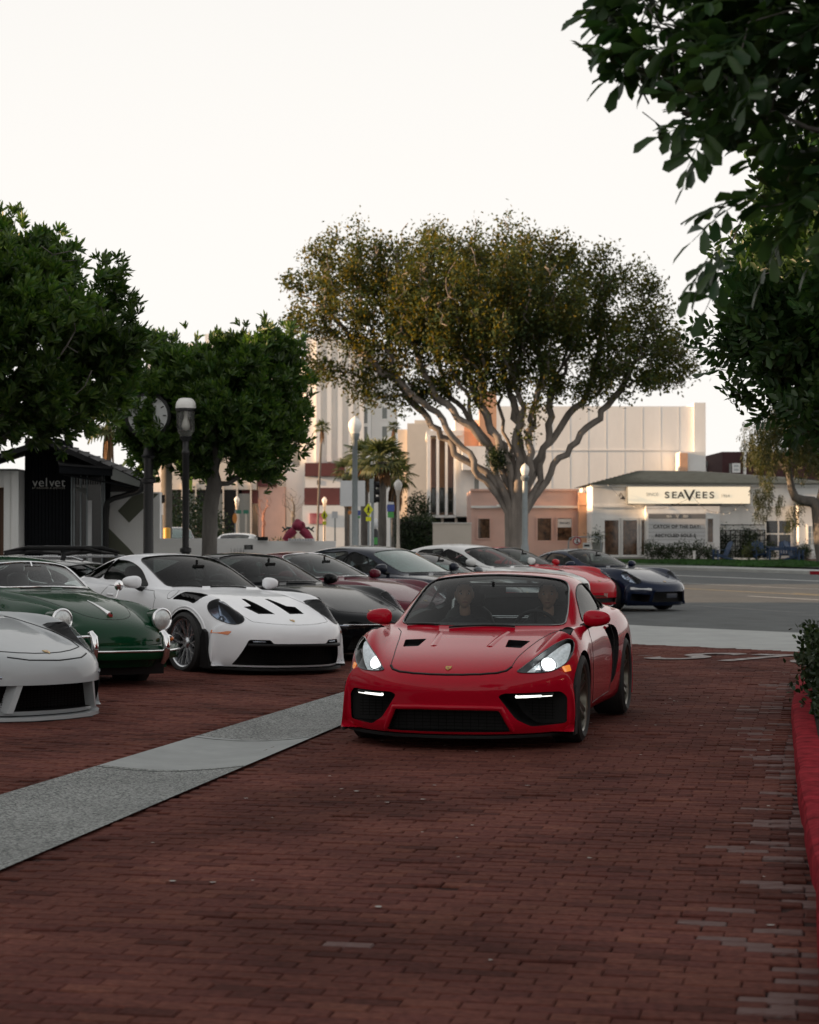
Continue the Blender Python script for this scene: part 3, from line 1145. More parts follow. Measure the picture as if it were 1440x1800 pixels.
sheet('ground', [(-900, -40), (900, -40), (900, 1400), (-900, 1400)], -.12, M_ASPHALT)
def rp(t, p):
    """street coordinates: t along (towards the right foreground), p across (away)."""
    q = RT * t + RN * p
    return (q.x, q.y)
sheet('street', [rp(-400, 10), rp(120, 10), rp(120, 45), rp(-400, 45)], -.07, M_ASPHALT)
def stripe(name, t0, t1, p, w, m):
    sheet(name, [rp(t0, p - w / 2), rp(t1, p - w / 2), rp(t1, p + w / 2), rp(t0, p + w / 2)], -.066, m)
stripe('lane_line', -90, 20, 39.1, .35, M_PAINTWHITE)
stripe('centre_line', -60, 20, 30.3, .14, M_PAINTYEL)
stripe('centre_line', -47.5, 20, 30.65, .14, M_PAINTYEL)
for k in range(6): stripe('lane_dash', -46 + k * 11, -42.5 + k * 11, 28.3, .15, M_PAINTWHITE)
stripe('edge_line', -62, -50, 33.5, .12, M_PAINTWHITE)
# tar seam patches on the street
for t, p, a, b in ((-42, 23.5, 6, .10), (-36, 25.5, 9, .08), (-48, 36, 12, .1)):
    stripe('tar_seam', t, t + a, p, b, mat('tar', (.03, .032, .033), rough=.5, var=.2))

# concrete apron between bricks and street
xs = [-14, -8, -4, 0, 2, 3.2, 4.26, 5.25, 6.6, 8.5, 12]
nearb = [(x, apron_y(x) if x > 2 else 30.3 + (2 - x) * .45) for x in xs]
farb = [(x + .9, apron_far(x + .9) if x > 2 else 36.8 + (2 - x) * .5) for x in xs]
sheet('pavement', nearb + farb[::-1], -.008, M_CONC)
sheet('far_bay', [(-30, 30), (2, 30.2), (3, 37), (-6, 60), (-60, 60), (-60, 30)], -.02, M_ASPHALT)

# ---- bricks
def brick_geo(mb, o, L2, W2, h, tilt, mi):
    ax, ay = tilt
    up = Vector((ax, ay, 1)).normalized()
    u = (LU - up * LU.dot(up)); v = (LV - up * LV.dot(up))
    c = .006
    top = [o + u * (a * (L2 - c)) + v * (b * (W2 - c)) for a, b in ((-1, -1), (1, -1), (1, 1), (-1, 1))]
    mid = [o + u * (a * L2) + v * (b * W2) - up * .006 for a, b in ((-1, -1), (1, -1), (1, 1), (-1, 1))]
    bot = [q - up * h for q in mid]
    vs = top + mid + bot
    fs = [(0, 1, 2, 3)] + [(i + 4, (i + 1) % 4 + 4, (i + 1) % 4, i) for i in range(4)] + [(i + 8, (i + 1) % 4 + 8, (i + 1) % 4 + 4, i + 4) for i in range(4)]
    mb.add(vs, fs, mi)

def in_lane(x, y):
    return x > gutter_lo(y) - .07 and x < kerb_x(y) + .07 and y < apron_y(x) if y < 40 else False
def in_bay(x, y):
    return x < gutter_hi(y) + .07 and y < 30.2 + (2 - x) * .4
lane_root = tag(empty('brick_lane'), kind='structure')
bay_root = tag(empty('brick_parking_bay'), kind='structure')
lane, bay = MB(), MB()
spots = []
LB, WB, J = .203, .102, .003
for iv in range(int(3.6 / WB), int(34 / WB)):
    v = iv * WB
    off = (iv % 2) * LB / 2 + rng.uniform(-.012, .012)
    for iu in range(-78, 62):
        u = iu * LB + off
        p = LU * u + LV * v
        x, y = p.x, p.y
        if y < 4.8 or abs(x) > .215 * y + .55: continue
        a, b = in_lane(x, y), in_bay(x, y)
        if not a and not b: continue
        ge_ = min(abs(x - gutter_hi(y)), abs(x - gutter_lo(y)), abs(x - kerb_x(y)))
        z = rng.gauss(0, .0016) - (.009 if ge_ < .09 else 0) + .006 * noise.noise(Vector((x * .55, y * .35, 0)))
        if rng.random() < .05: z -= rng.uniform(.003, .009)
        tl = (rng.gauss(0, .009), rng.gauss(0, .012))
        L2 = LB / 2 - J * rng.uniform(.25, .8); W2 = WB / 2 - J * rng.uniform(.3, .9)
        sx = rng.gauss(0, .0015)
        q = Vector((x, y, z)) + LU * sx
        if a:
            k = kerb_x(y) - x
            worn = 0
            if k < .8 and rng.random() < .62 * max(0, 1 - k / .5) * (1.0 if noise.noise(Vector((y * .7, x, 3))) > -.15 else .2): worn = 1
            elif rng.random() < .0002: worn = 1
            if y < 9.5: spots.append((y, q, L2, W2, tl, worn))
            else: brick_geo(lane, q, L2, W2, .03, tl, worn)
        else:
            q.z += left_rise(x, y)
            brick_geo(bay, q, L2, W2, .03, (tl[0] + .028, tl[1]), 0)
# the 300 nearest bricks in view are objects of their own, all on a dozen shared meshes
spots.sort(key=lambda s: s[0])
inview = [s for s in spots if s[0] > 6.55]
single = inview[:296]
protos = []
for k in range(12):
    mb = MB()
    brick_geo(mb, Vector((0, 0, 0)), LB / 2 - J * rng.uniform(.25, .8), WB / 2 - J * rng.uniform(.3, .9), .03, (rng.gauss(0, .009), rng.gauss(0, .012)), 0)
    protos.append(mb.mesh('brick', M_BRICK))
worn_proto = None
mb = MB(); brick_geo(mb, Vector((0, 0, 0)), LB / 2 - .003, WB / 2 - .003, .03, (0, 0), 0)
worn_proto = mb.mesh('brick', M_BRICKWORN)
taken = set(id(s) for s in single)
for s in single:
    link('brick', worn_proto if s[5] else protos[rng.randrange(12)], lane_root, s[1])
for s in spots:
    if id(s) not in taken: brick_geo(lane, s[1], s[2], s[3], .03, s[4], s[5])
tag(lane.build('bricks', [M_BRICK, M_BRICKWORN], lane_root), kind='stuff')
tag(bay.build('bricks', [M_BRICK], bay_root), kind='stuff')
bed = MB()
ys = [3 + .75 * k for k in range(39)]
for y0, y1 in zip(ys, ys[1:]):
    c = []
    for y in (y0, y1):
        c.append([(x, y, left_rise(x, y) - .013) for x in (-9, -6, -4.5, -3.5, -2.5, gutter_hi(y))])
    for i in range(5): bed.add([c[0][i], c[0][i + 1], c[1][i + 1], c[1][i]], [(0, 1, 2, 3)])
bed.build('joint_bed', M_DIRT, bay_root)
lb = MB()
for y0, y1 in zip(ys, ys[1:]):
    lb.add([(gutter_lo(y0), y0, -.013), (min(12, kerb_x(y0) + .1), y0, -.013), (min(12, kerb_x(y1) + .1), y1, -.013), (gutter_lo(y1), y1, -.013)], [(0, 1, 2, 3)])
lb.build('joint_bed', M_DIRT, lane_root)

# ---- shallow concrete gutter between the two brick fields
gut = MB()
yy = [4 + .4 * k for k in range(66)]
def patch_zone(y): return 13.9 < y < 15.9
for y0, y1 in zip(yy, yy[1:]):
    w = 5
    for i in range(w):
        vs = []
        for y, f in ((y0, i / w), (y0, (i + 1) / w), (y1, (i + 1) / w), (y1, i / w)):
            x = gutter_hi(y) + (gutter_lo(y) - gutter_hi(y)) * f
            vs.append((x, y, .010 - .036 * math.sin(math.pi * f)))
        m_ = 1 if patch_zone((y0 + y1) / 2 + rng.uniform(-.05, .05)) or f > 1 else 0
        gut.add(vs, [(0, 1, 2, 3)], m_)
tag(gut.build('gutter_strip', [M_AGG, mat('smooth_patch', (.27, .285, .28), rough=.85, var=.12, scale=3, bump=.1, bscale=50)], smooth=30), kind='structure')

gj = MB()
for y in (13.9, 15.9):
    for q in range(6):
        f0, f1 = q / 6, (q + 1) / 6
        pt_ = []
        for f in (f0, f1):
            x = gutter_hi(y) + (gutter_lo(y) - gutter_hi(y)) * f
            pt_.append(Vector((x, y + .012 * math.sin(f * 9 + y), .0115 - .036 * math.sin(math.pi * f))))
        gj.tube([pt_[0], pt_[1]], .003, 4, caps=False)
tag(gj.build('gutter_joint', mat('joint_filler', (.07, .075, .072), rough=.9, var=.3)), kind='structure')

# ---- red kerb and planting bed on the right
kb = MB()
prof = [(0, -.1), (0, .10), (.012, .128), (.045, .142), (.13, .145), (.17, .14), (.17, -.1)]
kp = dense(KERB, .3, False)
vs = []; m = len(prof)
for i, (x, y) in enumerate(kp):
    a = Vector(kp[max(0, i - 1)]); b = Vector(kp[min(len(kp) - 1, i + 1)])
    t = (b - a).normalized(); nn = Vector((t.y, -t.x))
    dp = .012 if i % 6 == 3 else 0        # joint between kerb lengths
    vs += [(x + nn.x * (d + dp * (k < 3)), y + nn.y * (d + dp * (k < 3)), z + rng.gauss(0, .0005) - (dp if k > 0 else 0)) for k, (d, z) in enumerate(prof)]
kb.add(vs, [(i * m + k, i * m + k + 1, (i + 1) * m + k + 1, (i + 1) * m + k) for i in range(len(kp) - 1) for k in range(m - 1)])
tag(kb.build('kerb', M_KERBRED, smooth=24), kind='structure')
inner = []
for i, (x, y) in enumerate(kp):
    a = Vector(kp[max(0, i - 1)]); b = Vector(kp[min(len(kp) - 1, i + 1)])
    t = (b - a).normalized(); inner.append((x + t.y * .16, y - t.x * .16))
sheet('planting_bed', inner + [(13, 5), (1.2, 4.4)], .12, mat('bed_soil', (.035, .024, .018), rough=.95, var=.5, scale=5, bump=.8))

# ---- worn word painted on the bricks near the street
M_WORD = mat('worn_road_lettering', (.14, .085, .075), rough=.85, ior=1.2, var=.2, scale=6, col2=(.36, .35, .34))
me = text_mesh('STOP', 1.0, M_WORD, extrude=.001, font_bold=.012, spacing=1.06, align='LEFT')
up = Vector((1.55, 1.75, 0)); ri = Vector((1.35, -.62, 0))
org = Vector((3.30, 26.3, .0125))
for v_ in me.vertices:
    q = org + ri * v_.co.x + up * v_.co.y
    v_.co = Vector((q.x, q.y, .0125 + v_.co.z))
wd = link('road_lettering', me)
tag(wd, kind='structure')

# ---- far side of the street: kerb, pavement, lawn and mulch
def strip_prism(name, t0, t1, p0, p1, z0, z1, m):
    mb = MB()
    a = [rp(t0, p0), rp(t1, p0), rp(t1, p1), rp(t0, p1)]
    mb.add([(x, y, z0) for x, y in a] + [(x, y, z1) for x, y in a], [(4, 5, 6, 7), (0, 1, 5, 4), (1, 2, 6, 5), (2, 3, 7, 6), (3, 0, 4, 7)])
    return tag(mb.build(name, m), kind='structure')
strip_prism('kerb', -400, -68.6, 45.0, 45.25, -.2, .06, M_CONC)
strip_prism('kerb', -68.6, 60, 45.0, 45.25, -.2, .06, M_KERBRED)
strip_prism('pavement', -400, 60, 45.26, 47.6, -.2, .05, M_CONC)
lawnpts = [rp(-150, 47.6), rp(60, 47.6), rp(60, 75), rp(-150, 75)]

# specks of gum, petals and grit on the bricks
lt = MB()
rl = random.Random(19)
for k in range(70):
    y = rl.uniform(6.6, 26); x = rl.uniform(gutter_lo(y) + .2, min(kerb_x(y), 9) - .1)
    r_ = rl.uniform(.008, .022)
    a = rl.uniform(0, 3)
    lt.add([(x + r_ * rl.uniform(.6, 1.2) * math.cos(a + q * 1.047), y + r_ * rl.uniform(.6, 1.2) * math.sin(a + q * 1.047), .008) for q in range(6)], [tuple(range(6))])
tag(lt.build('litter', mat('pale_litter', (.30, .29, .27), rough=.8, var=.3, scale=3)), kind='stuff')

# ------------------------------------------------------------------ trees and plants
def leaf_mat(name, c0, c1, rough=.45, trans=.35, tcol=None, spec=.35):
    m, n, p, o = nodes_of(name)
    L = n.links
    g = n.nodes.new('ShaderNodeNewGeometry')
    oi = n.nodes.new('ShaderNodeObjectInfo')
    ad = n.nodes.new('ShaderNodeMath'); ad.operation = 'ADD'
    fr = n.nodes.new('ShaderNodeMath'); fr.operation = 'FRACT'
    L.new(g.outputs['Random Per Island'], ad.inputs[0]); L.new(oi.outputs['Random'], ad.inputs[1]); L.new(ad.outputs[0], fr.inputs[0])
    r = n.nodes.new('ShaderNodeValToRGB')
    r.color_ramp.elements[0].color = (*c0, 1); r.color_ramp.elements[1].color = (*c1, 1)
    L.new(fr.outputs[0], r.inputs['Fac'])
    t = n.nodes.new('ShaderNodeTexNoise'); t.inputs['Scale'].default_value = 1.1; t.inputs['Detail'].default_value = 3
    L.new(g.outputs['Position'], t.inputs['Vector'])
    mr = n.nodes.new('ShaderNodeMapRange'); mr.inputs['From Min'].default_value = .35; mr.inputs['From Max'].default_value = .65
    mr.inputs['To Min'].default_value = .65; mr.inputs['To Max'].default_value = 1.35
    L.new(t.outputs['Fac'], mr.inputs['Value'])
    sc = n.nodes.new('ShaderNodeVectorMath'); sc.operation = 'SCALE'
    L.new(r.outputs['Color'], sc.inputs[0]); L.new(mr.outputs[0], sc.inputs['Scale'])
    L.new(sc.outputs[0], p.inputs['Base Color'])
    p.inputs['Roughness'].default_value = rough
    p.inputs['Specular IOR Level'].default_value = spec
    tr = n.nodes.new('ShaderNodeBsdfTranslucent')
    s2 = n.nodes.new('ShaderNodeVectorMath'); s2.operation = 'MULTIPLY'
    s2.inputs[1].default_value = tcol or (1.5, 1.7, .7)
    L.new(sc.outputs[0], s2.inputs[0]); L.new(s2.outputs[0], tr.inputs['Color'])
    mx = n.nodes.new('ShaderNodeMixShader'); mx.inputs['Fac'].default_value = trans
    L.new(p.outputs[0], mx.inputs[1]); L.new(tr.outputs[0], mx.inputs[2])
    L.new(mx.outputs[0], o.inputs['Surface'])
    return m
M_BARK = mat('grey_bark', (.12, .11, .10), rough=.9, var=.3, scale=5, bump=.5, bscale=30, stretch=(1, 1, .35))
M_BARKFIG = mat('smooth_fig_bark', (.19, .165, .145), rough=.9, var=.38, scale=2.6, bump=.6, bscale=14, stretch=(1, 1, .3))
M_LEAFDARK = leaf_mat('dark_glossy_leaf', (.020, .056, .013), (.080, .125, .026), rough=.4, trans=.35, spec=.4)
M_LEAFNEAR = leaf_mat('near_glossy_leaf', (.018, .048, .017), (.050, .092, .028), rough=.38, trans=.3, spec=.3)
M_LEAFFIG = leaf_mat('fig_leaf', (.018, .044, .014), (.062, .088, .026), rough=.5, trans=.45, spec=.25, tcol=(3.6, 1.8, .45))
M_LEAFPALM = leaf_mat('palm_frond', (.05, .07, .03), (.11, .12, .05), rough=.5, trans=.2)
M_LEAFWEEP = leaf_mat('pepper_leaf', (.020, .034, .010), (.058, .066, .018), rough=.5, trans=.35, tcol=(1.7, 1.3, .4))
M_LEAFBUSH = leaf_mat('bush_leaf', (.011, .026, .010), (.032, .050, .017), rough=.5, trans=.2)
M_DEADFROND = mat('dead_palm_frond', (.16, .09, .045), rough=.9, var=.4, scale=6)

def rot_to(dirs, roll):
    """rotation matrices (n,3,3) whose local +Y points along dirs, rolled about it."""
    d = dirs / np.maximum(np.linalg.norm(dirs, axis=1, keepdims=True), 1e-9)
    ref = np.tile(np.array([0, 0, 1.0]), (len(d), 1))
    ref[np.abs(d[:, 2]) > .95] = (1, 0, 0)
    x = np.cross(d, ref); x /= np.linalg.norm(x, axis=1, keepdims=True)
    z = np.cross(x, d)
    c, s = np.cos(roll)[:, None], np.sin(roll)[:, None]
    x2 = x * c + z * s; z2 = -x * s + z * c
    return np.stack([x2, d, z2], axis=2)

def scatter(name, bv, bf, pos, rot, scale, material, parent=None):
    """one mesh holding a copy of a small leaf mesh at every place."""
    bv = np.asarray(bv, float); bf = np.asarray(bf, int)
    n, k = len(pos), len(bv)
    V = np.einsum('nij,kj->nki', rot, bv) * np.asarray(scale)[:, None, None] + np.asarray(pos)[:, None, :]
    F = (bf[None] + (np.arange(n) * k)[:, None, None]).reshape(-1, bf.shape[1])
    me = bpy.data.meshes.new(name)
    me.vertices.add(n * k); me.vertices.foreach_set('co', V.reshape(-1).astype(np.float32))
    nl = F.size
    me.loops.add(nl); me.loops.foreach_set('vertex_index', F.reshape(-1).astype(np.int32))
    me.polygons.add(len(F)); me.polygons.foreach_set('loop_start', (np.arange(len(F)) * bf.shape[1]).astype(np.int32))
    me.polygons.foreach_set('loop_total', np.full(len(F), bf.shape[1], np.int32))
    me.materials.append(material)
    me.update(calc_edges=True)
    me.validate()
    return link(name, me, parent)

def leaf(l, w, tipw=.55, fold=.12, droop=.08):
    """oblong leaf along +Y as two folded quads per half."""
    v = [(0, 0, 0), (w * .36, l * .36, fold * w), (w * .5, l * .80, fold * w - droop * l), (0, l * .95, -droop * l * 1.5), (-w * .5, l * .80, fold * w - droop * l), (-w * .36, l * .36, fold * w),
         (0, l * .4, -.02 * l), (0, l * .8, -droop * l)]
    f = [(0, 1, 6, 6), (1, 2, 7, 6), (2, 3, 7, 7), (0, 6, 5, 5), (6, 7, 4, 5), (7, 3, 4, 4)]
    return v, f

def simple_leaf(l, w, lift=0.0):
    return [(0, 0, 0), (w * .5, l * .55, lift), (0, l, 0), (-w * .5, l * .55, lift)], [(0, 1, 2, 3)]

def oblong_leaf(l, w, lift=0.0):
    return [(0, 0, 0), (w * .40, l * .30, lift), (w * .50, l * .72, lift * .6), (0, l, -l * .05), (-w * .50, l * .72, lift * .6), (-w * .40, l * .30, lift)], [(0, 1, 2, 3), (0, 3, 4, 5)]

def spray(n, l, w, kind, r_, fine=False):
    """cluster of leaves along/around +Y: 'rosette' (whorl at a twig tip) or 'pinnate' (paired on a stalk) or 'tuft'."""
    V, F = [], []
    for k in range(n):
        if kind == 'rosette':
            a = 2.4 * k + r_.uniform(-.3, .3); t = r_.uniform(.25, 1.1)
            d = np.array([math.cos(a) * math.sin(t), math.cos(t), math.sin(a) * math.sin(t)])
            o = d * .01 + np.array([0, -r_.uniform(0, .5) * l, 0])
        elif kind == 'pinnate':
            sgn = 1 if k % 2 else -1
            y = l * .42 * (k // 2)
            t = R(58) if k < n - 1 else 0
            d = np.array([sgn * math.sin(t), math.cos(t), r_.uniform(-.25, .05)])
            o = np.array([0, y, 0])
        else:
            d = np.array([r_.gauss(0, 1), r_.gauss(.4, 1), r_.gauss(0, 1)])
            o = np.array([r_.gauss(0, 1), r_.gauss(0, 1), r_.gauss(0, 1)]) * l * .9
        M = rot_to(d[None], np.array([r_.uniform(-.9, .9)]))[0]
        ll = l * r_.uniform(.75, 1.15)
        v, f = (oblong_leaf if fine else simple_leaf)(ll, w * r_.uniform(.8, 1.15), w * .12)
        b = len(V)
        V += [tuple(M @ np.array(p) + o) for p in v]
        F += [tuple(q + b for q in g) for g in f]
    return V, F

def grow(att, start, step=.35, infl=4.0, kill=.7, iters=90, jitter=.12, seed=1, up=.0):
    """space colonisation: branches reach for the attraction points."""
    rs = np.random.RandomState(seed)
    nodes = [np.array(p, float) for p in start]
    par = [-1] + list(range(len(start) - 1))
    att = np.array(att, float)
    for it in range(iters):
        if len(att) == 0: break
        P = np.array(nodes)
        D = np.linalg.norm(att[:, None, :] - P[None], axis=2)
        near = D.argmin(1); dm = D.min(1)
        ok = dm < (infl if it > 25 else 1e9)
        acc = {}
        for a in np.where(ok)[0]:
            i = near[a]
            v = (att[a] - P[i]) / max(dm[a], 1e-6)
            acc.setdefault(i, []).append(v)
        if not acc: break
        for i, vs in acc.items():
            d = np.mean(vs, axis=0) + rs.normal(0, jitter, 3) + np.array([0, 0, up])
            d /= max(np.linalg.norm(d), 1e-6)
            nodes.append(P[i] + d * step); par.append(i)
        P = np.array(nodes)
        att = att[np.linalg.norm(att[:, None, :] - P[None], axis=2).min(1) > kill]
    return np.array(nodes), np.array(par)

def radii_of(nodes, par, tip=.012, exp=2.3, rmax=None):
    n = len(nodes)
    acc = np.zeros(n)
    ch = np.zeros(n, int)
    for i in range(n):
        if par[i] >= 0: ch[par[i]] += 1
    for i in range(n - 1, -1, -1):
        if acc[i] == 0: acc[i] = tip ** exp
        if par[i] >= 0: acc[par[i]] += acc[i]
    r = acc ** (1 / exp)
    if rmax: r = r * (rmax / r[0]) ** (np.clip((r - tip) / (r[0] - tip), 0, 1))
    return r, ch

def limbs(nodes, par, r, minr=0.0, sides=7, mb=None):
    mb = mb or MB()
    n = len(nodes)
    kids_ = [[] for _ in range(n)]
    for i in range(n):
        if par[i] >= 0: kids_[par[i]].append(i)
    starts = [(0, None)]
    while starts:
        i, p = starts.pop()
        path = ([p] if p is not None else []) + [i]
        while kids_[path[-1]]:
            ks = sorted(kids_[path[-1]], key=lambda q: -r[q])
            for q in ks[1:]: starts.append((q, path[-1]))
            path.append(ks[0])
        rr = [r[q] for q in path]
        if p is not None: rr[0] = min(rr[0], rr[1] * 1.25)
        if max(rr[-len(rr) + (1 if p is not None else 0):]) < minr: continue
        pts = [nodes[q] for q in path]
        sd = sides if max(rr) > .05 else (5 if max(rr) > .02 else 4)
        mb.tube(pts, rr, sd, caps=True)
    return mb

def blob_points(blobs, n, r_, shell=.0):
    """points inside a union of ellipsoids; shell pushes them to the outside."""
    out = []
    vol = [b[3] * b[4] * b[5] for b in blobs]
    for _ in range(n):
        b = r_.choices(blobs, vol)[0]
        while True:
            v = Vector((r_.uniform(-1, 1), r_.uniform(-1, 1), r_.uniform(-1, 1)))
            if .0001 < v.length < 1: break
        if shell: v = v.normalized() * (v.length ** (1 - shell))
        out.append((b[0] + v.x * b[3], b[1] + v.y * b[4], b[2] + v.z * b[5]))
    return out

def leafy_tree(name, label, start, blobs, natt, nspray, sprayset, leafm, barkm, seed, tip=.008, rmax=.16, step=.25, kill=.4, infl=3.0,
               spread=.22, minz=None, group=None, cat='tree', scale=(.8, 1.25), outward=.6, centre=None, exp=2.3, part='crown', upb=.35, clump=.6, shell=.35):
    r_ = random.Random(seed)
    root = thing(name, label, cat, (0, 0, 0), 0, group)
    att = blob_points(blobs, natt, r_, shell)
    nodes, par = grow(att, start, step, infl, kill, seed=seed)
    r, ch = radii_of(nodes, par, tip, exp, rmax)
    limbs(nodes, par, r).build('trunk', barkm, root, smooth=60)
    tips = np.where(r < tip * 3.2)[0]
    rs = np.random.RandomState(seed)
    tips = tips[rs.permutation(len(tips))[:int(len(tips) * clump)]]
    pick = tips[rs.randint(0, len(tips), nspray)]
    pos = nodes[pick] + rs.normal(0, spread, (nspray, 3))
    c = np.array(centre) if centre is not None else nodes.mean(0)
    dirs = (pos - c); dirs /= np.linalg.norm(dirs, axis=1, keepdims=True)
    dirs = dirs * outward + rs.normal(0, .45, (nspray, 3)) + np.array([0, 0, upb])
    roll = rs.uniform(0, 6.28, nspray)
    rot = rot_to(dirs, roll)
    sc = rs.uniform(scale[0], scale[1], nspray)
    k = len(sprayset)
    for q, (bv, bf) in enumerate(sprayset):
        s_ = slice(q, None, k)
        o = scatter(part, bv, bf, pos[s_], rot[s_], sc[s_], leafm, root)
        tag(o, kind='stuff')
    return root, nodes, r

rq = random.Random(3)
ROS = [spray(12, .15, .04, 'rosette', rq, True) for _ in range(3)]
# left edge tree: crown fills the upper left, trunk just outside the frame
leafy_tree('broadleaf_tree', 'tall dense dark green tree at the left picture edge', [(-6.45, 30.2, 0), (-6.42, 30.2, .8), (-6.4, 30.2, 1.5), (-6.3, 30.2, 2.1)],
           [(-6.1, 30.2, 4.6, 2.2, 2.2, 1.5), (-6.9, 30.2, 5.3, 2.2, 2.1, 1.25), (-5.2, 30.2, 4.2, 1.25, 1.5, 1.35), (-6.0, 30.2, 3.8, 1.9, 1.9, .8), (-5.0, 30.2, 5.1, 1.0, 1.3, .9), (-4.75, 30.2, 3.7, .8, 1.1, .7)],
           820, 6800, ROS, M_LEAFDARK, M_BARK, 11, rmax=.15, spread=.17, centre=(-6.4, 30.2, 3.6))
leafy_tree('broadleaf_tree', 'small round-crowned street tree behind the black street lamp', [(-3.72, 38, 0), (-3.72, 38, .8), (-3.71, 38, 1.5), (-3.7, 38, 2.0)],
           [(-3.55, 38, 3.9, 1.5, 1.6, 1.2), (-2.75, 38, 4.35, 1.0, 1.2, 1.05), (-4.3, 38, 4.2, 1.1, 1.3, 1.05), (-2.6, 38, 3.3, .85, 1.1, .75), (-4.6, 38, 3.5, .85, 1.2, .8), (-2.25, 38, 3.75, .6, .9, .6), (-3.6, 38, 4.7, 1.3, 1.2, .7)],
           640, 5200, ROS, M_LEAFDARK, M_BARK, 23, rmax=.145, spread=.16, centre=(-3.6, 38, 3.0))

# ------------------------------------------------------------------ buildings
M_WHITE = mat('white_painted_wall', (.80, .80, .785), rough=.75, var=.09, scale=1.6, stretch=(1, 1, .3), bump=.08, bscale=40)
M_WHITE2 = mat('white_plaster', (.70, .695, .675), rough=.85, var=.06, scale=1.2, bump=.15, bscale=30)
M_PALE = mat('pale_render', (.80, .78, .75), rough=.9, var=.07, scale=.6, stretch=(1, 1, .3))
M_HOTEL = mat('hotel_render', (.80, .78, .75), rough=.9, var=.07, scale=.25, stretch=(1, 1, .3))
M_MAROON = mat('maroon_cladding', (.115, .035, .035), rough=.8, var=.12, scale=1)
M_PINK = mat('pink_stucco', (.60, .40, .34), rough=.9, var=.06, scale=1.0, bump=.12, bscale=20)
M_SUNPEACH = mat('sun_tinted_stucco', (.62, .36, .23), rough=.9, var=.08, scale=1.5)  # orange of the low sun put into the wall colour
M_BEIGE = mat('beige_stucco', (.62, .56, .49), rough=.9, var=.06, scale=.8)
M_SHINGLE = mat('dark_green_shingle', (.035, .05, .048), rough=.9, var=.35, scale=2.5, bump=.3, bscale=20)
M_DARKGLASS = mat('dark_window_glass', (.018, .02, .021), rough=.06, coat=.4, var=.5, scale=1.3)
M_WARMGLASS = mat('shop_window_glass', (.03, .022, .017), rough=.06, coat=.4, var=.8, scale=3, col2=(.10, .055, .03))
M_BLACKWOOD = mat('black_painted_board', (.006, .007, .009), spec=.15, rough=.8, var=.25, scale=4, bump=.1)
M_BLACKSHING = mat('black_roof_shingle', (.010, .010, .011), rough=.9, var=.4, scale=6, bump=.4, bscale=30)
M_OLIVE = mat('olive_mural_paint', (.11, .115, .082), rough=.85, var=.08, scale=2)
M_WOOD = mat('brown_door_wood', (.10, .045, .022), rough=.55, var=.4, scale=3, stretch=(1, 1, .15))
M_GREYTRIM = mat('grey_trim', (.22, .23, .22), rough=.7, var=.1)
M_BRICKDK = mat('dark_maroon_brick', (.055, .02, .022), rough=.9, var=.2, scale=3)
M_LETTER = mat('pale_letter', (.62, .62, .60), rough=.6, var=.03)
M_LETTERBLK = mat('black_letter', (.012, .012, .012), rough=.6, var=.03)
M_LETTERGREY = mat('faded_letter', (.40, .38, .33), rough=.6, var=.03)
M_SIGNLIT = mat('lit_sign_face', (.75, .70, .60), rough=.5, emit=.24, ecol=(1.0, .86, .62), var=.04, scale=.8)
M_SIGNGREY = mat('sign_band', (.20, .205, .21), rough=.6, var=.06)
M_BOARD = mat('white_letterboard', (.58, .59, .60), rough=.5, var=.04)
M_STEELPOST = mat('galvanised_post', (.24, .27, .28), rough=.5, metal=.4, var=.12, scale=5)
M_BLACKIRON = mat('black_iron', (.010, .010, .011), rough=.45, var=.3, scale=8, bump=.1)
M_LAMPWHITE = mat('white_lamp_globe', (.80, .79, .76), rough=.35, var=.04)

def part_box(parent, name, a, b, m, label=None):
    o = MB().span(a, b).build(name, m, parent)
    if label: o['label'] = label
    return o

def lettering(parent, body, size, m, loc, rx=90, rz=0, **kw):
    me = text_mesh(body, size, m, **kw)
    return link('lettering', me, parent, loc, (R(rx), 0, R(rz)))

def window_front(parent, x0, x1, z0, z1, y, frame=.06, glassm=None, framem=None, nx=1, nz=1, name='window', depth=.06, inset=.03):
    """window in a wall facing the camera (-Y): frame, panes and glazing bars."""
    f = MB()
    fm = framem or M_WHITE
    f.span((x0 - frame, y - depth, z0 - frame), (x0, y + .02, z1 + frame)).span((x1, y - depth, z0 - frame), (x1 + frame, y + .02, z1 + frame))
    f.span((x0, y - depth, z1), (x1, y + .02, z1 + frame)).span((x0, y - depth, z0 - frame), (x1, y + .02, z0))
    for k in range(1, nx):
        x = x0 + (x1 - x0) * k / nx
        f.span((x - frame * .45, y - depth * .8, z0), (x + frame * .45, y + .015, z1))
    for k in range(1, nz):
        z = z0 + (z1 - z0) * k / nz
        f.span((x0, y - depth * .75, z - frame * .4), (x1, y + .012, z + frame * .4))
    w = f.build(name, fm, parent)
    for i in range(nx):
        for j in range(nz):
            a0 = x0 + (x1 - x0) * i / nx; a1 = x0 + (x1 - x0) * (i + 1) / nx
            b0 = z0 + (z1 - z0) * j / nz; b1 = z0 + (z1 - z0) * (j + 1) / nz
            g = .001
            MB().span((a0 + g, y - inset, b0 + g), (a1 - g, y - inset + .01, b1 - g)).build('pane', glassm or M_DARKGLASS, w)
    return w

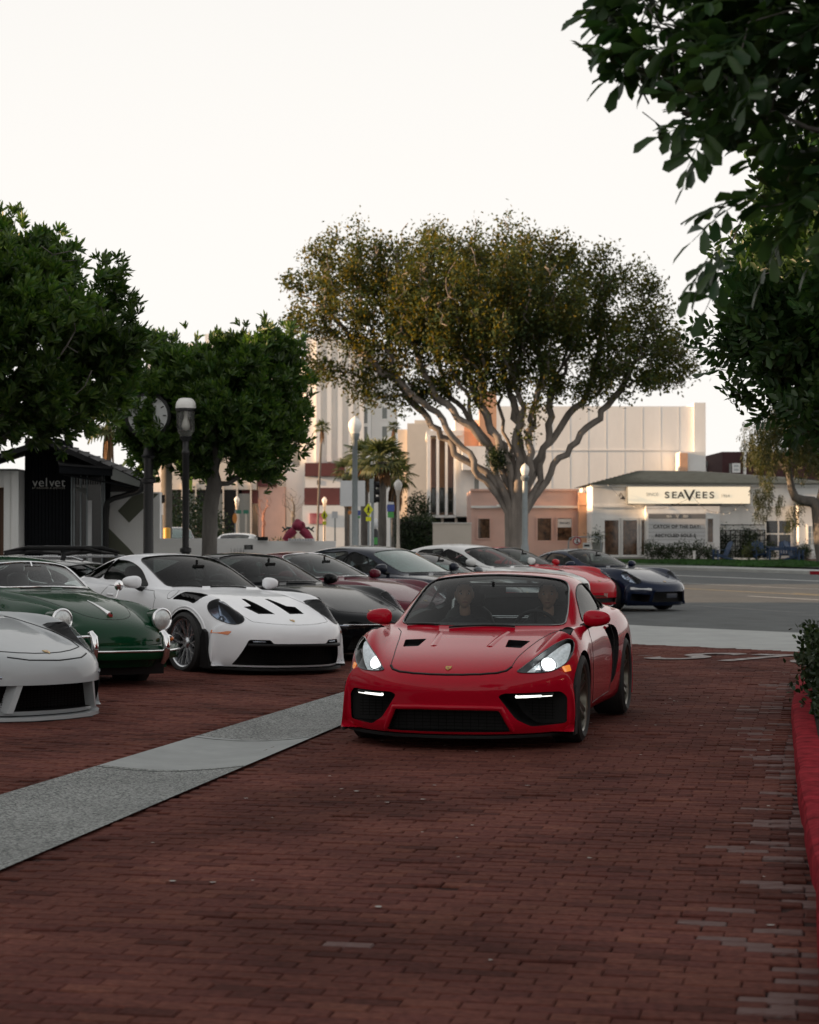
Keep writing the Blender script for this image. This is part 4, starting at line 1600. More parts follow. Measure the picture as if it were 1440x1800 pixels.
# ---- shoe shop across the street
Ys = 108.0
def sx(px): return at(px, Ys)
def sz(row): return zat(row, Ys)
shop = thing('shoe_shop', 'white single-storey shop with lit name sign and dark green hipped roof', 'shop')
gz = .2
W0, W1, D = sx(1042), sx(1475), 9.0
part_box(shop, 'wall', (W0, Ys, gz - .4), (W1, Ys + D, sz(853)), M_WHITE)
part_box(shop, 'cornice', (W0 - .08, Ys - .10, sz(856)), (W1 + .05, Ys - .001, sz(851)), M_WHITE)
part_box(shop, 'string_course', (W0 - .03, Ys - .06, sz(892)), (W1, Ys - .001, sz(888)), M_WHITE)
zr, ze = sz(824), sz(851)
rf = MB()
ov = .25
A = [(W0 - ov, Ys - ov, ze), (W1 + ov, Ys - ov, ze), (W1 + ov, Ys + D + ov, ze), (W0 - ov, Ys + D + ov, ze)]
B = [(sx(1135), Ys + 3.2, zr), (sx(1240), Ys + 3.2, zr - .02), (sx(1430), Ys + D * .5, zr - .35)]
rf.add(A + B + [(sx(1150), Ys + D * .6, zr)], [(0, 1, 6, 5, 4), (0, 4, 7, 3), (4, 5, 6, 7), (1, 2, 6), (2, 3, 7, 6), (3, 2, 1, 0)])
rf.build('roof', M_SHINGLE, shop)
# shingle courses on the front slope
sh = MB()
for k in range(12):
    t = k / 12
    a = Vector(A[0]).lerp(Vector(B[0]), t); b = Vector(A[1]).lerp(Vector(B[2]), t)
    sh.tube([a + Vector((0, -.01, .02)), b + Vector((0, -.01, .02))], .025, 4)
tag(sh.build('shingle', M_SHINGLE, shop), kind='stuff')
# the lit name sign
sg = MB().span((sx(1101), Ys - .42, sz(887)), (sx(1318), Ys - .12, sz(854.5))).build('sign_box', M_GREYTRIM, shop)
face = MB().span((sx(1102.5), Ys - .44, sz(885.5)), (sx(1316.5), Ys - .421, sz(856))).build('sign_face', M_SIGNLIT, sg)
for px_, ch, sz_, dz in ((1171, 'S', .48, 0), (1183.5, 'E', .48, 0), (1195.5, 'A', .48, 0), (1210, 'V', .84, -.03), (1225, 'E', .48, 0), (1237, 'E', .48, 0), (1249.5, 'S', .48, 0)):
    o = link('letter', text_mesh(ch, sz_, M_LETTERBLK, extrude=.008, font_bold=.008), sg, (sx(px_), Ys - .452, sz(871) + dz), (R(90), 0, 0))
    o.scale = (1.18, 1, 1)
lettering(sg, 'SINCE', .24, M_LETTERGREY, (sx(1145), Ys - .448, sz(869.5)), extrude=.004)
lettering(sg, '1964', .24, M_LETTERGREY, (sx(1273), Ys - .448, sz(872)), extrude=.004)
part_box(shop, 'awning', (sx(1178), Ys - .55, sz(889)), (sx(1266), Ys - .43, sz(886.6)), M_TRIM)
# projecting bay with the letter board
by = Ys - .7
part_box(shop, 'bay', (sx(1133), by, gz - .3), (sx(1262), Ys - .002, sz(890)), M_WHITE)
brd = MB().span((sx(1135), by - .12, sz(963.5)), (sx(1238), by - .001, sz(901))).build('letter_board', M_WHITE, shop)
MB().span((sx(1137), by - .135, sz(961)), (sx(1236.5), by - .121, sz(912.5))).build('board_face', M_BOARD, brd)
MB().span((sx(1137), by - .14, sz(912)), (sx(1236.5), by - .121, sz(903.5))).build('board_header', M_SIGNGREY, brd)
for k in range(6): MB().span((sx(1137), by - .142, sz(922.5 + k * 6.6)), (sx(1236.5), by - .136, sz(922 + k * 6.6))).build('board_rail', M_GREYTRIM, brd)
lettering(brd, 'SEA', .17, M_LETTER, (sx(1173), by - .15, sz(908)), extrude=.004, font_bold=.006)
lettering(brd, 'V', .27, M_LETTER, (sx(1187.5), by - .15, sz(908)), extrude=.004, font_bold=.006)
lettering(brd, 'EES', .17, M_LETTER, (sx(1202), by - .15, sz(908)), extrude=.004, font_bold=.006)
lettering(brd, 'CATCH OF THE DAY:', .235, M_LETTERBLK, (sx(1186.5), by - .15, sz(926)), extrude=.004, font_bold=.004, spacing=1.12)
lettering(brd, 'RECYCLED SOLE-S', .235, M_LETTERBLK, (sx(1184), by - .15, sz(941.5)), extrude=.004, font_bold=.006, spacing=1.12)
window_front(shop, sx(1240.5), sx(1250), sz(953), sz(912), by, .04, M_WARMGLASS)
# glazed double doors
for a, b, n in ((1063, 1087.5, 'door'), (1095, 1120, 'door'), (1127.5, 1132.5, 'sidelight')):
    window_front(shop, sx(a), sx(b), sz(975.5), sz(914.5), Ys, .13, M_WARMGLASS, name=n)
    if n == 'door': pass
part_box(shop, 'door_sill', (sx(1058), Ys - .5, gz - .2), (sx(1133), Ys - .07, sz(979)), M_CONC)
window_front(shop, sx(1347), sx(1389.5), sz(961.5), sz(915.5), Ys, .09, M_DARKGLASS, nx=2, nz=2)
# weatherboard lines on the front
wb = MB()
for k in range(24):
    z = gz + .15 + k * .15
    wb.span((W0 + .01, Ys - .012, z), (sx(1056), Ys - .001, z + .012)).span((sx(1266), Ys - .012, z), (sx(1343), Ys - .001, z + .012)).span((sx(1393), Ys - .012, z), (W1, Ys - .001, z + .012))
tag(wb.build('weatherboard', M_WHITE, shop), kind='stuff')
# wing with stable door at the right
part_box(shop, 'side_wing', (sx(1398), Ys - 1.0, gz - .3), (sx(1475), Ys - .003, sz(889)), M_WHITE)
rw_ = MB(); rw_.prism([(Ys - 1.25, sz(889)), (Ys - 1.25, sz(888)), (Ys + 1, sz(868)), (Ys + 1, sz(871))], ((sx(1394), 0, 0), (0, 1, 0), (0, 0, 1), (1, 0, 0)), 0, 3); rw_.build('wing_roof', M_SHINGLE, shop)
dr = MB().span((sx(1412), Ys - 1.05, sz(990)), (sx(1436), Ys - 1.002, sz(922))).build('stable_door', M_WHITE, shop)
window_front(dr, sx(1414.5), sx(1432.5), sz(957), sz(925), Ys - 1.055, .03, mat('door_glass', (.35, .38, .38), rough=.1, var=.1), nx=3, nz=3, name='door_window', depth=.02, inset=.01)
xb = MB()
for a, b in (((1414, 988), (1433, 964)), ((1414, 964), (1433, 988))):
    xb.tube([(sx(a[0]), Ys - 1.07, sz(a[1])), (sx(b[0]), Ys - 1.07, sz(b[1]))], .04, 4)
xb.build('door_brace', M_WHITE, dr)
MB().add(*ellipsoid((sx(1411.5), Ys - 1.1, sz(958)), (.05, .05, .05), 10, 6)).build('door_knob', M_BLACKIRON, dr, 60)
acu = thing('wall_unit', 'pale grey box unit beside the stable door of the white shop', 'box', (sx(1405), Ys - 1.3, 0))
MB().span((-.35, -.2, sz(980)), (.35, .25, sz(963))).build('casing', M_BEIGE, acu)
for k in range(5): MB().span((-.3, -.22, sz(978) + k * .09), (.3, -.201, sz(978) + k * .09 + .03)).build('louvre', M_GREYTRIM, acu)
lampg = thing('gooseneck_lamp', 'small gooseneck wall lamp left of the lit name sign', 'lamp', (sx(1090), Ys, 0))
MB().tube([(0, 0, sz(872)), (0, -.25, sz(867)), (.05, -.5, sz(869)), (.1, -.55, sz(874))], .02, 6).build('arm', M_BLACKIRON, lampg)
MB().lathe([(.04, .12), (.06, .06), (.16, -.04), (.15, -.05), (.02, .03)], 12, c=(.1, -.55, sz(876))).build('shade', M_BLACKIRON, lampg)

# ---- trellis with vine
tr = thing('trellis', 'dark lattice trellis with a climbing vine on the white shop wall', 'trellis')
for k in range(10):
    x = sx(1266) + (sx(1344) - sx(1266)) * k / 9
    MB().span((x - .025, Ys - .16, .25), (x + .025, Ys - .12, sz(932))).build('upright', M_BLACKIRON, tr)
for k in range(6):
    z = .55 + k * .28
    MB().span((sx(1266), Ys - .12, z), (sx(1344), Ys - .09, z + .04)).build('rail', M_BLACKIRON, tr)
rs_ = np.random.RandomState(2)
n = 520
vp = np.stack([rs_.uniform(sx(1266), sx(1344), n), np.full(n, Ys - .2) + rs_.normal(0, .06, n), rs_.beta(1.3, 1.5, n) * (sz(928) - .2) + .2], 1)
vp = vp[(np.sin(vp[:, 0] * 4.3) + rs_.normal(0, .9, n)) > -.1]
bv, bf = spray(7, .13, .07, 'tuft', rq)
tag(scatter('vine', bv, bf, vp, rot_to(rs_.normal(0, 1, (len(vp), 3)), rs_.uniform(0, 6, len(vp))), np.ones(len(vp)), M_LEAFBUSH, tr), kind='stuff')

# ---- pink shop next door
pk = thing('pink_shop', 'low pink stucco shop with three dark windows behind the fig tree', 'shop')
Yp = 112.0
def ax(px): return at(px, Yp)
def az(row): return zat(row, Yp)
part_box(pk, 'wall', (ax(828), Yp, -.3), (ax(1016), Yp + 8, az(862)), M_PINK)
part_box(pk, 'corner_bay', (ax(1016), Yp - .5, -.3), (ax(1041), Yp + 8, az(866)), M_SUNPEACH)  # sunlit end of the pink shop, its glow put into the colour
part_box(pk, 'parapet', (ax(827), Yp - .10, az(863)), (ax(1017), Yp - .001, az(859.5)), M_PINK)
part_box(pk, 'cornice', (ax(828), Yp - .14, az(893)), (ax(1015.5), Yp - .001, az(889)), M_WHITE2)
part_box(pk, 'bay_cornice', (ax(1014), Yp - .7, az(888)), (ax(1043), Yp - .501, az(883.5)), M_SUNPEACH)
part_box(pk, 'plinth', (ax(828), Yp - .08, -.3), (ax(1015.5), Yp - .001, az(950)), M_PINK)
for a, b, r0, r1, g_ in ((840.5, 861, 946, 912, M_WARMGLASS), (945, 969, 951, 911, M_WARMGLASS), (980, 1005, 951, 911, M_WARMGLASS)):
    w = window_front(pk, ax(a), ax(b), az(r0), az(r1), Yp, .07, g_, M_PINK, depth=.1)
bl = MB().span((ax(980.5), Yp - .06, az(927)), (ax(1004.5), Yp - .045, az(912))).build('window_blind', M_BOARD, pk)
lettering(bl, 'SEAVEES', .15, M_LETTERBLK, (ax(992.5), Yp - .07, az(919.5)), extrude=.003)
for a in (878, 884):
    pass
wl_ = thing('wall_lamp', 'small white lamp lit on the pink shop wall left of the fig trunk', 'lamp', (ax(881), Yp, az(889)))
MB().span((-.25, -.35, -.06), (.25, -.15, .06)).build('lamp_body', M_LAMPWHITE, wl_)
gw = thing('garden_wall', 'low pale pink-grey wall in front of the modern white house', 'wall')
part_box(gw, 'wall', (at(761, 108), 108, -.3), (at(829, 108), 108.35, zat(920, 108)), M_BEIGE)
part_box(gw, 'coping', (at(760, 108), 107.95, zat(920, 108)), (at(829.5, 108), 108.4, zat(918.5, 108)), M_PALE)

# ---- modern house with white fins
mh = thing('modern_house', 'modern white house with tall vertical fins and recesses tinted as sunlit', 'house')
Ym = 124.0
def mx_(px): return at(px, Ym)
def mz(row): return zat(row, Ym)
part_box(mh, 'wall', (mx_(800), Ym, mz(908)), (mx_(872), Ym + 9, mz(738)), M_PALE)
part_box(mh, 'recess_wall', (mx_(753), Ym + .8, mz(906)), (mx_(799.5), Ym + 9, mz(764)), M_BEIGE)
part_box(mh, 'roof_slab', (mx_(750), Ym - .25, mz(766)), (mx_(813), Ym + 9, mz(757)), M_WHITE2)
part_box(mh, 'floor_slab', (mx_(750), Ym - .25, mz(910)), (mx_(802), Ym + 9, mz(905.5)), M_WHITE2)
for a, b in ((751, 757), (767, 772), (782.5, 787), (797.5, 802)):
    part_box(mh, 'fin', (mx_(a), Ym - .3, mz(905.5)), (mx_(b), Ym + .75, mz(766)), M_WHITE)
for a, b in ((758, 766.5), (773, 782), (788, 797)):
    part_box(mh, 'sun_tinted_panel', (mx_(a), Ym + .74, mz(905)), (mx_(b), Ym + .79, mz(770)), M_SUNPEACH if a == 773 else M_PINK)  # sunlight between the fins, put into the panel colour
    window_front(mh, mx_(a) + .05, mx_(b) - .05, mz(900), mz(858), Ym + .735, .04, M_DARKGLASS, M_GREYTRIM, nz=2)
part_box(mh, 'balcony', (mx_(812), Ym - 1.2, mz(827)), (mx_(853), Ym - .002, mz(786)), M_WHITE)
part_box(mh, 'balcony_recess', (mx_(816), Ym - .004, mz(784)), (mx_(850), Ym + .001, mz(745)), M_SUNPEACH)
part_box(mh, 'upper_box', (mx_(842), Ym - .9, mz(784)), (mx_(872), Ym - .003, mz(690)), M_SUNPEACH)
window_front(mh, mx_(834), mx_(842), mz(862), mz(832), Ym, .04, M_GREYTRIM, M_WHITE)
part_box(mh, 'porch', (mx_(838), Ym - 1.0, mz(905)), (mx_(855), Ym - .003, mz(866)), M_WHITE2)
for a in (776, 800): part_box(mh, 'pillar', (mx_(a), Ym + .2, -.2), (mx_(a + 4), Ym + .7, mz(910)), M_BEIGE)
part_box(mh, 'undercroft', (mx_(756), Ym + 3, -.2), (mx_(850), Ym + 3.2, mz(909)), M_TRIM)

# ---- beige block left of it, large blank block behind
be = thing('beige_block', 'tall plain beige building with stepped parapet right of the palms', 'building')
Yb = 140.0
part_box(be, 'wall', (at(716, Yb), Yb, -.2), (at(757, Yb), Yb + 10, zat(744, Yb)), M_BEIGE)
part_box(be, 'lower_wing', (at(699, Yb), Yb + .6, -.2), (at(715.8, Yb), Yb + 10, zat(754, Yb)), M_BEIGE)
part_box(be, 'parapet', (at(729, Yb), Yb + .3, zat(744, Yb)), (at(757, Yb), Yb + 9, zat(738, Yb)), M_BEIGE)
M_JOINT = mat('panel_joint', (.72, .70, .67), rough=.9, var=.08)
wbk = thing('blank_building', 'large windowless off-white building behind the shops', 'building')
Yw = 152.0
part_box(wbk, 'wall', (at(868, Yw), Yw, -.2), (at(1219, Yw), Yw + 20, zat(714, Yw)), M_PALE)
part_box(wbk, 'end_wall', (at(1219.3, Yw), Yw - .3, -.2), (at(1240, Yw), Yw + 20, zat(708, Yw)), M_PALE)
part_box(wbk, 'stair_block', (at(1187, Yw), Yw - 3, -.2), (at(1229, Yw), Yw - .31, zat(797, Yw)), M_WHITE2)
part_box(wbk, 'stair_front', (at(1185.5, Yw), Yw - 3.2, zat(905, Yw)), (at(1199, Yw), Yw - 3.01, zat(799, Yw)), M_SUNPEACH)
for k in range(10): part_box(wbk, 'wall_joint', (at(905 + k * 32, Yw), Yw - .01, 0), (at(905.8 + k * 32, Yw), Yw - .001, zat(716, Yw)), M_JOINT)
part_box(wbk, 'wall_band', (at(870, Yw), Yw - .06, zat(792, Yw)), (at(1185, Yw), Yw - .032, zat(790, Yw)), M_PALE)
dk = thing('brick_block', 'dark maroon brick building behind the shop roof', 'building')
Yd = 160.0
part_box(dk, 'wall', (at(1270, Yd), Yd, -.2), (at(1480, Yd), Yd + 10, zat(794, Yd)), M_BRICKDK)
window_front(dk, at(1290, Yd), at(1299, Yd), zat(828, Yd), zat(817, Yd), Yd, .12, mat('pale_pane', (.5, .52, .53), rough=.2, var=.1), nz=2)
MB().tube([(at(1308.5, Yd), Yd - .3, 0), (at(1308.5, Yd), Yd - .3, zat(775, Yd))], .12, 8).build('drain_pipe', M_PALE, dk)
MB().tube([(at(1283, Yd), Yd - .3, 0), (at(1283, Yd), Yd - .3, zat(815, Yd))], .08, 6).build('vent_pipe', M_GREYTRIM, dk)
sm = thing('grey_house', 'small grey house glimpsed between the blank building and the dark brick one', 'house')
part_box(sm, 'wall', (at(1236, 168), 168, -.2), (at(1275, 168), 176, zat(813, 168)), M_BEIGE)
part_box(sm, 'roof', (at(1234, 168), 167.6, zat(820, 168)), (at(1272, 168), 167.99, zat(811, 168)), M_GREYTRIM)
part_box(sm, 'dormer', (at(1250, 168), 168.2, zat(812.8, 168)), (at(1262, 168), 170, zat(800, 168)), M_PALE)
for a in (1243, 1258): window_front(sm, at(a, 168), at(a + 9, 168), zat(829, 168), zat(823, 168), 167.99, .1, M_DARKGLASS)

# ---- hotel far up the side street
ho = thing('hotel', 'big white hotel with maroon balcony bands at the end of the street', 'hotel')
Yh = 230.0
def hx(px): return at(px, Yh)
def hz(row): return zat(row, Yh)
part_box(ho, 'tower', (hx(538), Yh, -.3), (hx(652), Yh + 30, hz(592)), M_HOTEL)
part_box(ho, 'tower_end', (hx(652.3), Yh + 2, -.3), (hx(696), Yh + 30, hz(600)), M_HOTEL)
part_box(ho, 'side_wing', (hx(502), Yh + 1.5, -.3), (hx(537.8), Yh + 30, hz(640)), M_HOTEL)
for a in (556, 575, 594, 613, 632): part_box(ho, 'pier', (hx(a), Yh - .6, hz(812)), (hx(a + 8), Yh - .002, hz(596)), M_HOTEL)
part_box(ho, 'wing_window', (hx(513), Yh + 1.42, hz(817)), (hx(526), Yh + 1.499, hz(772)), M_GREYTRIM)
for r0 in range(5):
    z = 772 - r0 * 33
    window_front(ho, hx(671.5), hx(680), hz(z - 5), hz(z - 24), Yh + 2, .2, M_GREYTRIM, M_HOTEL)
    window_front(ho, hx(632), hx(646), hz(z + 5), hz(z - 22), Yh, .2, M_GREYTRIM, M_HOTEL)
part_box(ho, 'balcony_band', (hx(538), Yh - 2.5, hz(838)), (hx(607), Yh - .61, hz(815)), M_MAROON)
part_box(ho, 'balcony_band', (hx(537), Yh - 2.5, hz(888)), (hx(598), Yh - .61, hz(858.5)), M_MAROON)
part_box(ho, 'ground_floor', (hx(534), Yh - 3.0, -.3), (hx(612), Yh - .62, hz(889)), M_WHITE2)
part_box(ho, 'band_wall', (hx(538), Yh - 2.0, hz(858)), (hx(607), Yh - .612, hz(838.5)), M_HOTEL)
part_box(ho, 'small_window', (hx(559), Yh - 2.05, hz(853)), (hx(565), Yh - 2.01, hz(845)), M_TRIM)
part_box(ho, 'low_wing', (hx(240), Yh + 8, -.3), (hx(500), Yh + 30, hz(610)), M_HOTEL)
part_box(ho, 'roof_house', (hx(346), Yh + 9, hz(610)), (hx(425), Yh + 28, hz(573)), M_HOTEL)
part_box(ho, 'roof_house', (hx(290), Yh + 10, hz(610)), (hx(340), Yh + 28, hz(589)), M_HOTEL)
part_box(ho, 'balcony_band', (hx(454), Yh - .5, hz(855)), (hx(486), Yh + 1.4, hz(836)), M_MAROON)
part_box(ho, 'balcony_band', (hx(426), Yh - .5, hz(885)), (hx(454), Yh + 1.4, hz(862)), M_MAROON)
part_box(ho, 'annex_wall', (hx(454.5), Yh - .2, -.3), (hx(501), Yh + 1.45, hz(855.5)), M_PINK)
for k in range(6):
    part_box(ho, 'annex_bay', (hx(300 + k * 24), Yh - 1, -.3), (hx(321 + k * 24), Yh + 7.9, hz(862 + (k % 2) * 6)), M_GREYTRIM if k % 2 else M_TRIM)
    part_box(ho, 'annex_pier', (hx(321.5 + k * 24), Yh - 1.5, -.3), (hx(323.5 + k * 24), Yh + 7.9, hz(850)), M_BEIGE)
part_box(ho, 'annex_upper', (hx(296), Yh - 1.2, hz(861)), (hx(452), Yh + 7.9, hz(800)), M_BEIGE)
pos_ = thing('poster', 'pinkish red poster panel on the hotel ground floor', 'poster')
MB().span((hx(547), Yh - 3.2, hz(921)), (hx(561), Yh - 3.01, hz(902.5))).span((hx(562.5), Yh - 3.2, hz(921)), (hx(575), Yh - 3.01, hz(902.5))).build('panel', mat('red_poster', (.42, .05, .07), rough=.6, var=.3, scale=.5, col2=(.6, .3, .3)), pos_)

# ---- black clothing shop on the left
vs_ = thing('clothes_shop', 'black gabled clothes shop with its white name on the dark facade', 'shop')
Yv = 41.0
def vx(px, y=Yv): return at(px, y)
def vz(row, y=Yv): return zat(row, y)
n_b = 14
for k in range(n_b):          # vertical facade boards
    a = 43 + (128 - 43) * k / n_b; b = 43 + (128 - 43) * (k + 1) / n_b
    part_box(vs_, 'board', (vx(a) + .004, Yv + .0, -.1), (vx(b) - .004, Yv + .06, vz(770 + max(0, (a - 100)) * .35)), M_BLACKWOOD)
part_box(vs_, 'facade', (vx(43), Yv + .061, -.1), (vx(187), Yv + 6, vz(818)), M_BLACKWOOD)
for px_, ch in ((62, 'v'), (73, 'e'), (82, 'l'), (91.5, 'v'), (101.5, 'e'), (111.5, 't')):
    link('letter', text_mesh(ch, .255, M_LETTER, extrude=.012, font_bold=-.0025, align='CENTER'), vs_, (vx(px_), Yv - .03, vz(848.5)), (R(90), 0, 0))
lettering(vs_, 'BY GRAHAM & SPENCER', .05, M_LETTERGREY, (vx(85.5), Yv - .015, vz(858)), extrude=.004, spacing=1.25)
# shop front with slim mullions
sf = part_box(vs_, 'shop_front', (vx(126), Yv - .02, -.1), (vx(184), Yv + .05, vz(838)), M_GLOSSBLK)
for a in (125.5, 130, 141.5, 152.5, 179, 183):
    MB().span((vx(a), Yv - .06, -.1), (vx(a) + .025, Yv - .021, vz(836))).build('mullion', M_STEELPOST, sf)
for k in range(12): MB().span((vx(128.5 + k * 4.3), Yv - .05, vz(852)), (vx(128.5 + k * 4.3) + .02, Yv - .021, vz(840))).build('screen_slat', M_TRIM, sf)
MB().span((vx(155), Yv - .05, -.1), (vx(162), Yv - .022, vz(880))).build('blind', M_BOARD, sf)
MB().add([(vx(131), Yv - .10, vz(858)), (vx(152), Yv - .10, vz(870)), (vx(152), Yv - .02, vz(858)), (vx(131), Yv - .02, vz(856))], [(0, 1, 2, 3)]).build('awning', M_GREYTRIM, sf)
# roof: gable falling to the right, deep eave
def slab(name, pts, th, m, parent):
    v = [Vector(p) for p in pts]
    nn = (v[1] - v[0]).cross(v[2] - v[0]).normalized()
    if nn.z < 0: nn = -nn
    k = len(v)
    mb = MB(); mb.add(v + [p - nn * th for p in v], [tuple(range(k)), tuple(range(2 * k - 1, k - 1, -1))] + [(i, k + i, k + (i + 1) % k, (i + 1) % k) for i in range(k)])
    return mb.build(name, m, parent)
ridge = (at(80, 44), 44, zat(768, 44)); eave = (at(262, 41.5), 41.5, zat(842, 41.5))
slab('roof', [(at(78, 39.6), 39.6, zat(770, 39.6)), (at(255, 39.6), 39.6, zat(846, 39.6)), (at(270, 47), 47, zat(840, 47)), (at(100, 47), 47, zat(775, 47))], .10, M_BLACKSHING, vs_)
slab('roof', [(at(-160, 39.6), 39.6, zat(850, 39.6)), (at(78, 39.6), 39.6, zat(770.5, 39.6)), (at(100, 47), 47, zat(775.5, 47)), (at(-130, 47), 47, zat(850, 47))], .10, M_BLACKSHING, vs_)
for k in range(9):
    t = k / 9
    a = Vector((at(78, 39.6), 39.6, zat(770, 39.6))).lerp(Vector((at(255, 39.6), 39.6, zat(846, 39.6))), t)
    b = Vector((at(100, 47), 47, zat(775, 47))).lerp(Vector((at(270, 47), 47, zat(840, 47))), t)
    MB().tube([a + Vector((0, 0, .015)), b + Vector((0, 0, .015))], .022, 4).build('shingle_course', M_BLACKSHING, vs_)
slab('gable', [(vx(43), 41.07, zat(985, 41.07)), (vx(43), 41.07, zat(774, 41.07)), (vx(82), 41.07, zat(773, 41.07)), (at(197, 41.07), 41.07, zat(822, 41.07)), (at(187, 41.07), 41.07, zat(985, 41.07))], .03, M_BLACKWOOD, vs_)
slab('front_slope', [(at(104, 39.45), 39.45, zat(814.5, 39.45)), (at(199, 39.45), 39.45, zat(821, 39.45)), (at(254, 41.4), 41.4, zat(845, 41.4)), (at(83, 43.5), 43.5, zat(770, 43.5))], .04, M_BLACKSHING, vs_)
slab('fascia', [(at(104, 39.5), 39.5, zat(815, 39.5)), (at(198, 39.5), 39.5, zat(822, 39.5)), (at(198, 39.5), 39.5, zat(837, 39.5)), (at(104, 39.5), 39.5, zat(832, 39.5))], .03, M_BLACKWOOD, vs_)
slab('eave_board', [(at(197, 39.5), 39.5, zat(822, 39.5)), (at(247, 39.55), 39.55, zat(846, 39.55)), (at(245, 39.55), 39.55, zat(856, 39.55)), (at(195, 39.5), 39.5, zat(842, 39.5))], .03, M_GREYTRIM, vs_)
slab('soffit', [(at(110, 39.55), 39.55, zat(832, 39.55)), (at(246, 39.55), 39.55, zat(856, 39.55)), (at(252, 46.5), 46.5, zat(862, 46.5)), (at(120, 46.5), 46.5, zat(842, 46.5))], .02, M_BLACKWOOD, vs_)
MB().tube([(at(254, 39.5), 39.5, zat(846, 39.5)), (at(252, 39.5), 39.5, zat(857, 39.5)), (at(244, 39.6), 39.6, zat(864, 39.6)), (at(200, 40.7), 40.7, zat(876, 40.7)), (at(189, 40.8), 40.8, zat(882, 40.8)), (at(186, 40.9), 40.9, zat(894, 40.9)), (at(186, 40.9), 40.9, 0)], .055, 10).build('downpipe', M_BLACKIRON, vs_, 60)
# white shop at the very left, running on towards the camera outside the frame
wsn = thing('white_shop', 'white shop front with brown door at the left edge', 'shop')
part_box(wsn, 'pier', (vx(17), 40.4, -.1), (vx(42.5), 41.2, vz(829)), M_WHITE)
part_box(wsn, 'lintel', (vx(-130), 40.5, vz(857)), (vx(16.8), 41.2, vz(829)), M_WHITE)
part_box(wsn, 'pier_trim', (vx(28), 40.36, -.1), (vx(29.5), 40.399, vz(831)), M_WHITE2)
dd = part_box(wsn, 'door', (vx(-40), 40.8, -.1), (vx(16.8), 40.9, vz(857.5)), M_WOOD)
for k in range(5): MB().span((vx(-38 + k * 11), 40.76, .1), (vx(-38 + k * 11) + .07, 40.799, vz(862))).build('door_rail', M_WOOD, dd)
part_box(wsn, 'roof', (vx(-140), 40.2, vz(828.5)), (vx(42), 46, vz(826)), M_GREYTRIM)
row_ = thing('unseen_shop_row', 'unseen long shop row on the left of the plaza, sized to shade it', 'shop')  # out of view; height and length set to shade the plaza
part_box(row_, 'wall', (-19, -14, -.1), (-13.5, 40, 6.4), M_WHITE2)
part_box(row_, 'roof', (-19.3, -14.3, 6.4), (-13.1, 40.3, 6.65), M_GREYTRIM)
for k in range(8):
    wv = MB().span((-13.5, 8 + k * 4, .5), (-13.42, 10.6 + k * 4, 2.7)).build('window', M_DARKGLASS, row_)
blk = thing('shade_block', 'unseen three-storey block added left of the side street for its shade', 'building')  # out of view; added to keep the street in shade
part_box(blk, 'wall', (-52, 62, -.1), (-31, 132, 8.6), M_BEIGE)
part_box(blk, 'parapet', (-52.2, 61.8, 8.6), (-30.8, 132.2, 9.2), M_PALE)
for k in range(10):
    for z in (1.2, 4.2, 6.6): MB().span((-31, 65 + k * 6.4, z), (-30.93, 68 + k * 6.4, z + 1.5)).build('window', M_DARKGLASS, blk)
# right of the drive, unseen: arcade added for the paintwork to mirror
rs2 = thing('unseen_shop_row', 'unseen dark brick arcade with white pillars, added right of the drive for car reflections', 'shop')
part_box(rs2, 'wall', (14, -6, -.1), (19, 26, 5.2), M_BRICKDK)
part_box(rs2, 'roof', (13.6, -6.3, 5.2), (19.3, 26.3, 5.4), M_SHINGLE)
for k in range(7):
    MB().span((13.93, -3.5 + k * 4.2, .5), (13.999, -.6 + k * 4.2, 2.7)).build('window', M_DARKGLASS, rs2)
    MB().span((13.6, -5.4 + k * 4.2, -.1), (13.98, -4.9 + k * 4.2, 3.4)).build('pillar', M_WHITE2, rs2)

# ---- white boundary wall with olive mural
mw = thing('mural_wall', 'white boundary wall with an olive painted arrow shape beside the black shop', 'wall')
Yl = 41.35
part_box(mw, 'wall', (at(188.5, Yl), Yl, -.1), (at(281, Yl), Yl + .3, zat(865, Yl)), M_WHITE2)
part_box(mw, 'low_wall', (at(281.05, Yl), Yl, -.1), (at(330, Yl), Yl + .3, zat(946.5, Yl)), M_WHITE2)
me_ = MB(); me_.prism([(at(p, Yl), zat(r_, Yl)) for p, r_ in ((207, 898), (238, 866.5), (279, 867.5), (227, 919))], ((0, Yl, 0), (1, 0, 0), (0, 0, 1), (0, -1, 0)), .0005, .006); me_.build('painted_bar', M_OLIVE, mw)
me_ = MB(); me_.prism([(at(p, Yl), zat(r_, Yl)) for p, r_ in ((188, 925), (227, 964), (250, 990), (188, 990))], ((0, Yl, 0), (1, 0, 0), (0, 0, 1), (0, -1, 0)), .0005, .006); me_.build('painted_bar', M_OLIVE, mw)
Yl = 46.0
lw = thing('planter_wall', 'low white wall behind the parked cars carrying the crimson figure', 'wall')
part_box(lw, 'wall', (at(318, Yl), Yl + .001, -.1), (at(470, Yl), Yl + .31, zat(946.5, Yl)), M_WHITE2)
part_box(lw, 'wall_end', (at(470.05, Yl), Yl + .002, -.1), (at(590, Yl), Yl + .31, zat(951, Yl)), M_WHITE2)

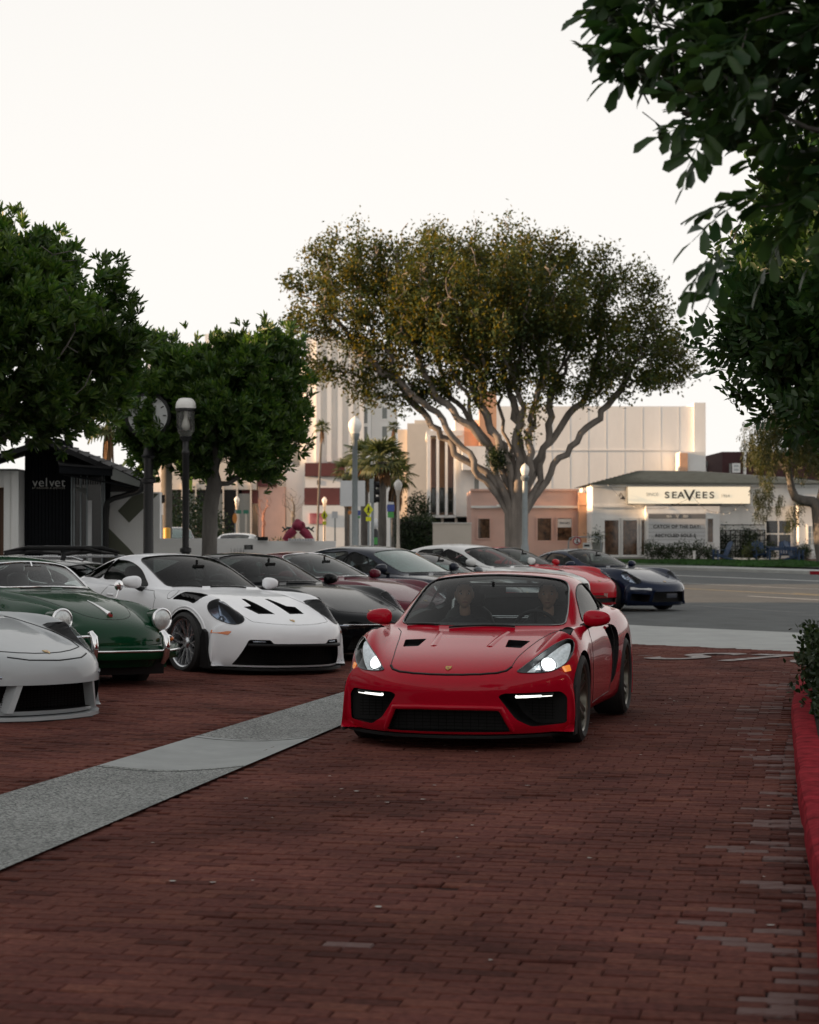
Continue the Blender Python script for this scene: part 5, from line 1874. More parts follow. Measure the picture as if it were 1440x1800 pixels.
# the big spreading fig beyond the street
def fig_tree():
    r_ = random.Random(5)
    X0, Y0 = at(908, 95), 95.0
    def c(px, row, rx, rz, dy=0, ry=None):
        y = Y0 + dy
        return (at(px, y), y, zat(row, y), rx, ry or rx, rz)
    blobs = [c(640, 520, 3.3, 3.0), c(560, 545, 2.0, 2.4), c(530, 610, 1.3, 1.6), c(590, 450, 1.6, 1.5), c(740, 470, 3.2, 2.4), c(860, 470, 3.2, 2.2), c(970, 490, 3.0, 2.1), c(1080, 540, 2.8, 2.2), c(1160, 610, 2.2, 2.0),
             c(1080, 640, 3.0, 1.5), c(960, 600, 3.5, 1.8), c(830, 610, 3.5, 1.7), c(700, 620, 2.6, 1.9), c(600, 640, 1.8, 1.6, 0), c(640, 700, 1.0, .9), c(850, 520, 4.5, 2.5, 4, 3.0), c(850, 520, 4.5, 2.5, -4, 3.0),
             c(1050, 590, 2.4, 1.6), c(1140, 565, 1.8, 1.4), c(1000, 540, 2.4, 1.6), c(1130, 660, 2.3, 1.1), c(1000, 665, 2.6, .9), c(860, 670, 2.6, .8), c(720, 680, 1.5, .7), c(640, 385, .9, .6), c(825, 385, .8, .5), c(950, 410, .8, .6), c(515, 500, .9, 1.0), c(1215, 660, .9, .9)]
    root = thing('fig_tree', 'huge spreading fig tree with many pale stems in front of the pink shop', 'tree')
    att = blob_points(blobs, 1500, r_, .35)
    # the trunk is a bundle of stems that part low down, each heading for its own share of the crown
    mb = MB()
    tips_p, tips_w = [], []
    stems = []
    nst = 12
    cx = np.array([a[0] for a in att]); order = np.argsort(cx)
    groups = np.array_split(order, nst)
    for k, g in enumerate(groups):
        f = (k - (nst - 1) / 2) / ((nst - 1) / 2)
        xb = X0 + f * .42
        yb = Y0 + (.25 if k % 2 else -.25) * (1 - abs(f))
        zt = 2.3 + (1 - abs(f)) * .9 + r_.uniform(-.3, .3)
        pts = [(xb, yb, -.1), (xb - f * .04, yb, 1.0), (xb - f * .02, yb, zt), (xb + f * .35 + r_.uniform(-.1, .1), yb + r_.uniform(-.2, .2), zt + .75), (xb + f * 1.0, yb + r_.uniform(-.5, .5), zt + 1.5)]
        nodes, par = grow([att[i] for i in g], pts, step=.42, infl=5, kill=.62, iters=70, jitter=.3, seed=40 + k)
        r, ch = radii_of(nodes, par, .022, 2.25, .185 - .03 * abs(f))
        limbs(nodes, par, r, mb=mb, sides=8)
        t = np.where(r < .075)[0]
        tips_p.append(nodes[t]); tips_w.append(r[t])
    mb.tube([(X0, Y0, -.1), (X0, Y0, 1.0), (X0, Y0, 2.1), (X0 - .05, Y0, 2.7)], [.46, .40, .36, .2], 14)
    mb.build('trunk', M_BARKFIG, root, smooth=60)
    P = np.concatenate(tips_p)
    rs = np.random.RandomState(9)
    P = P[rs.permutation(len(P))[:int(len(P) * .5)]]     # leaves gather in clumps with gaps between
    n = 14000
    pick = rs.randint(0, len(P), n)
    pos = P[pick] + rs.normal(0, .25, (n, 3))
    dirs = rs.normal(0, 1, (n, 3)) + np.array([0, 0, .5])
    rot = rot_to(dirs, rs.uniform(0, 6.28, n))
    sc = rs.uniform(.8, 1.35, n)
    for q in range(3):
        bv, bf = spray(8, .175, .095, 'tuft', rq)
        s_ = slice(q, None, 3)
        tag(scatter('crown', bv, bf, pos[s_], rot[s_], sc[s_], M_LEAFFIG, root), kind='stuff')
    # twiggy tuft low in the fork
    m = 160
    cpos = np.array([at(874, 94.3), 94.3, zat(806, 94.3)]) + rs.normal(0, .22, (m, 3))
    bv, bf = spray(8, .14, .07, 'tuft', rq)
    tag(scatter('crown', bv, bf, cpos, rot_to(rs.normal(0, 1, (m, 3)), rs.uniform(0, 6, m)), np.ones(m), M_LEAFBUSH, root), kind='stuff')
fig_tree()

# right-hand trees: big glossy paired leaves close to the camera, a second one further up the kerb
PIN = [spray(11, .12, .046, 'pinnate', rq, True) for _ in range(3)] + [spray(11, .115, .044, 'rosette', rq, True)]
leafy_tree('broadleaf_tree', 'dense leafy tree on the right whose crown hangs over the red kerb', [(5.3, 19.5, .1), (5.3, 19.5, 1.0), (5.28, 19.5, 1.9), (5.2, 19.5, 2.5)],
           [(4.5, 19.5, 3.5, 1.35, 1.6, 1.1), (4.2, 19.3, 4.2, 1.15, 1.5, 1.0), (3.6, 19.3, 3.75, .7, .9, .6), (3.45, 19.3, 3.2, .55, .7, .45), (4.3, 19.3, 2.75, .8, 1.0, .5), (5.2, 19.3, 4.6, 1.6, 1.7, 1.2), (4.2, 19.2, 3.1, .75, 1.0, .6), (5.0, 19, 2.75, 1.0, 1.2, .55), (3.75, 19.2, 4.5, .5, .8, .4), (3.5, 19.3, 3.15, .4, .6, .35), (4.9, 19.4, 5.3, 1.2, 1.2, .7)],
           820, 7600, PIN, M_LEAFNEAR, M_BARK, 31, rmax=.14, spread=.15, centre=(5.2, 19.5, 3.0), scale=(.8, 1.2))

def near_tree():
    """crown of the nearest tree: its outer leaves are single objects."""
    r_ = random.Random(77)
    SH = .06
    root = thing('broadleaf_tree', 'nearest overhanging tree with large leaves in the top right corner', 'tree')
    blobs = [(2.25, 8.2, 3.75, 1.0, 1.2, .75), (1.65, 8.1, 3.55, .75, .9, .42), (2.0, 8.0, 4.3, 1.3, 1.3, .6), (1.15, 8.0, 3.62, .36, .5, .34), (2.0, 8.0, 3.1, .55, .8, .35), (1.3, 8.0, 2.98, .16, .2, .18), (1.12, 8.0, 2.74, .10, .12, .16),
             (2.3, 7.6, 3.0, .6, .5, .5), (1.2, 8.0, 3.28, .28, .3, .16), (1.0, 8.0, 4.05, .4, .6, .35), (1.62, 7.7, 2.78, .12, .3, .3), (3.0, 8.0, 3.9, 1.2, 1.3, .9), (1.5, 8.0, 3.95, .85, .9, .5), (1.2, 8, 3.42, .5, .5, .28), (1.12, 8, 2.72, .1, .12, .2), (1.0, 8, 3.75, .35, .5, .3), (.98, 8, 3.5, .3, .3, .24), (1.35, 8, 3.75, .5, .6, .4), (1.35, 8.0, 3.4, .5, .6, .22), (1.75, 8.0, 3.2, .5, .7, .3), (2.1, 7.8, 2.75, .5, .7, .45)]
    blobs = [(q[0] + SH,) + q[1:] for q in blobs]
    att = blob_points(blobs, 1100, r_, .3) + [(1.24, 8, 2.95), (1.2, 8, 2.80), (1.16, 8, 2.65), (1.34, 8, 3.05), (.86, 8, 3.6), (.88, 8, 3.4), (.9, 8, 3.85)]
    nodes, par = grow(att, [(3.4, 8.4, .1), (3.4, 8.4, 1.0), (3.38, 8.4, 1.9), (3.3, 8.4, 2.6)], 0.16, 3.0, .19, iters=90, seed=4)
    r, ch = radii_of(nodes, par, .004, 2.35, .13)
    limbs(nodes, par, r, sides=8).build('trunk', M_BARK, root, smooth=60)
    tips = np.where(r < .0135)[0]
    rs = np.random.RandomState(5)
    n = 2300
    pick = np.concatenate([tips, tips[rs.randint(0, len(tips), max(0, n - len(tips)))]])
    n = len(pick)
    pos = nodes[pick] + rs.normal(0, .05, (n, 3))
    dirs = pos - nodes[np.maximum(par[pick], 0)]
    dirs = dirs / np.maximum(np.linalg.norm(dirs, axis=1, keepdims=True), 1e-6) * .8 + rs.normal(0, .38, (n, 3)) + np.array([-.15, 0, -.12])
    rot = rot_to(dirs, rs.uniform(-1.0, 1.0, n))
    # every spray: stalk with paired leaflets
    LV_, LF_ = leaf(.125, .047)
    LV_ = np.array(LV_)
    lp, lr, ls = [], [], []
    stalks = MB()
    for i in range(n):
        M = rot[i]; o = pos[i]
        L_ = rs.uniform(.17, .26)
        stalks.tube([o, o + M @ np.array([0, L_ * .5, .006]), o + M @ np.array([0, L_, -.01])], [.0028, .0024, .0018], 4, caps=False)
        m = rs.randint(3, 5)
        for q in range(m * 2 + 1):
            if q == m * 2: d = np.array([0, 1, -.1]); b = np.array([0, L_, -.01])
            else:
                sg = 1 if q % 2 else -1
                t = R(rs.uniform(42, 68))
                d = np.array([sg * math.sin(t), math.cos(t), rs.uniform(-.35, .1)]); b = np.array([0, L_ * (.3 + .65 * (q // 2) / m), 0])
            lp.append(o + M @ b)
            lr.append(M @ rot_to(d[None], np.array([rs.uniform(-.6, .6)]))[0]); ls.append(rs.uniform(.7, 1.12))
    stalks.build('twigs', M_LEAFNEAR, root)
    lp, lr, ls = np.array(lp), np.array(lr), np.array(ls)
    px = 720 + FPX * lp[:, 0] / lp[:, 1]; row = HOR - FPX * (lp[:, 2] - CAM_H) / lp[:, 1]
    vis = (px > 960) & (px < 1450) & (row > -20) & (row < 900)
    # nearest leaves on the crown's open side read one by one
    score = np.where(vis, lp[:, 1] + .25 * lp[:, 0] + .3 * np.abs(row - 250) / 450, 1e9)
    idx = np.argsort(score)
    own = idx[:290]
    rest = np.ones(len(lp), bool); rest[own] = False
    metas = []
    for k in range(3):
        v, f = leaf(.125, .047, .5 + .06 * k, .12 + .05 * k, .05 + .05 * k)
        me = bpy.data.meshes.new('leaf')
        me.from_pydata(v, [], [tuple(dict.fromkeys(q)) for q in f])
        me.materials.append(M_LEAFNEAR)
        me.polygons.foreach_set('use_smooth', [True] * len(f))
        metas.append(me)
    for k, i in enumerate(own):
        M = Matrix([list(lr[i][0]), list(lr[i][1]), list(lr[i][2])]).to_4x4()
        o = link('leaf', metas[k % 3], root)
        o.matrix_local = Matrix.Translation(lp[i]) @ M @ Matrix.Scale(float(ls[i]), 4)
    f4 = [(0, 1, 6, 5), (1, 2, 7, 6), (6, 7, 4, 5), (2, 3, 4, 7)]
    tag(scatter('crown', LV_, f4, lp[rest], lr[rest], ls[rest], M_LEAFNEAR, root), kind='stuff')
near_tree()

# shrub in the planting bed behind the kerb
leafy_tree('shrub', 'dark glossy shrub growing behind the red kerb at the right edge', [(3.75, 17.2, .12), (3.75, 17.2, .3)],
           [(3.58, 16.3, .38, .34, .7, .36), (3.85, 18.0, .42, .38, .7, .36), (3.30, 15.1, .24, .22, .6, .24), (4.2, 18.8, .5, .5, .8, .4), (3.9, 16.6, .42, .5, .9, .36), (3.45, 15.6, .3, .3, .6, .3)], 320, 3400,
           [spray(9, .055, .028, 'rosette', rq, True), spray(9, .055, .028, 'tuft', rq, True)], M_LEAFBUSH, M_BARK, 51, rmax=.04, step=.12, kill=.2, infl=1.5, spread=.09, cat='shrub', centre=(3.75, 17, .1), part='foliage')

# ------------------------------------------------------------------ the red mid-engined coupe
def cayman_rows():
    zb = .13
    N = [nose_row(2.13, .125, .60, 1.80, zb, .125), nose_row(2.185, .20, .60, 1.77, zb), nose_row(2.165, .34, .59, 1.74, zb),
         nose_row(2.195, .46, .58, 1.71, zb, .47), nose_row(2.15, .535, .56, 1.68, zb, .57)]
    B = [body_row(2.08, .52, .585, .50, .60, .56, .605, .70, .61, .84, .44, .85, zb),
         body_row(1.93, .42, .65, .52, .655, .58, .67, .71, .72, .87, .50, .88, zb),
         body_row(1.73, .27, .705, .53, .70, .60, .715, .72, .80, .90, .55, .89, zb),
         body_row(1.48, .15, .755, .54, .745, .62, .755, .74, .862, .912, .60, .89, zb),
         body_row(1.24, .10, .80, .56, .785, .64, .79, .75, .885, .915, .62, .88, zb),
         body_row(1.08, .16, .82, .62, .81, .69, .815, .77, .878, .90, .62, .87, zb),
         body_row(1.02, .40, .832, .68, .83, .735, .838, .79, .866, .885, .62, .86, zb, ya=.74),
         body_row(.99, .50, .842, .71, .845, .755, .848, .80, .858, .88, .62, .86, zb, ya=.74),
         body_row(.60, .42, 1.045, .675, 1.00, .765, .858, .81, .855, .872, .61, .85, zb, ya=.74, bulge=.01),
         body_row(.22, .30, 1.205, .62, 1.158, .77, .868, .815, .85, .868, .60, .85, zb, ya=.74, bulge=.02),
         body_row(-.02, .24, 1.264, .60, 1.215, .77, .875, .815, .855, .865, .60, .85, zb, ya=.74, bulge=.025),
         body_row(-.38, .12, 1.277, .595, 1.23, .77, .885, .815, .86, .87, .61, .86, zb, bulge=.025),
         body_row(-.78, .04, 1.237, .575, 1.19, .77, .90, .835, .885, .905, .65, .88, zb, bulge=.02),
         body_row(-1.18, .0, 1.125, .52, 1.08, .75, .925, .84, .915, .925, .68, .89, zb, bulge=.01),
         body_row(-1.55, .0, 1.00, .52, .98, .73, .935, .82, .915, .92, .66, .88, zb),
         body_row(-1.92, -.06, .93, .52, .92, .70, .90, .78, .86, .88, .58, .86, zb)]
    T = []
    for xc, z, a in ((-2.16, .86, -.35), (-2.24, .68, -.38), (-2.24, .45, -.38), (-2.17, .20, -.36)):
        T.append([(x, y, z2) for x, y, z2 in nose_row(xc, z, a, -1.85, zb, z * .97)])
    return N + B + T

def red_coupe():
    P = paint('red_paint', (0.37, 0.003, 0.016), rough=0.22)
    c = Car(cayman_rows(), P, M_TRIM, M_INSIDE)
    c.hollow(11.8, 18.6, 4.6, .04, .30)
    c.well(1.242, .365, .50, .335)
    c.well(-1.242, .375, .48, .34)
    # windows
    ws = [(11.9, .02), (11.9, 1.0), (11.92, 2.0), (12.0, 2.78), (12.5, 2.93), (13.0, 2.95), (13.6, 2.95), (14.2, 2.92), (14.6, 2.7), (14.72, 2.0), (14.76, 1.0), (14.78, .02)]
    frw, pw = window(c, 'windscreen', ws, 1, tint=M_GLASSFRONT, rim=M_GLOSSBLK, mirror_join=True, frame_r=.007)
    rw = [(16.9, .02), (16.9, 1.5), (17.0, 2.3), (17.4, 2.5), (18.2, 2.5), (18.5, 2.2), (18.55, 1.2), (18.55, .02)]
    window(c, 'rear_window', rw, 1, tint=M_GLASSCLEAR, mirror_join=True)
    sw = [(12.95, 4.72), (13.35, 3.75), (13.9, 3.42), (14.6, 3.36), (15.3, 3.34), (16.0, 3.34), (16.55, 3.42), (16.6, 4.70), (15.5, 4.74), (14.0, 4.74)]
    qw = [(16.72, 3.46), (17.2, 3.62), (17.6, 4.0), (17.75, 4.6), (16.75, 4.70)]
    for s in (1, -1):
        window(c, 'side_window', sw, s, (0, s, .25), tint=M_GLASS, rim=M_TRIM)
        window(c, 'quarter_window', qw, s, (-.15, s, .3), tint=M_GLASSDARK, rim=M_TRIM)
    # headlamps (lit)
    hp = spline([(.505, .575), (.60, .565), (.72, .572), (.80, .615), (.838, .69), (.83, .765), (.785, .79), (.70, .745), (.60, .665), (.525, .60)], n=3)
    for s in (1, -1):
        lamp(c, s, hp, (.78, .38, .5), lit=M_LIT, proj=((.045, .03, .06), (-.03, -.04, .04)), dome=.008, ring=M_GLOSSBLK, ringr=.004, bowl=M_LAMPLIT)
    # front openings
    mid = rounded([(-.385, .305), (.385, .305), (.47, .142), (-.47, .142)], .03)
    c.cut(FRONT, dense(mid, .08), .10)
    grille_bars(c, FRONT, mid, 2.06, M_MESH)
    c.strip('intake_frame', FRONT, [(-.475, .150), (-.40, .315), (-.2, .322), (.2, .322), (.40, .315), (.475, .150)], .020, P, -.007, n=10)
    si = rounded([(.38, .405), (.42, .425), (.79, .425), (.83, .38), (.825, .185), (.60, .175), (.50, .235)], .025)
    for s in (1, -1):
        q = flip(si, s)
        c.cut(FRONT, dense(q, .08), .05)
        inner = [(s * (.64 + (abs(a) - .64) * .55), .27 + (b - .27) * .62) for a, b in q]
        grille_bars(c, FRONT, inner, 1.76, M_MESH, dv=.022, du=.05)
        # running light bar near the top of the opening
        pts = []
        for a in (.50, .58, .66, .73):
            h, _ = c.cast(FRONT, s * a, .398)
            pts.append(h + Vector((-.012, 0, 0)))
        c.add('running_light', MB().tube(pts, .0105, 6), M_DRL, 60)
        c.add('running_light_housing', MB().tube([p + Vector((-.02, 0, .004)) for p in pts], .024, 8), M_TRIM, 60, 'running_light')
    # bonnet ducts
    hv = rounded([(1.56, .335), (1.56, .455), (1.33, .49), (1.33, .32)], .015)
    for s in (1, -1):
        fr = tilted((1.45, s * .4, .76), (.2, 0, 1), (1, 0, 0))
        q = reproj(c, TOP, flipt(hv, s), fr)
        c.cut(fr, q, .035)
    # wing-top louvres
    wl = rounded([(1.12, .70), (1.36, .71), (1.34, .80), (1.08, .79)], .02)
    for s in (1, -1):
        q = flipt(wl, s)
        c.cut(TOP, q, .02)
        mb = MB()
        for k in range(5):
            x = 1.13 + k * .05
            h, _ = c.cast(TOP, x, s * .75)
            mb.box((x, s * .75, h.z - .024), (.022, .08, .006), M=Matrix.Rotation(R(25), 3, 'Y'))
        c.add('wing_louvre', mb, M_TRIM)
    # side intake
    sc = spline([(-.28, .80), (-.50, .82), (-.72, .80), (-.80, .72), (-.78, .56), (-.66, .38), (-.48, .33), (-.52, .48), (-.50, .62), (-.38, .72)], n=3)
    for s in (1, -1): c.cut(SIDE(s), sc, .06, out=.1)
    # panels
    nose = [FRONT and (c.cast(FRONT, a, b)[0].x, a) for a, b in ((0, .557), (.12, .558), (.25, .562), (.36, .57), (.425, .585), (.455, .61))]
    hood = nose + [(1.8, .47), (1.6, .50), (1.3, .545), (1.0, .60), (.84, .66), (.93, .40), (1.0, .2), (1.02, 0)]
    hood = hood + [(a, -b) for a, b in reversed(hood) if b > 0]
    c.panel('bonnet', TOP, hood, .55, 1.2)
    c.strip('bonnet_gap', TOP, hood[:6][::-1] + [(a, -b) for a, b in hood[1:6]], .011, M_TRIM, -.003, parent='bonnet')
    c.strip('bonnet_seam', TOP, hood[5:11], .004, M_TRIM, -.001, parent='bonnet')
    c.strip('bonnet_seam', TOP, [(a, -b) for a, b in hood[5:11]], .004, M_TRIM, -.001, parent='bonnet')
    door = [(.62, .30), (.66, .55), (.62, .78), (.50, .845), (-.55, .865), (-.62, .70), (-.55, .45), (-.42, .26), (.56, .24)]
    for s in (1, -1):
        c.panel('door', SIDE(s), door, .55, 1.2)
        c.strip('door_seam', SIDE(s), door, .004, M_TRIM, -.001, closed=True, parent='door')
        c.strip('door_handle', SIDE(s), [(-.32, .80), (-.45, .805)], .014, P, .0, parent='door')
        hk = [(.555, .2), (.56, .45), (.555, .2)]
    # raised crease lines on the bonnet
    for s in (1, -1):
        c.strip('bonnet_crease', TOP, [(1.55, s * .215), (1.3, s * .235), (1.05, s * .26)], .055, P, -.049, n=16, parent='bonnet')
    # sills, lip, blades
    ys = [-.87, -.80, -.70, -.55, -.35, 0, .35, .55, .70, .80, .87]
    splitter(c, ys, .095, [2.15 - .60 * (abs(y) / .9) ** 2.6 for y in ys], M_TRIM, .022)
    for s in (1, -1):
        b = MB()
        poly = [(1.72, .10), (1.60, .10), (1.60, .40), (1.64, .46), (1.67, .38)]
        b.prism(poly, ((0, s * .872, 0), (1, 0, 0), (0, 0, 1), (0, s, 0)), 0, .018)
        c.add('wheel_arch_blade', b, M_TRIM)
        c.pane('side_marker', SIDE(s), rounded([(1.60, .565), (1.69, .56), (1.69, .60), (1.60, .61)], .01), .004, M_AMBERLIT, .03, thick=.004)
    mirrors(c, .54, .89, .912, P, size=(.07, .11, .065), stalk=.06)
    badge(c, tilted((2.06, 0, .6), (.55, 0, .83)), 0, 0.012, .045, .058)
    # rear wing on two struts
    w = MB()
    w.prism([(-2.18, .99), (-1.92, 1.02), (-1.92, 1.04), (-2.2, 1.03)], ((0, -.62, 0), (1, 0, 0), (0, 0, 1), (0, 1, 0)), 0, 1.24)
    c.add('rear_wing', w, P)
    for s in (1, -1):
        c.add('wing_strut', MB().span((-2.05, s * .5 - .01, .88), (-1.95, s * .5 + .01, 1.0)), M_TRIM, parent='rear_wing')
    # wipers and cabin
    for a, b in (((.94, .30), (.98, -.22)), ((.92, -.32), (.80, -.60))):
        c.strip('wiper', TOP, [a, b], .008, M_TRIM, .012)
    dash(c, .72, .66, .42, .865, .42)
    seats(c, (-.30,), (.36, -.36), .25, backrest=.60)
    steering(c, .27, .36, .80, .175)
    rb = MB()
    rb.tube([(-.62, -.55, .5), (-.66, -.52, 1.0), (-.68, -.42, 1.14), (-.68, .42, 1.14), (-.66, .52, 1.0), (-.62, .55, .5)], .02, 8)
    rb.tube([(-.66, -.52, .86), (-.66, .52, .86)], .018, 8)
    c.add('roll_bar', rb, M_ALLOY, 60)
    c.add('rear_view_mirror', MB().box((.30, 0, 1.12), (.03, .22, .06)).box((.26, 0, 1.165), (.02, .02, .06)), M_TRIM)
    lab = MB().box((0, 0, 0), (.001, .075, .03))
    return c

def build_red(loc, yaw):
    root = thing('sports_coupe', 'bright red sports coupe driving towards the camera with its headlights lit', 'car', loc, yaw)
    c = red_coupe()
    c.finish(root)
    put_wheels(root, 1.242, -1.242, .775, .775, .335, .34, .245, .295, .255, .262, 'twin')
    return root

# ------------------------------------------------------------------ rear-engined coupes (four generations of one shape)
def coupe_rows(w=1.0, nose=0.0, fender=0.0, wide=0.0):
    """w scales the width, nose lengthens the front overhang, fender lifts the front wings, wide swells the arches."""
    zb = .13
    N = [nose_row(2.15 + nose, .125, .56, 1.82, zb, .125), nose_row(2.21 + nose, .20, .56, 1.79, zb), nose_row(2.225 + nose, .34, .55, 1.76, zb),
         nose_row(2.22 + nose, .48, .54, 1.73, zb, .48), nose_row(2.17 + nose * .8, .565, .52, 1.70, zb, .575)]
    f = fender
    B = [body_row(2.09 + nose * .6, .50, .60, .47, .615, .54, .62, .68, .63, .85, .45, .86, zb),
         body_row(1.93 + nose * .3, .42, .655, .47, .665, .545, .68, .69, .745 + f * .6, .885, .51, .89, zb),
         body_row(1.74, .29, .715, .47, .715, .55, .735, .695, .84 + f, .91 + wide * .7, .56, .90 + wide * .5, zb),
         body_row(1.50, .16, .785, .48, .775, .57, .79, .71, .90 + f, .92 + wide, .61, .90 + wide, zb),
         body_row(1.24, .12, .84, .50, .83, .60, .835, .725, .92 + f, .92 + wide, .63, .90 + wide * .8, zb),
         body_row(.98, .18, .885, .54, .875, .64, .872, .75, .915 + f * .6, .895 + wide * .5, .63, .87, zb),
         body_row(0.62, .36, .915, .63, .895, .71, .89, .78, .905, .88, .63, .85, zb, ya=.72),
         body_row(0.58, .46, .925, .66, .91, .735, .895, .79, .90, .875, .63, .85, zb, ya=.72),
         body_row(0.19, .40, 1.11, .63, 1.06, .745, .905, .80, .90, .87, .62, .85, zb, ya=.72, bulge=.01),
         body_row(-0.20, .30, 1.252, .58, 1.205, .755, .915, .805, .90, .868, .62, .85, zb, ya=.72, bulge=.025),
         body_row(-0.46, .22, 1.30, .57, 1.25, .76, .92, .81, .905, .87, .62, .85, zb, ya=.72, bulge=.03),
         body_row(-.72, .12, 1.31, .565, 1.262, .765, .93, .815, .91, .88, .63, .86, zb, bulge=.03),
         body_row(-1.06, .05, 1.275, .55, 1.225, .765, .935, .835, .92, .91 + wide, .65, .89, zb, bulge=.025),
         body_row(-1.40, .0, 1.18, .52, 1.125, .75, .945, .85, .925, .93 + wide, .67, .90 + wide, zb, bulge=.02),
         body_row(-1.72, .0, 1.05, .50, 1.00, .72, .93, .84, .91, .93 + wide, .66, .90 + wide, zb),
         body_row(-1.98, -.06, .915, .48, .88, .68, .86, .80, .84, .90, .58, .88, zb)]
    T = []
    for xc, z, a in ((-2.18, .78, -.32), (-2.25, .60, -.36), (-2.24, .42, -.36), (-2.17, .20, -.34)):
        T.append(nose_row(xc, z, a, -1.85, zb, z * .97))
    rows = N + B + T
    return [[(x, y * w, z) for x, y, z in r] for r in rows]

WS = [(12.0, .02), (12.0, 1.0), (12.0, 2.0), (12.06, 2.75), (12.6, 2.9), (13.2, 2.92), (13.8, 2.92), (14.3, 2.86), (14.62, 2.6), (14.72, 2.0), (14.76, 1.0), (14.78, .02)]
RW = [(17.0, .02), (17.0, 1.5), (17.1, 2.4), (17.6, 2.55), (18.5, 2.5), (18.9, 2.2), (19.0, 1.2), (19.0, .02)]
SW = [(12.7, 4.72), (13.1, 3.8), (13.7, 3.42), (14.4, 3.34), (15.2, 3.30), (16.0, 3.30), (16.3, 3.32), (16.40, 4.70), (15.2, 4.74), (14.0, 4.74)]
QW = [(16.47, 3.36), (17.0, 3.45), (17.7, 3.8), (18.35, 4.3), (18.3, 4.62), (17.4, 4.70), (16.58, 4.68)]

def coupe_shell(P, glassm, rows, side_glass=None, rim=None, well=.372, doors=True, xf=1.228, ku=5, kv=4):
    c = Car(rows, P, M_TRIM, M_INSIDE, ku, kv)
    c.hollow(12.0, 18.9, 4.6, .04, .30)
    c.well(xf, well, .50, .345)
    c.well(-1.228, well + .008, .48, .35)
    window(c, 'windscreen', WS, 1, tint=glassm, rim=rim or M_GLOSSBLK, mirror_join=True, frame_r=.007)
    window(c, 'rear_window', RW, 1, tint=M_GLASS, mirror_join=True)
    for s in (1, -1):
        window(c, 'side_window', SW, s, (0, s, .25), tint=side_glass or glassm, rim=rim or M_TRIM)
        window(c, 'quarter_window', QW, s, (0, s, .25), tint=side_glass or glassm, rim=rim or M_TRIM)
    if doors:
        door = [(.46, .30), (.50, .55), (.48, .80), (.36, .885), (-.66, .91), (-.76, .80), (-.74, .55), (-.62, .28), (.40, .24)]
        for s in (1, -1):
            c.panel('door', SIDE(s), door, .55, 1.2)
            c.strip('door_seam', SIDE(s), door, .004, M_TRIM, -.001, closed=True, parent='door')
            c.strip('door_handle', SIDE(s), [(-.46, .80), (-.62, .805)], .014, P, .0, parent='door')
    return c

def bonnet(c, z0, w0, w1, gap=.005, panel=True, back=.60):
    nose = [(c.cast(FRONT, a * w0, z0 + .03 * a * a)[0].x, a * w0) for a in (0, .3, .6, .85, 1.0)]
    p = nose + [(nose[-1][0] - .12, w0 * 1.06), (1.6, (w0 + w1) * .5), (1.2, w1 * .95), (.9, w1), (back - .08, w1 * 1.08), (back + .08, w1 * .6), (back + .12, 0)]
    full = p + [(a, -b) for a, b in reversed(p) if b > 0]
    if panel: c.panel('bonnet', TOP, full, .5, 1.3)
    c.strip('bonnet_seam', TOP, p[:9], gap, M_TRIM, -.001, parent='bonnet')
    c.strip('bonnet_seam', TOP, [(a, -b) for a, b in p[:9]], gap, M_TRIM, -.001, parent='bonnet')

def cabin(c, y=.36, leather=None, wheel=True):
    dash(c, .42, .66, .42, .90, .40)
    seats(c, (-.55,), (y, -y), .27, leather, backrest=.58)
    if wheel: steering(c, .02, y, .82, .18)
    c.add('rear_view_mirror', MB().box((.02, 0, 1.16), (.02, .15, .04)).box((-.02, 0, 1.21), (.02, .02, .06)), M_TRIM)

OVAL = ellipse(.135, .128, 26, (.672, .712), R(-20), 2.15)

def wipers(c, x=.54, z=.012):
    for a, b in (((x, .34), (x + .02, -.16)), ((x, -.26), (x - .14, -.58))):
        c.strip('wiper', TOP, [a, b], .008, M_TRIM, z)

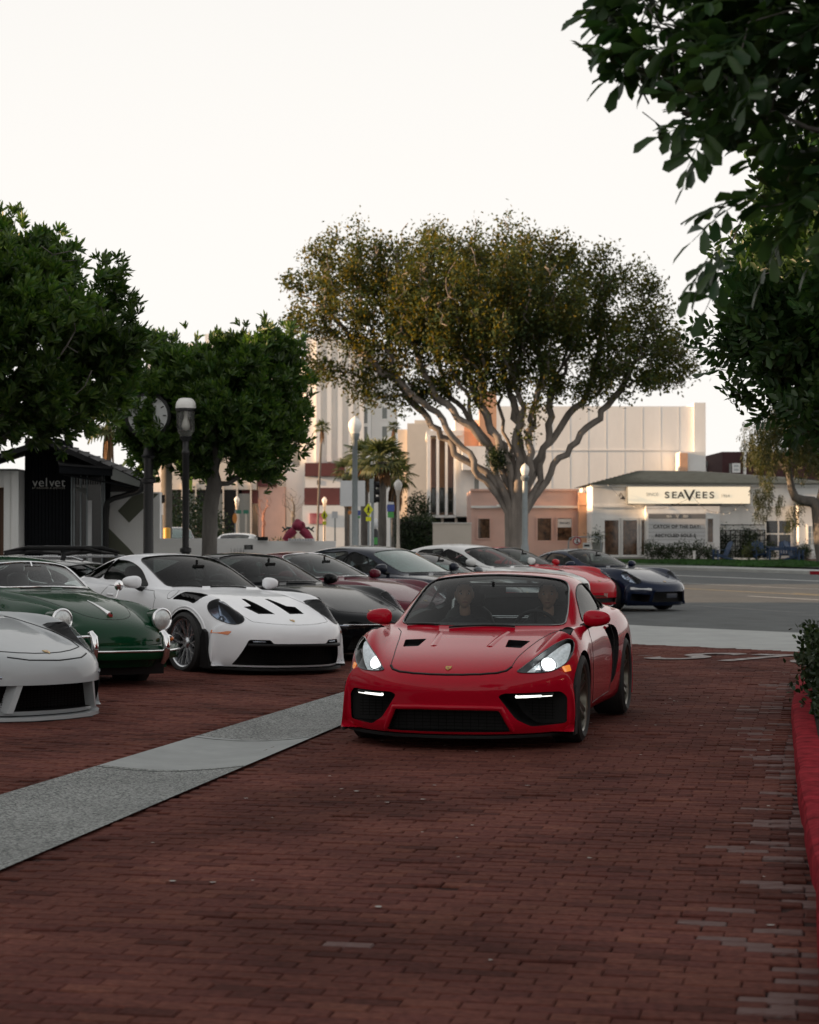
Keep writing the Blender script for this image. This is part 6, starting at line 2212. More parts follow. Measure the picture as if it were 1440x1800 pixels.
def build_white(loc, yaw):
    """white track coupe with nostril bonnet, louvred wings and black lower nose"""
    root = thing('sports_coupe', 'white track-bred sports coupe with black bonnet nostrils and louvred front wings', 'car', loc, yaw, 'sports cars parked nose-out in a row')
    P = paint('white_paint', (0.80, 0.81, 0.83), rough=0.3)
    c = coupe_shell(P, M_GLASSDARK, coupe_rows(1.0, .02, .0, .02), M_GLASS)
    for s in (1, -1):
        lamp(c, s, OVAL, (.80, .42, .46), proj=((.0, .03, .034), (.03, -.045, .034)), ring=M_GLOSSBLK, ringr=.004, bowl=M_LAMPBLUE)
    mouth = rounded([(-.70, .145), (-.585, .425), (-.38, .425), (-.35, .385), (.35, .385), (.38, .425), (.585, .425), (.70, .145)], .02)
    c.cut(FRONT, dense(mouth, .07), .05)
    inner = rounded([(-.46, .165), (-.40, .34), (.40, .34), (.46, .165)], .03)
    grille_bars(c, FRONT, inner, 2.09, M_MESH, dv=.02, du=.04)
    bar = [(2.215 - .42 * (abs(a) / .9) ** 2.6, a, .365) for a in [q / 10 for q in range(-6, 7)]]
    c.add('intake_bar', MB().tube(bar, .022, 8), M_TRIM, 60)
    for s in (1, -1):
        pts = [(2.20 - .5 * (a / .9) ** 2.6, s * a, .402) for a in (.42, .48, .54)]
        c.add('running_light', MB().tube(pts, .011, 6), M_LAMPIN, 60)
    # nostrils in the bonnet
    nos = NOSTRIL
    for s in (1, -1):
        fr = tilted((1.6, s * .25, .76), (.22, 0, 1), (1, 0, 0))
        c.cut(fr, reproj(c, TOP, dense(flipt(nos, s), .08), fr), .05)
    # louvre openings above the wheels
    lv = rounded([(1.40, .70), (1.34, .86), (.86, .85), (.98, .74)], .03)
    for s in (1, -1):
        fr = tilted((1.25, s * .76, .92), (0, s * .35, 1), (1, 0, 0))
        c.cut(fr, reproj(c, TOP, dense(flipt(lv, s), .06), fr), .03)
        for k in range(4):
            h, _ = c.cast(TOP, 1.06 + k * .09, s * .785)
            c.add('wing_louvre', MB().box((1.06 + k * .09, s * .785, h.z - .012), (.07, .13, .008), M=Matrix.Rotation(R(28), 3, 'Y')), M_TRIM)
    bonnet(c, .585, .50, .60, .003)
    c.pane('fuel_flap', tilted((.78, -.80, .88), (.1, -.6, .8)), ellipse(.075, .075, 24), .002, P, .05)
    c.strip('flap_seam', tilted((.78, -.80, .88), (.1, -.6, .8)), ellipse(.078, .078, 24), .003, M_TRIM, .0, closed=True, parent='fuel_flap')
    for s in (1, -1):
        b = MB()
        b.prism([(1.78, .10), (1.58, .10), (1.58, .44), (1.62, .52), (1.67, .49), (1.70, .35)], ((0, s * .868, 0), (1, 0, 0), (0, 0, 1), (0, s, 0)), 0, .04)
        c.add('wheel_arch_blade', b, M_TRIM)
        c.pane('side_marker', SIDE(s), rounded([(1.70, .475), (1.90, .47), (1.92, .51), (1.70, .515)], .012), .004, M_AMBER, .03, thick=.004)
        arch = [(1.228 + .40 * math.cos(t), .345 + .40 * math.sin(t)) for t in [R(12 + 8 * q) for q in range(20)]]
        c.strip('arch_lip', SIDE(s), arch, .014, P, -.004, n=8)
    ys = [-.88, -.80, -.70, -.55, -.35, 0, .35, .55, .70, .80, .88]
    splitter(c, ys, .09, [2.26 - .56 * (abs(y) / .9) ** 2.6 for y in ys], M_TRIM, .022)
    mirrors(c, .12, .95, .975, P, low=M_TRIM)
    badge(c, tilted((2.04, 0, .645), (.5, 0, .86)), 0, 0, .05, .065)
    wipers(c)
    cabin(c)
    w = MB()
    w.prism([(-2.35, 1.32), (-2.0, 1.38), (-2.0, 1.40), (-2.36, 1.36)], ((0, -.8, 0), (1, 0, 0), (0, 0, 1), (0, 1, 0)), 0, 1.6)
    c.finish(root)
    put_wheels(root, 1.228, -1.228, .80, .80, .345, .352, .275, .33, .27, .275, 'gt')
    return root
M_LAMPBLUE = mat('smoked_lamp_bowl', (0.24, 0.29, 0.37), rough=0.2, metal=0.7, var=0.4, scale=20)
NOSTRIL = [(1.25, .13), (1.25, .18), (1.54, .235), (1.56, .345), (1.80, .305), (1.82, .10)]

def build_silver(loc, yaw):
    root = thing('sports_coupe', 'pale grey sports coupe cut off by the left picture edge, nearest of the parked row', 'car', loc, yaw, 'sports cars parked nose-out in a row')
    P = paint('chalk_grey_paint', (0.38, 0.40, 0.41), rough=0.26)
    c = coupe_shell(P, M_GLASSDARK, coupe_rows(1.0, .02, .0, .0), M_GLASS)
    for s in (1, -1):
        lamp(c, s, OVAL, (.80, .42, .46), proj=((.01, .04, .03), (.02, -.02, .03), (.03, -.07, .02)), ring=M_GLOSSBLK, ringr=.004, bowl=M_LAMPBLUE)
    mid = rounded([(-.30, .365), (.30, .365), (.40, .16), (-.40, .16)], .02)
    q1 = rounded([(.41, .385), (.36, .345), (.44, .165), (.76, .165), (.80, .40), (.60, .42)], .03)
    c.cut(FRONT, dense(rounded([(-.62, .375), (.62, .375), (.665, .16), (-.665, .16)], .02), .07), .07)
    for a in (-.50, -.44, .44, .50):
        s = 1 if a > 0 else -1
    for s in (1, -1):
        mb = MB()
        vs = []
        for (a, z) in ((.40, .385), (.445, .385), (.52, .15), (.475, .15)):
            for x in (-.10, .012):
                h = 2.235 - .55 * (abs(a) / .9) ** 2.6
                vs.append((h + x - (.02 if z > .3 else 0.015), s * a, z))
        mb.add(vs, [(0, 2, 3, 1), (2, 4, 5, 3), (4, 6, 7, 5), (6, 0, 1, 7), (1, 3, 5, 7), (0, 6, 4, 2)])
        c.add('intake_strut', mb, P)
        fr = FRONT
        d = rounded([(.69, .40), (.86, .42), (.87, .34), (.84, .17), (.71, .17)], .025)
        c.cut(FRONT, dense(flip(d, s), .06), .04)
        # slim upper slot with the running light
        c.strip('running_light', FRONT, [(s * .56, .44), (s * .72, .45)], .012, M_LAMPIN, .0)
        c.pane('side_marker', SIDE(s), rounded([(1.70, .475), (1.86, .47), (1.87, .50), (1.70, .505)], .012), .004, M_AMBER, .03, thick=.004)
    grille_bars(c, FRONT, [(-.50, .37), (.50, .37), (.52, .165), (-.52, .165)], 2.02, M_MESH, dv=.02, du=.04)
    bonnet(c, .62, .50, .58, .006)
    c.strip('bonnet_slot', FRONT, [(-.46, .60), (-.3, .575), (0, .565), (.3, .575), (.46, .60)], .008, M_TRIM, -.003)
    ys = [-.88, -.80, -.70, -.55, -.35, 0, .35, .55, .70, .80, .88]
    splitter(c, ys, .085, [2.255 - .56 * (abs(y) / .9) ** 2.6 for y in ys], P, .03)
    splitter(c, ys, .07, [2.265 - .56 * (abs(y) / .9) ** 2.6 for y in ys], M_TRIM, .012, 'lip_edge')
    mirrors(c, .12, .95, .975, P)
    badge(c, tilted((2.04, 0, .645), (.5, 0, .86)), 0, 0.01, .055, .07)
    wipers(c); cabin(c)
    c.finish(root)
    put_wheels(root, 1.228, -1.228, .79, .79, .345, .352, .255, .31, .27, .275, 'gt')
    return root

def build_plain(loc, yaw, label, paint_m, glassm, kind, w=.985, lampkind='oval', rim=None, wheel='five', side_glass=None, leather=None, fender=0.0, nose=0.0):
    root = thing('sports_coupe', label, 'car', loc, yaw, 'sports cars parked nose-out in a row')
    c = coupe_shell(paint_m, glassm, coupe_rows(w, nose, fender), side_glass, rim, doors=False, ku=4, kv=3)
    if lampkind == 'round':
        rd = ellipse(.105, .108, 26, (.655, .70))
        for s in (1, -1):
            fr, poly = lamp(c, s, rd, (.93, .18, .32), depth=.05, proj=((0, 0, .03),), ring=M_CHROME, ringr=.012, bowl=M_CHROME, dome=.03)
        for s in (1, -1):
            c.strip('bumper_trim', FRONT, [(s * .02, .42), (s * .4, .42), (s * .75, .42)], .02, M_TRIM, .0)
            c.pane('indicator', FRONT, rounded([(s * .50, .47), (s * .74, .47), (s * .74, .53), (s * .50, .53)], .01), .004, M_AMBER, .05)
    else:
        for s in (1, -1):
            lamp(c, s, ellipse(.122, .128, 26, (.668, .712), R(-20), 2.1), (.80, .40, .46), proj=((.0, .035, .038), (.02, -.05, .032)), ring=M_GLOSSBLK if kind != 'navy' else paint_m, ringr=.004,
                 bowl=M_LAMPIN if kind == 'navy' else M_LAMPBLUE)
    if kind == 'navy':
        mid = rounded([(-.42, .42), (.42, .42), (.46, .20), (-.46, .20)], .02)
        c.cut(FRONT, dense(mid, .07), .06)
        grille_bars(c, FRONT, mid, 2.10, M_MESH, dv=.03, du=.06)
        for s in (1, -1):
            c.cut(FRONT, dense(flip(rounded([(.50, .36), (.78, .38), (.80, .24), (.52, .20)], .02), s), .07), .04)
            c.pane('indicator', FRONT, rounded(flip([(.47, .445), (.80, .46), (.80, .515), (.48, .495)], s), .012), .006, M_FROST, .05, thick=.008)
            c.strip('intake_frame', FRONT, [(s * .47, .43), (s * .49, .30), (s * .50, .18)], .014, paint_m, .004)
        c.pane('number_plate', FRONT, [(-.15, .29), (.15, .29), (.15, .38), (-.15, .38)], .02, M_PLATE, .1, thick=.006)
    elif kind == 'black':
        mid = rounded([(-.40, .33), (.40, .33), (.44, .17), (-.44, .17)], .02)
        c.cut(FRONT, dense(mid, .07), .06)
        grille_bars(c, FRONT, mid, 2.10, M_MESH, dv=.04, du=.2)
        for s in (1, -1):
            c.cut(FRONT, dense(flip(rounded([(.48, .36), (.80, .40), (.82, .22), (.52, .18)], .02), s), .07), .04)
            c.strip('running_light', FRONT, [(s * .44, .455), (s * .6, .46), (s * .74, .462)], .012, M_LAMPIN, .0)
        c.strip('nose_seam', FRONT, [(-.5, .47), (0, .465), (.5, .47)], .006, M_CHROME, .001)
    else:
        c.cut(FRONT, dense(rounded([(-.45, .28), (.45, .28), (.45, .18), (-.45, .18)], .02), .07), .05)
    bonnet(c, .60, .47, .58, .004, panel=False)
    mirrors(c, .12, .93, .97, paint_m)
    badge(c, tilted((2.04, 0, .645), (.5, 0, .86)), 0, 0, .05, .065)
    wipers(c); cabin(c, leather=leather)
    c.finish(root)
    put_wheels(root, 1.228, -1.228, .775 * w, .775 * w, .335, .34, .235, .295, .245, .25, wheel)
    return root
M_FROST = mat('frosted_lens', (0.55, 0.57, 0.58), rough=0.15, coat=0.8, var=0.2, scale=60)
M_PLATE = mat('plate_dark', (0.03, 0.035, 0.05), rough=0.3, var=0.4, scale=40)

# ------------------------------------------------------------------ the green fifties coupe
def oldie_rows():
    zb = .22
    N = [nose_row(1.80, .26, .42, 1.46, zb, .25), nose_row(1.86, .40, .44, 1.44, zb), nose_row(1.86, .52, .45, 1.42, zb, .54),
         nose_row(1.81, .62, .46, 1.40, zb, .66)]
    N = [[(x, y * .91, z) for x, y, z in r] for r in N]
    B = [body_row(1.72, .40, .70, .36, .685, .43, .66, .60, .75, .765, .52, .76, zb),
         body_row(1.55, .26, .785, .38, .765, .46, .72, .61, .845, .80, .56, .78, zb),
         body_row(1.32, .12, .865, .40, .845, .50, .78, .625, .875, .82, .60, .78, zb),
         body_row(1.05, .05, .925, .43, .90, .54, .83, .645, .90, .83, .62, .78, zb),
         body_row(.78, .10, .965, .48, .94, .585, .87, .68, .90, .83, .62, .77, zb),
         body_row(.56, .28, .985, .56, .965, .66, .92, .73, .905, .83, .62, .77, zb, ya=.64),
         body_row(.52, .40, .995, .59, .975, .68, .935, .745, .90, .83, .62, .77, zb, ya=.64),
         body_row(.32, .36, 1.12, .575, 1.085, .69, .94, .75, .90, .83, .62, .77, zb, ya=.64, bulge=.01),
         body_row(.10, .28, 1.255, .53, 1.215, .70, .95, .755, .905, .83, .62, .77, zb, ya=.64, bulge=.03),
         body_row(-.10, .2, 1.305, .50, 1.265, .70, .955, .76, .91, .83, .62, .78, zb, ya=.64, bulge=.04),
         body_row(-.45, .1, 1.318, .49, 1.28, .70, .96, .765, .915, .835, .62, .78, zb, bulge=.04),
         body_row(-.80, .0, 1.27, .47, 1.225, .685, .965, .77, .915, .835, .62, .78, zb, bulge=.035),
         body_row(-1.12, .0, 1.15, .43, 1.10, .65, .95, .76, .90, .83, .60, .78, zb, bulge=.025),
         body_row(-1.42, .0, .98, .40, .93, .60, .88, .73, .82, .81, .56, .76, zb),
         body_row(-1.70, -.1, .80, .38, .77, .54, .74, .66, .70, .76, .50, .72, zb)]
    T = []
    for xc, z, a in ((-1.88, .62, -.35), (-1.93, .48, -.38), (-1.90, .34, -.38), (-1.84, .26, -.36)):
        T.append([(x, y * .88, z2) for x, y, z2 in nose_row(xc, z, a, -1.55, zb, z * .98)])
    return N + B + T

def build_green(loc, yaw):
    root = thing('vintage_coupe', 'dark green vintage coupe with round headlights and chrome bumper guards', 'car', loc, yaw)
    P = paint('dark_green_paint', (0.003, 0.038, 0.015), rough=0.25)
    c = Car(oldie_rows(), P, M_TRIM, M_INSIDE)
    c.hollow(9.2, 16.6, 4.6, .035, .36)
    c.well(1.05, .345, .45, .32)
    c.well(-1.05, .34, .45, .32)
    ws = [(9.95, .02), (9.95, 1.0), (9.97, 2.0), (10.1, 2.75), (10.5, 2.88), (11.0, 2.9), (11.5, 2.86), (11.9, 2.68), (12.1, 2.0), (12.16, 1.0), (12.18, .02)]
    window(c, 'windscreen', ws, 1, tint=M_GLASSCLEAR, rim=M_CHROME, mirror_join=True, frame_r=.011)
    c.strip('windscreen_divider', tilted((.35, 0, 1.1), (.8, 0, .6)), [(0, -.13), (0, .13)], .006, M_CHROME, .0) if False else None
    rw = [(14.6, .02), (14.6, 1.5), (14.7, 2.2), (15.2, 2.4), (16.0, 2.3), (16.2, 1.5), (16.25, .02)]
    window(c, 'rear_window', rw, 1, tint=M_GLASSCLEAR, rim=M_CHROME, mirror_join=True)
    sw = [(10.6, 4.7), (11.0, 3.8), (11.6, 3.45), (12.3, 3.35), (13.2, 3.32), (13.9, 3.34), (13.95, 4.7), (12.5, 4.74)]
    qw = [(14.06, 3.36), (14.7, 3.5), (15.2, 3.9), (15.3, 4.4), (15.0, 4.68), (14.1, 4.7)]
    for s in (1, -1):
        window(c, 'side_window', sw, s, (0, s, .25), tint=M_GLASSCLEAR, rim=M_CHROME)
        window(c, 'quarter_window', qw, s, (0, s, .25), tint=M_GLASSCLEAR, rim=M_CHROME)
    rd = ellipse(.098, .102, 26, (.575, .70))
    for s in (1, -1):
        # upright lamp pod standing out of the wing
        pod = MB().lathe([(.075, -.26), (.102, -.12), (.112, -.03), (.112, .0)], 24, axis='X', c=(1.63, s * .60, .725))
        c.add('lamp_pod', pod, P, 60)
        ring = MB().lathe([(.112, -.012), (.120, -.004), (.120, .014), (.108, .022), (.098, .012)], 28, axis='X', c=(1.635, s * .60, .725))
        c.add('lamp_ring', ring, M_CHROME, 60, 'lamp_pod')
        refl = MB().lathe([(.10, .008), (.08, -.03), (.045, -.06), (.001, -.07)], 24, axis='X', c=(1.635, s * .60, .725))
        c.add('reflector', refl, M_CHROME, 60, 'lamp_pod')
        lens = MB().lathe([(.101, .012), (.085, .028), (.055, .042), (.001, .05)], 24, axis='X', c=(1.635, s * .60, .725))
        c.add('headlight', lens, M_LENSRIB, 60)
        ind = MB()
        vs, fs = ellipsoid((1.70, s * .66, .535), (.05, .04, .032), 14, 8)
        ind.add(vs, fs)
        c.add('indicator', ind, M_AMBER, 60)
        horn = MB().tube([c.cast(FRONT, s * .50, .53)[0], c.cast(FRONT, s * .62, .53)[0]], .012, 6)
        # door
        door = [(.38, .36), (.42, .6), (.38, .86), (.20, .91), (-.62, .93), (-.66, .7), (-.58, .40)]
        c.panel('door', SIDE(s), door, .5, 1.2)
        c.strip('door_seam', SIDE(s), door, .004, M_TRIM, -.001, closed=True, parent='door')
        c.strip('door_handle', SIDE(s), [(-.42, .84), (-.56, .84)], .014, M_CHROME, .015, parent='door')
        c.strip('waist_trim', SIDE(s), [(.30, .925), (-.6, .94)], .007, M_CHROME, .002)
        # wing-top mirror
        mm = MB().lathe([(.001, .018), (.045, .012), (.058, .0), (.045, -.02), (.015, -.035)], 20, axis='X', c=(.55, s * .82, 1.03))
        c.add('wing_mirror', mm, M_CHROME, 60)
        c.add('mirror_stalk', MB().tube([(.55, s * .82, 1.0), (.57, s * .79, .94), (.58, s * .765, .895)], .009, 6), M_CHROME, 60, 'wing_mirror')
    # bonnet lid outline, handle and crest
    lid = spline([(1.66, 0), (1.63, .16), (1.52, .29), (1.3, .375), (1.0, .43), (.72, .47)], False, 4)
    full = lid + [(.60, .40), (.58, 0)]
    c.panel('bonnet', TOP, full + [(a, -b) for a, b in reversed(full) if b > 0], .5, 1.3)
    for s in (1, -1): c.strip('bonnet_seam', TOP, flipt(lid, s), .0035, M_TRIM, -.001, parent='bonnet')
    hb = MB()
    pts = [c.cast(TOP, x, 0)[0] + Vector((0, 0, .004)) for x in (1.18, 1.3, 1.42, 1.52, 1.58)]
    hb.tube(pts, [.005, .010, .014, .022, .034], 10)
    c.add('bonnet_handle', hb, M_CHROME, 60, 'bonnet')
    c.add('handle_crest', MB().box(pts[-1] + Vector((.012, 0, -.012)), (.03, .036, .04)), M_REDENAMEL, None, 'bonnet_handle')
    # bumper: painted blade with chrome strip and two upright guards
    ys = [q / 10 for q in range(-8, 9)]
    bx = lambda y: 1.955 - .30 * (abs(y) / .8) ** 2.8
    bl = MB()
    prof = [(-.045, -.075), (.0, -.07), (.022, -.03), (.022, .03), (.0, .065), (-.045, .07)]
    vs = []
    for y in ys:
        vs += [(bx(y) + a, y, .415 + b) for a, b in prof]
    m = len(prof)
    fs = [(i * m + k, i * m + (k + 1) % m, (i + 1) * m + (k + 1) % m, (i + 1) * m + k) for i in range(len(ys) - 1) for k in range(m)]
    fs += [tuple(range(m - 1, -1, -1)), tuple((len(ys) - 1) * m + k for k in range(m))]
    bl.add(vs, fs)
    c.add('bumper', bl, P, 50)
    c.add('bumper_trim', MB().tube([(bx(y) + .025, y, .43) for y in ys], .012, 8), M_CHROME, 60, 'bumper')
    for s in (1, -1):
        x = bx(.43)
        g = MB().tube([(x - .05, s * .43, .60), (x + .0, s * .43, .61), (x + .045, s * .43, .57), (x + .06, s * .43, .48), (x + .05, s * .43, .38), (x + .0, s * .43, .31)],
                      [.02, .03, .04, .042, .04, .028], 10)
        c.add('bumper_guard', g, M_CHROME, 60, 'bumper')
        c.add('guard_tube', MB().tube([(x + .0, s * .43, .58), (x - .03, s * .52, .575), (x - .10, s * .60, .56)], .014, 8), M_CHROME, 60, 'bumper')
    c.add('under_valance', MB().span((1.70, -.6, .18), (1.20, .6, .40)), M_TRIM)
    # screen wipers and cabin
    for a, b in (((.60, .42), (.60, .08)), ((.60, -.06), (.55, -.40))):
        c.strip('wiper', TOP, [a, b], .007, M_TRIM, .02)
    dash(c, .36, .56, .5, .96, .26)
    seats(c, (-.35,), (.32, -.32), .38, M_SEAT, backrest=.45)
    steering(c, .06, .32, .86, .19, 20, M_SEAT)
    c.add('rear_view_mirror', MB().box((.14, 0, 1.19), (.02, .20, .05)).tube([(.14, 0, 1.2), (.10, 0, 1.26)], .008, 6), M_CHROME)
    c.finish(root)
    put_wheels(root, 1.05, -1.05, .64, .63, .32, .32, .165, .165, .20, .20, 'disc')
    return root
M_LENSRIB = mat('fluted_glass', (0.62, 0.66, 0.66), rough=0.06, metal=0.35, coat=1.0, var=0.35, scale=40, stretch=(1, 6, 1), bump=.3, bscale=60)

# ------------------------------------------------------------------ four-door cars
def sedan_rows(h=1.0, w=1.0, tall=0.0):
    zb = .18
    N = [nose_row(2.30, .20, .50, 1.95, zb, .2), nose_row(2.38, .34, .50, 1.93, zb), nose_row(2.40, .50, .50, 1.9, zb), nose_row(2.38, .64, .50, 1.87, zb, .63), nose_row(2.30, .73, .5, 1.84, zb, .72)]
    B = [body_row(2.15, .45, .775, .50, .77, .58, .765, .70, .745, .87, .5, .87, zb),
         body_row(1.85, .25, .84, .52, .83, .62, .825, .74, .83, .91, .56, .90, zb),
         body_row(1.45, .12, .89, .54, .88, .66, .87, .78, .88, .925, .62, .90, zb),
         body_row(1.15, .15, .925, .58, .915, .70, .905, .80, .90, .925, .64, .90, zb),
         body_row(.98, .36, .945, .66, .94, .76, .925, .82, .91, .92, .64, .90, zb, ya=.75),
         body_row(.94, .44, .955, .69, .955, .775, .935, .83, .915, .92, .64, .90, zb, ya=.75),
         body_row(.52, .38, 1.17, .65, 1.125, .785, .95, .84, .92, .92, .64, .90, zb, ya=.75, bulge=.01),
         body_row(.12, .28, 1.345, .60, 1.30, .79, .96, .845, .925, .92, .64, .90, zb, ya=.75, bulge=.03),
         body_row(-.15, .2, 1.405, .595, 1.355, .79, .965, .845, .93, .92, .64, .90, zb, bulge=.035),
         body_row(-.60, .1, 1.43, .595, 1.38, .79, .975, .85, .935, .925, .65, .90, zb, bulge=.035),
         body_row(-1.05, .05, 1.405, .585, 1.355, .79, .985, .86, .945, .93, .66, .91, zb, bulge=.03),
         body_row(-1.45, .0, 1.31, .56, 1.26, .775, .995, .86, .95, .935, .67, .91, zb, bulge=.025),
         body_row(-1.85, .0, 1.16, .54, 1.11, .74, .985, .84, .935, .93, .66, .91, zb),
         body_row(-2.2, -.06, 1.02, .52, .99, .69, .93, .80, .89, .90, .62, .89, zb)]
    T = [nose_row(xc, z, a, -2.0, zb, z * .97) for xc, z, a in ((-2.42, .88, -.35), (-2.48, .68, -.38), (-2.46, .45, -.38), (-2.38, .24, -.36))]
    rows = N + B + T
    return [[(x, y * w, z * h + (tall * max(0, z - .5))) for x, y, z in r] for r in rows]

def build_sedan(loc, yaw, label, P, glassm, sidem, name='family_car', group=None, h=1.0, w=1.0, tall=0.0, wheel='five', wagon=False, rim=None):
    root = thing(name, label, 'car', loc, yaw, group)
    c = Car(sedan_rows(h, w, tall), P, M_TRIM, M_INSIDE, 3, 3)
    c.hollow(9.3, 17.2, 4.6, .04, .35)
    c.well(1.44, .365, .50, .345); c.well(-1.44, .365, .50, .345)
    ws = [(9.95, .02), (9.95, 1.0), (9.97, 2.0), (10.05, 2.78), (10.6, 2.92), (11.2, 2.92), (11.8, 2.88), (12.1, 2.6), (12.2, 2.0), (12.24, 1.0), (12.26, .02)]
    window(c, 'windscreen', ws, 1, tint=glassm, rim=M_GLOSSBLK, mirror_join=True)
    rw = [(15.2, .02), (15.2, 1.5), (15.3, 2.4), (15.8, 2.55), (16.6, 2.5), (16.9, 2.2), (17.0, 1.2), (17.0, .02)]
    window(c, 'rear_window', rw, 1, tint=sidem, mirror_join=True)
    f = [(10.5, 4.74), (11.0, 3.8), (11.7, 3.42), (12.6, 3.32), (13.3, 3.30), (13.35, 4.74)]
    b = [(13.46, 3.30), (14.2, 3.32), (14.9, 3.42), (15.05, 4.74), (13.5, 4.74)]
    q = [(15.16, 3.5), (15.9, 3.9), (16.3, 4.4), (16.1, 4.7), (15.2, 4.74)]
    for s in (1, -1):
        for nm, o in (('front_window', f), ('rear_side_window', b), ('quarter_window', q)):
            window(c, nm, o, s, (0, s, .25), tint=sidem, rim=rim or M_TRIM)
        lamp(c, s, ellipse(.17, .085, 22, (.68, .70), R(14), 2.6), (.8, .4, .3), proj=((0, 0, .045), (-.08, 0, .035)), ring=M_GLOSSBLK, ringr=.004, depth=.07)
        for dd in ([(.80, .35), (.80, .9), (.55, .94), (-.38, .965), (-.40, .35)], [(-.42, .35), (-.40, .965), (-1.30, .99), (-1.30, .7), (-1.05, .4)]):
            c.strip('door_seam', SIDE(s), dd, .004, M_TRIM, -.001)
        for x in (-.2, -1.1): c.strip('door_handle', SIDE(s), [(x, .86), (x - .16, .865)], .014, P, .008)
    g = rounded([(-.42, .62), (.42, .62), (.40, .36), (-.40, .36)], .04)
    c.cut(FRONT, dense(g, .08), .05)
    grille_bars(c, FRONT, g, 2.33, M_ALLOY if wagon else M_MESH, dv=.04, du=.3)
    mirrors(c, .52, .97, 1.02, P)
    for a, b2 in (((.93, .4), (.95, -.15)), ((.93, -.25), (.80, -.6))): c.strip('wiper', TOP, [a, b2], .008, M_TRIM, .012)
    dash(c, .75, .68, .5, .96, .4)
    seats(c, (-.15,), (.37, -.37), .36, M_TAN if wagon else None, backrest=.6)
    seats(c, (-1.05,), (.37, -.37), .40, M_TAN if wagon else None, backrest=.5)
    steering(c, .36, .37, .92, .18)
    c.finish(root)
    put_wheels(root, 1.44, -1.44, .79 * w, .79 * w, .335, .335, .23, .23, .235, .235, wheel)
    return root

# ------------------------------------------------------------------ cars in their places
def stand(root, x, y, ang, z=0.0, slope=0.0):
    """put a car on its place: mid-wheelbase point, nose turned ang degrees right of the camera,
    on paving that rises to the left by the given slope."""
    n = Vector((slope, 0, 1)).normalized()
    q = Vector((0, 0, 1)).rotation_difference(n)
    root.rotation_euler = (q.to_matrix() @ Matrix.Rotation(R(ang) - R(90), 3, 'Z')).to_euler()
    root.location = (x, y, z)

red_xy, red_ang = (.745, 17.03), -13.0
stand(build_red((0, 0, 0), 0), *red_xy, red_ang)
stand(build_silver((0, 0, 0), 0), -4.70, 18.30, 55, .0, .02)
stand(build_green((0, 0, 0), 0), -4.10, 21.65, 43, .03, .03)
stand(build_white((0, 0, 0), 0), -2.54, 24.2, 37.5, .03, .03)
P_BLACK = paint('black_paint', (0.003, 0.004, 0.005), rough=0.2, coat=.35)
P_MAROON = paint('maroon_paint', (0.10, 0.006, 0.018), rough=0.25)
P_NAVY = paint('navy_paint', (0.006, 0.012, 0.032), rough=0.2, flake=.3)
P_RED2 = paint('signal_red_paint', (0.40, 0.008, 0.016), rough=0.25)
P_INK = paint('ink_blue_paint', (0.016, 0.02, 0.032), rough=0.25, flake=.3)
P_WHITE2 = paint('off_white_paint', (0.62, 0.62, 0.61), rough=0.3)
P_STEEL = paint('steel_grey_paint', (0.10, 0.11, 0.12), rough=0.25, flake=.4)
stand(build_plain((0, 0, 0), 0, 'black sports coupe parked between the white coupe and the maroon one', P_BLACK, M_GLASS, 'black'), -1.83, 26.6, 42, .02, .01)
stand(build_plain((0, 0, 0), 0, 'maroon classic coupe with round headlights beside the black coupe', P_MAROON, M_GLASSPALE, 'maroon', w=.92, lampkind='round', rim=M_CHROME, leather=M_TAN), -1.25, 30.4, 47)
stand(build_sedan((0, 0, 0), 0, 'dark ink-blue four-door car with greenish windscreen behind the red coupe', P_INK, M_GLASSGREEN, M_GLASSDARK, h=.97), -.27, 33.6, 52)
stand(build_sedan((0, 0, 0), 0, 'white estate car with dark side windows in the parked row', P_WHITE2, M_GLASS, M_GLASSDARK, wagon=True, h=.96), 1.40, 40.4, 50)
stand(build_plain((0, 0, 0), 0, 'steel grey low coupe half hidden in front of the white estate car', P_STEEL, M_GLASSPALE, 'black'), .55, 37.0, 48, -.08)
stand(build_plain((0, 0, 0), 0, 'parked red coupe half hidden behind the driving red car, beside the navy coupe', P_RED2, M_GLASS, 'maroon', w=.95), 2.40, 43.2, 47, -.02)
stand(build_plain((0, 0, 0), 0, 'navy blue sports coupe at the street end of the parked row', P_NAVY, M_GLASS, 'navy'), 4.10, 44.7, 39, -.07)


# ------------------------------------------------------------------ street furniture, plants and small things
def gl(px, y): return at(px, y)

# black lantern on a post
lp_ = thing('street_lamp', 'black post lantern with white domed cap and clear glass before the round street tree', 'street lamp', (at(326.5, 36.5), 36.5, 0))
Yk = 36.5
def kz(r): return zat(r, Yk)
MB().lathe([(.13, 0), (.13, .12), (.10, .16), (.095, .5), (.075, .55), (.075, kz(972)), (.105, kz(970)), (.105, kz(964)), (.062, kz(962)), (.062, kz(800)), (.075, kz(798)), (.075, kz(792)), (.058, kz(790)), (.058, kz(776)), (.10, kz(772)), (.12, kz(768)), (.10, kz(767)), (.001, kz(767))], 18).build('post', M_BLACKIRON, lp_, 40)
gls = MB().lathe([(.10, kz(767)), (.155, kz(758)), (.165, kz(750)), (.165, kz(722)), (.16, kz(719))], 24).build('globe', glass('lantern_glass', tint=(.78, .78, .76), ior=1.35, solid=.12, dark=(.6, .6, .58)), lp_, 60)
MB().lathe([(.178, kz(721)), (.185, kz(716)), (.182, kz(713)), (.17, kz(707)), (.13, kz(701.5)), (.09, kz(699.8)), (.001, kz(699.5))], 24).build('cap', M_LAMPWHITE, lp_, 60)
MB().lathe([(.182, kz(723)), (.19, kz(719.5)), (.18, kz(717))], 24).build('cap_rim', M_BLACKIRON, lp_, 40)
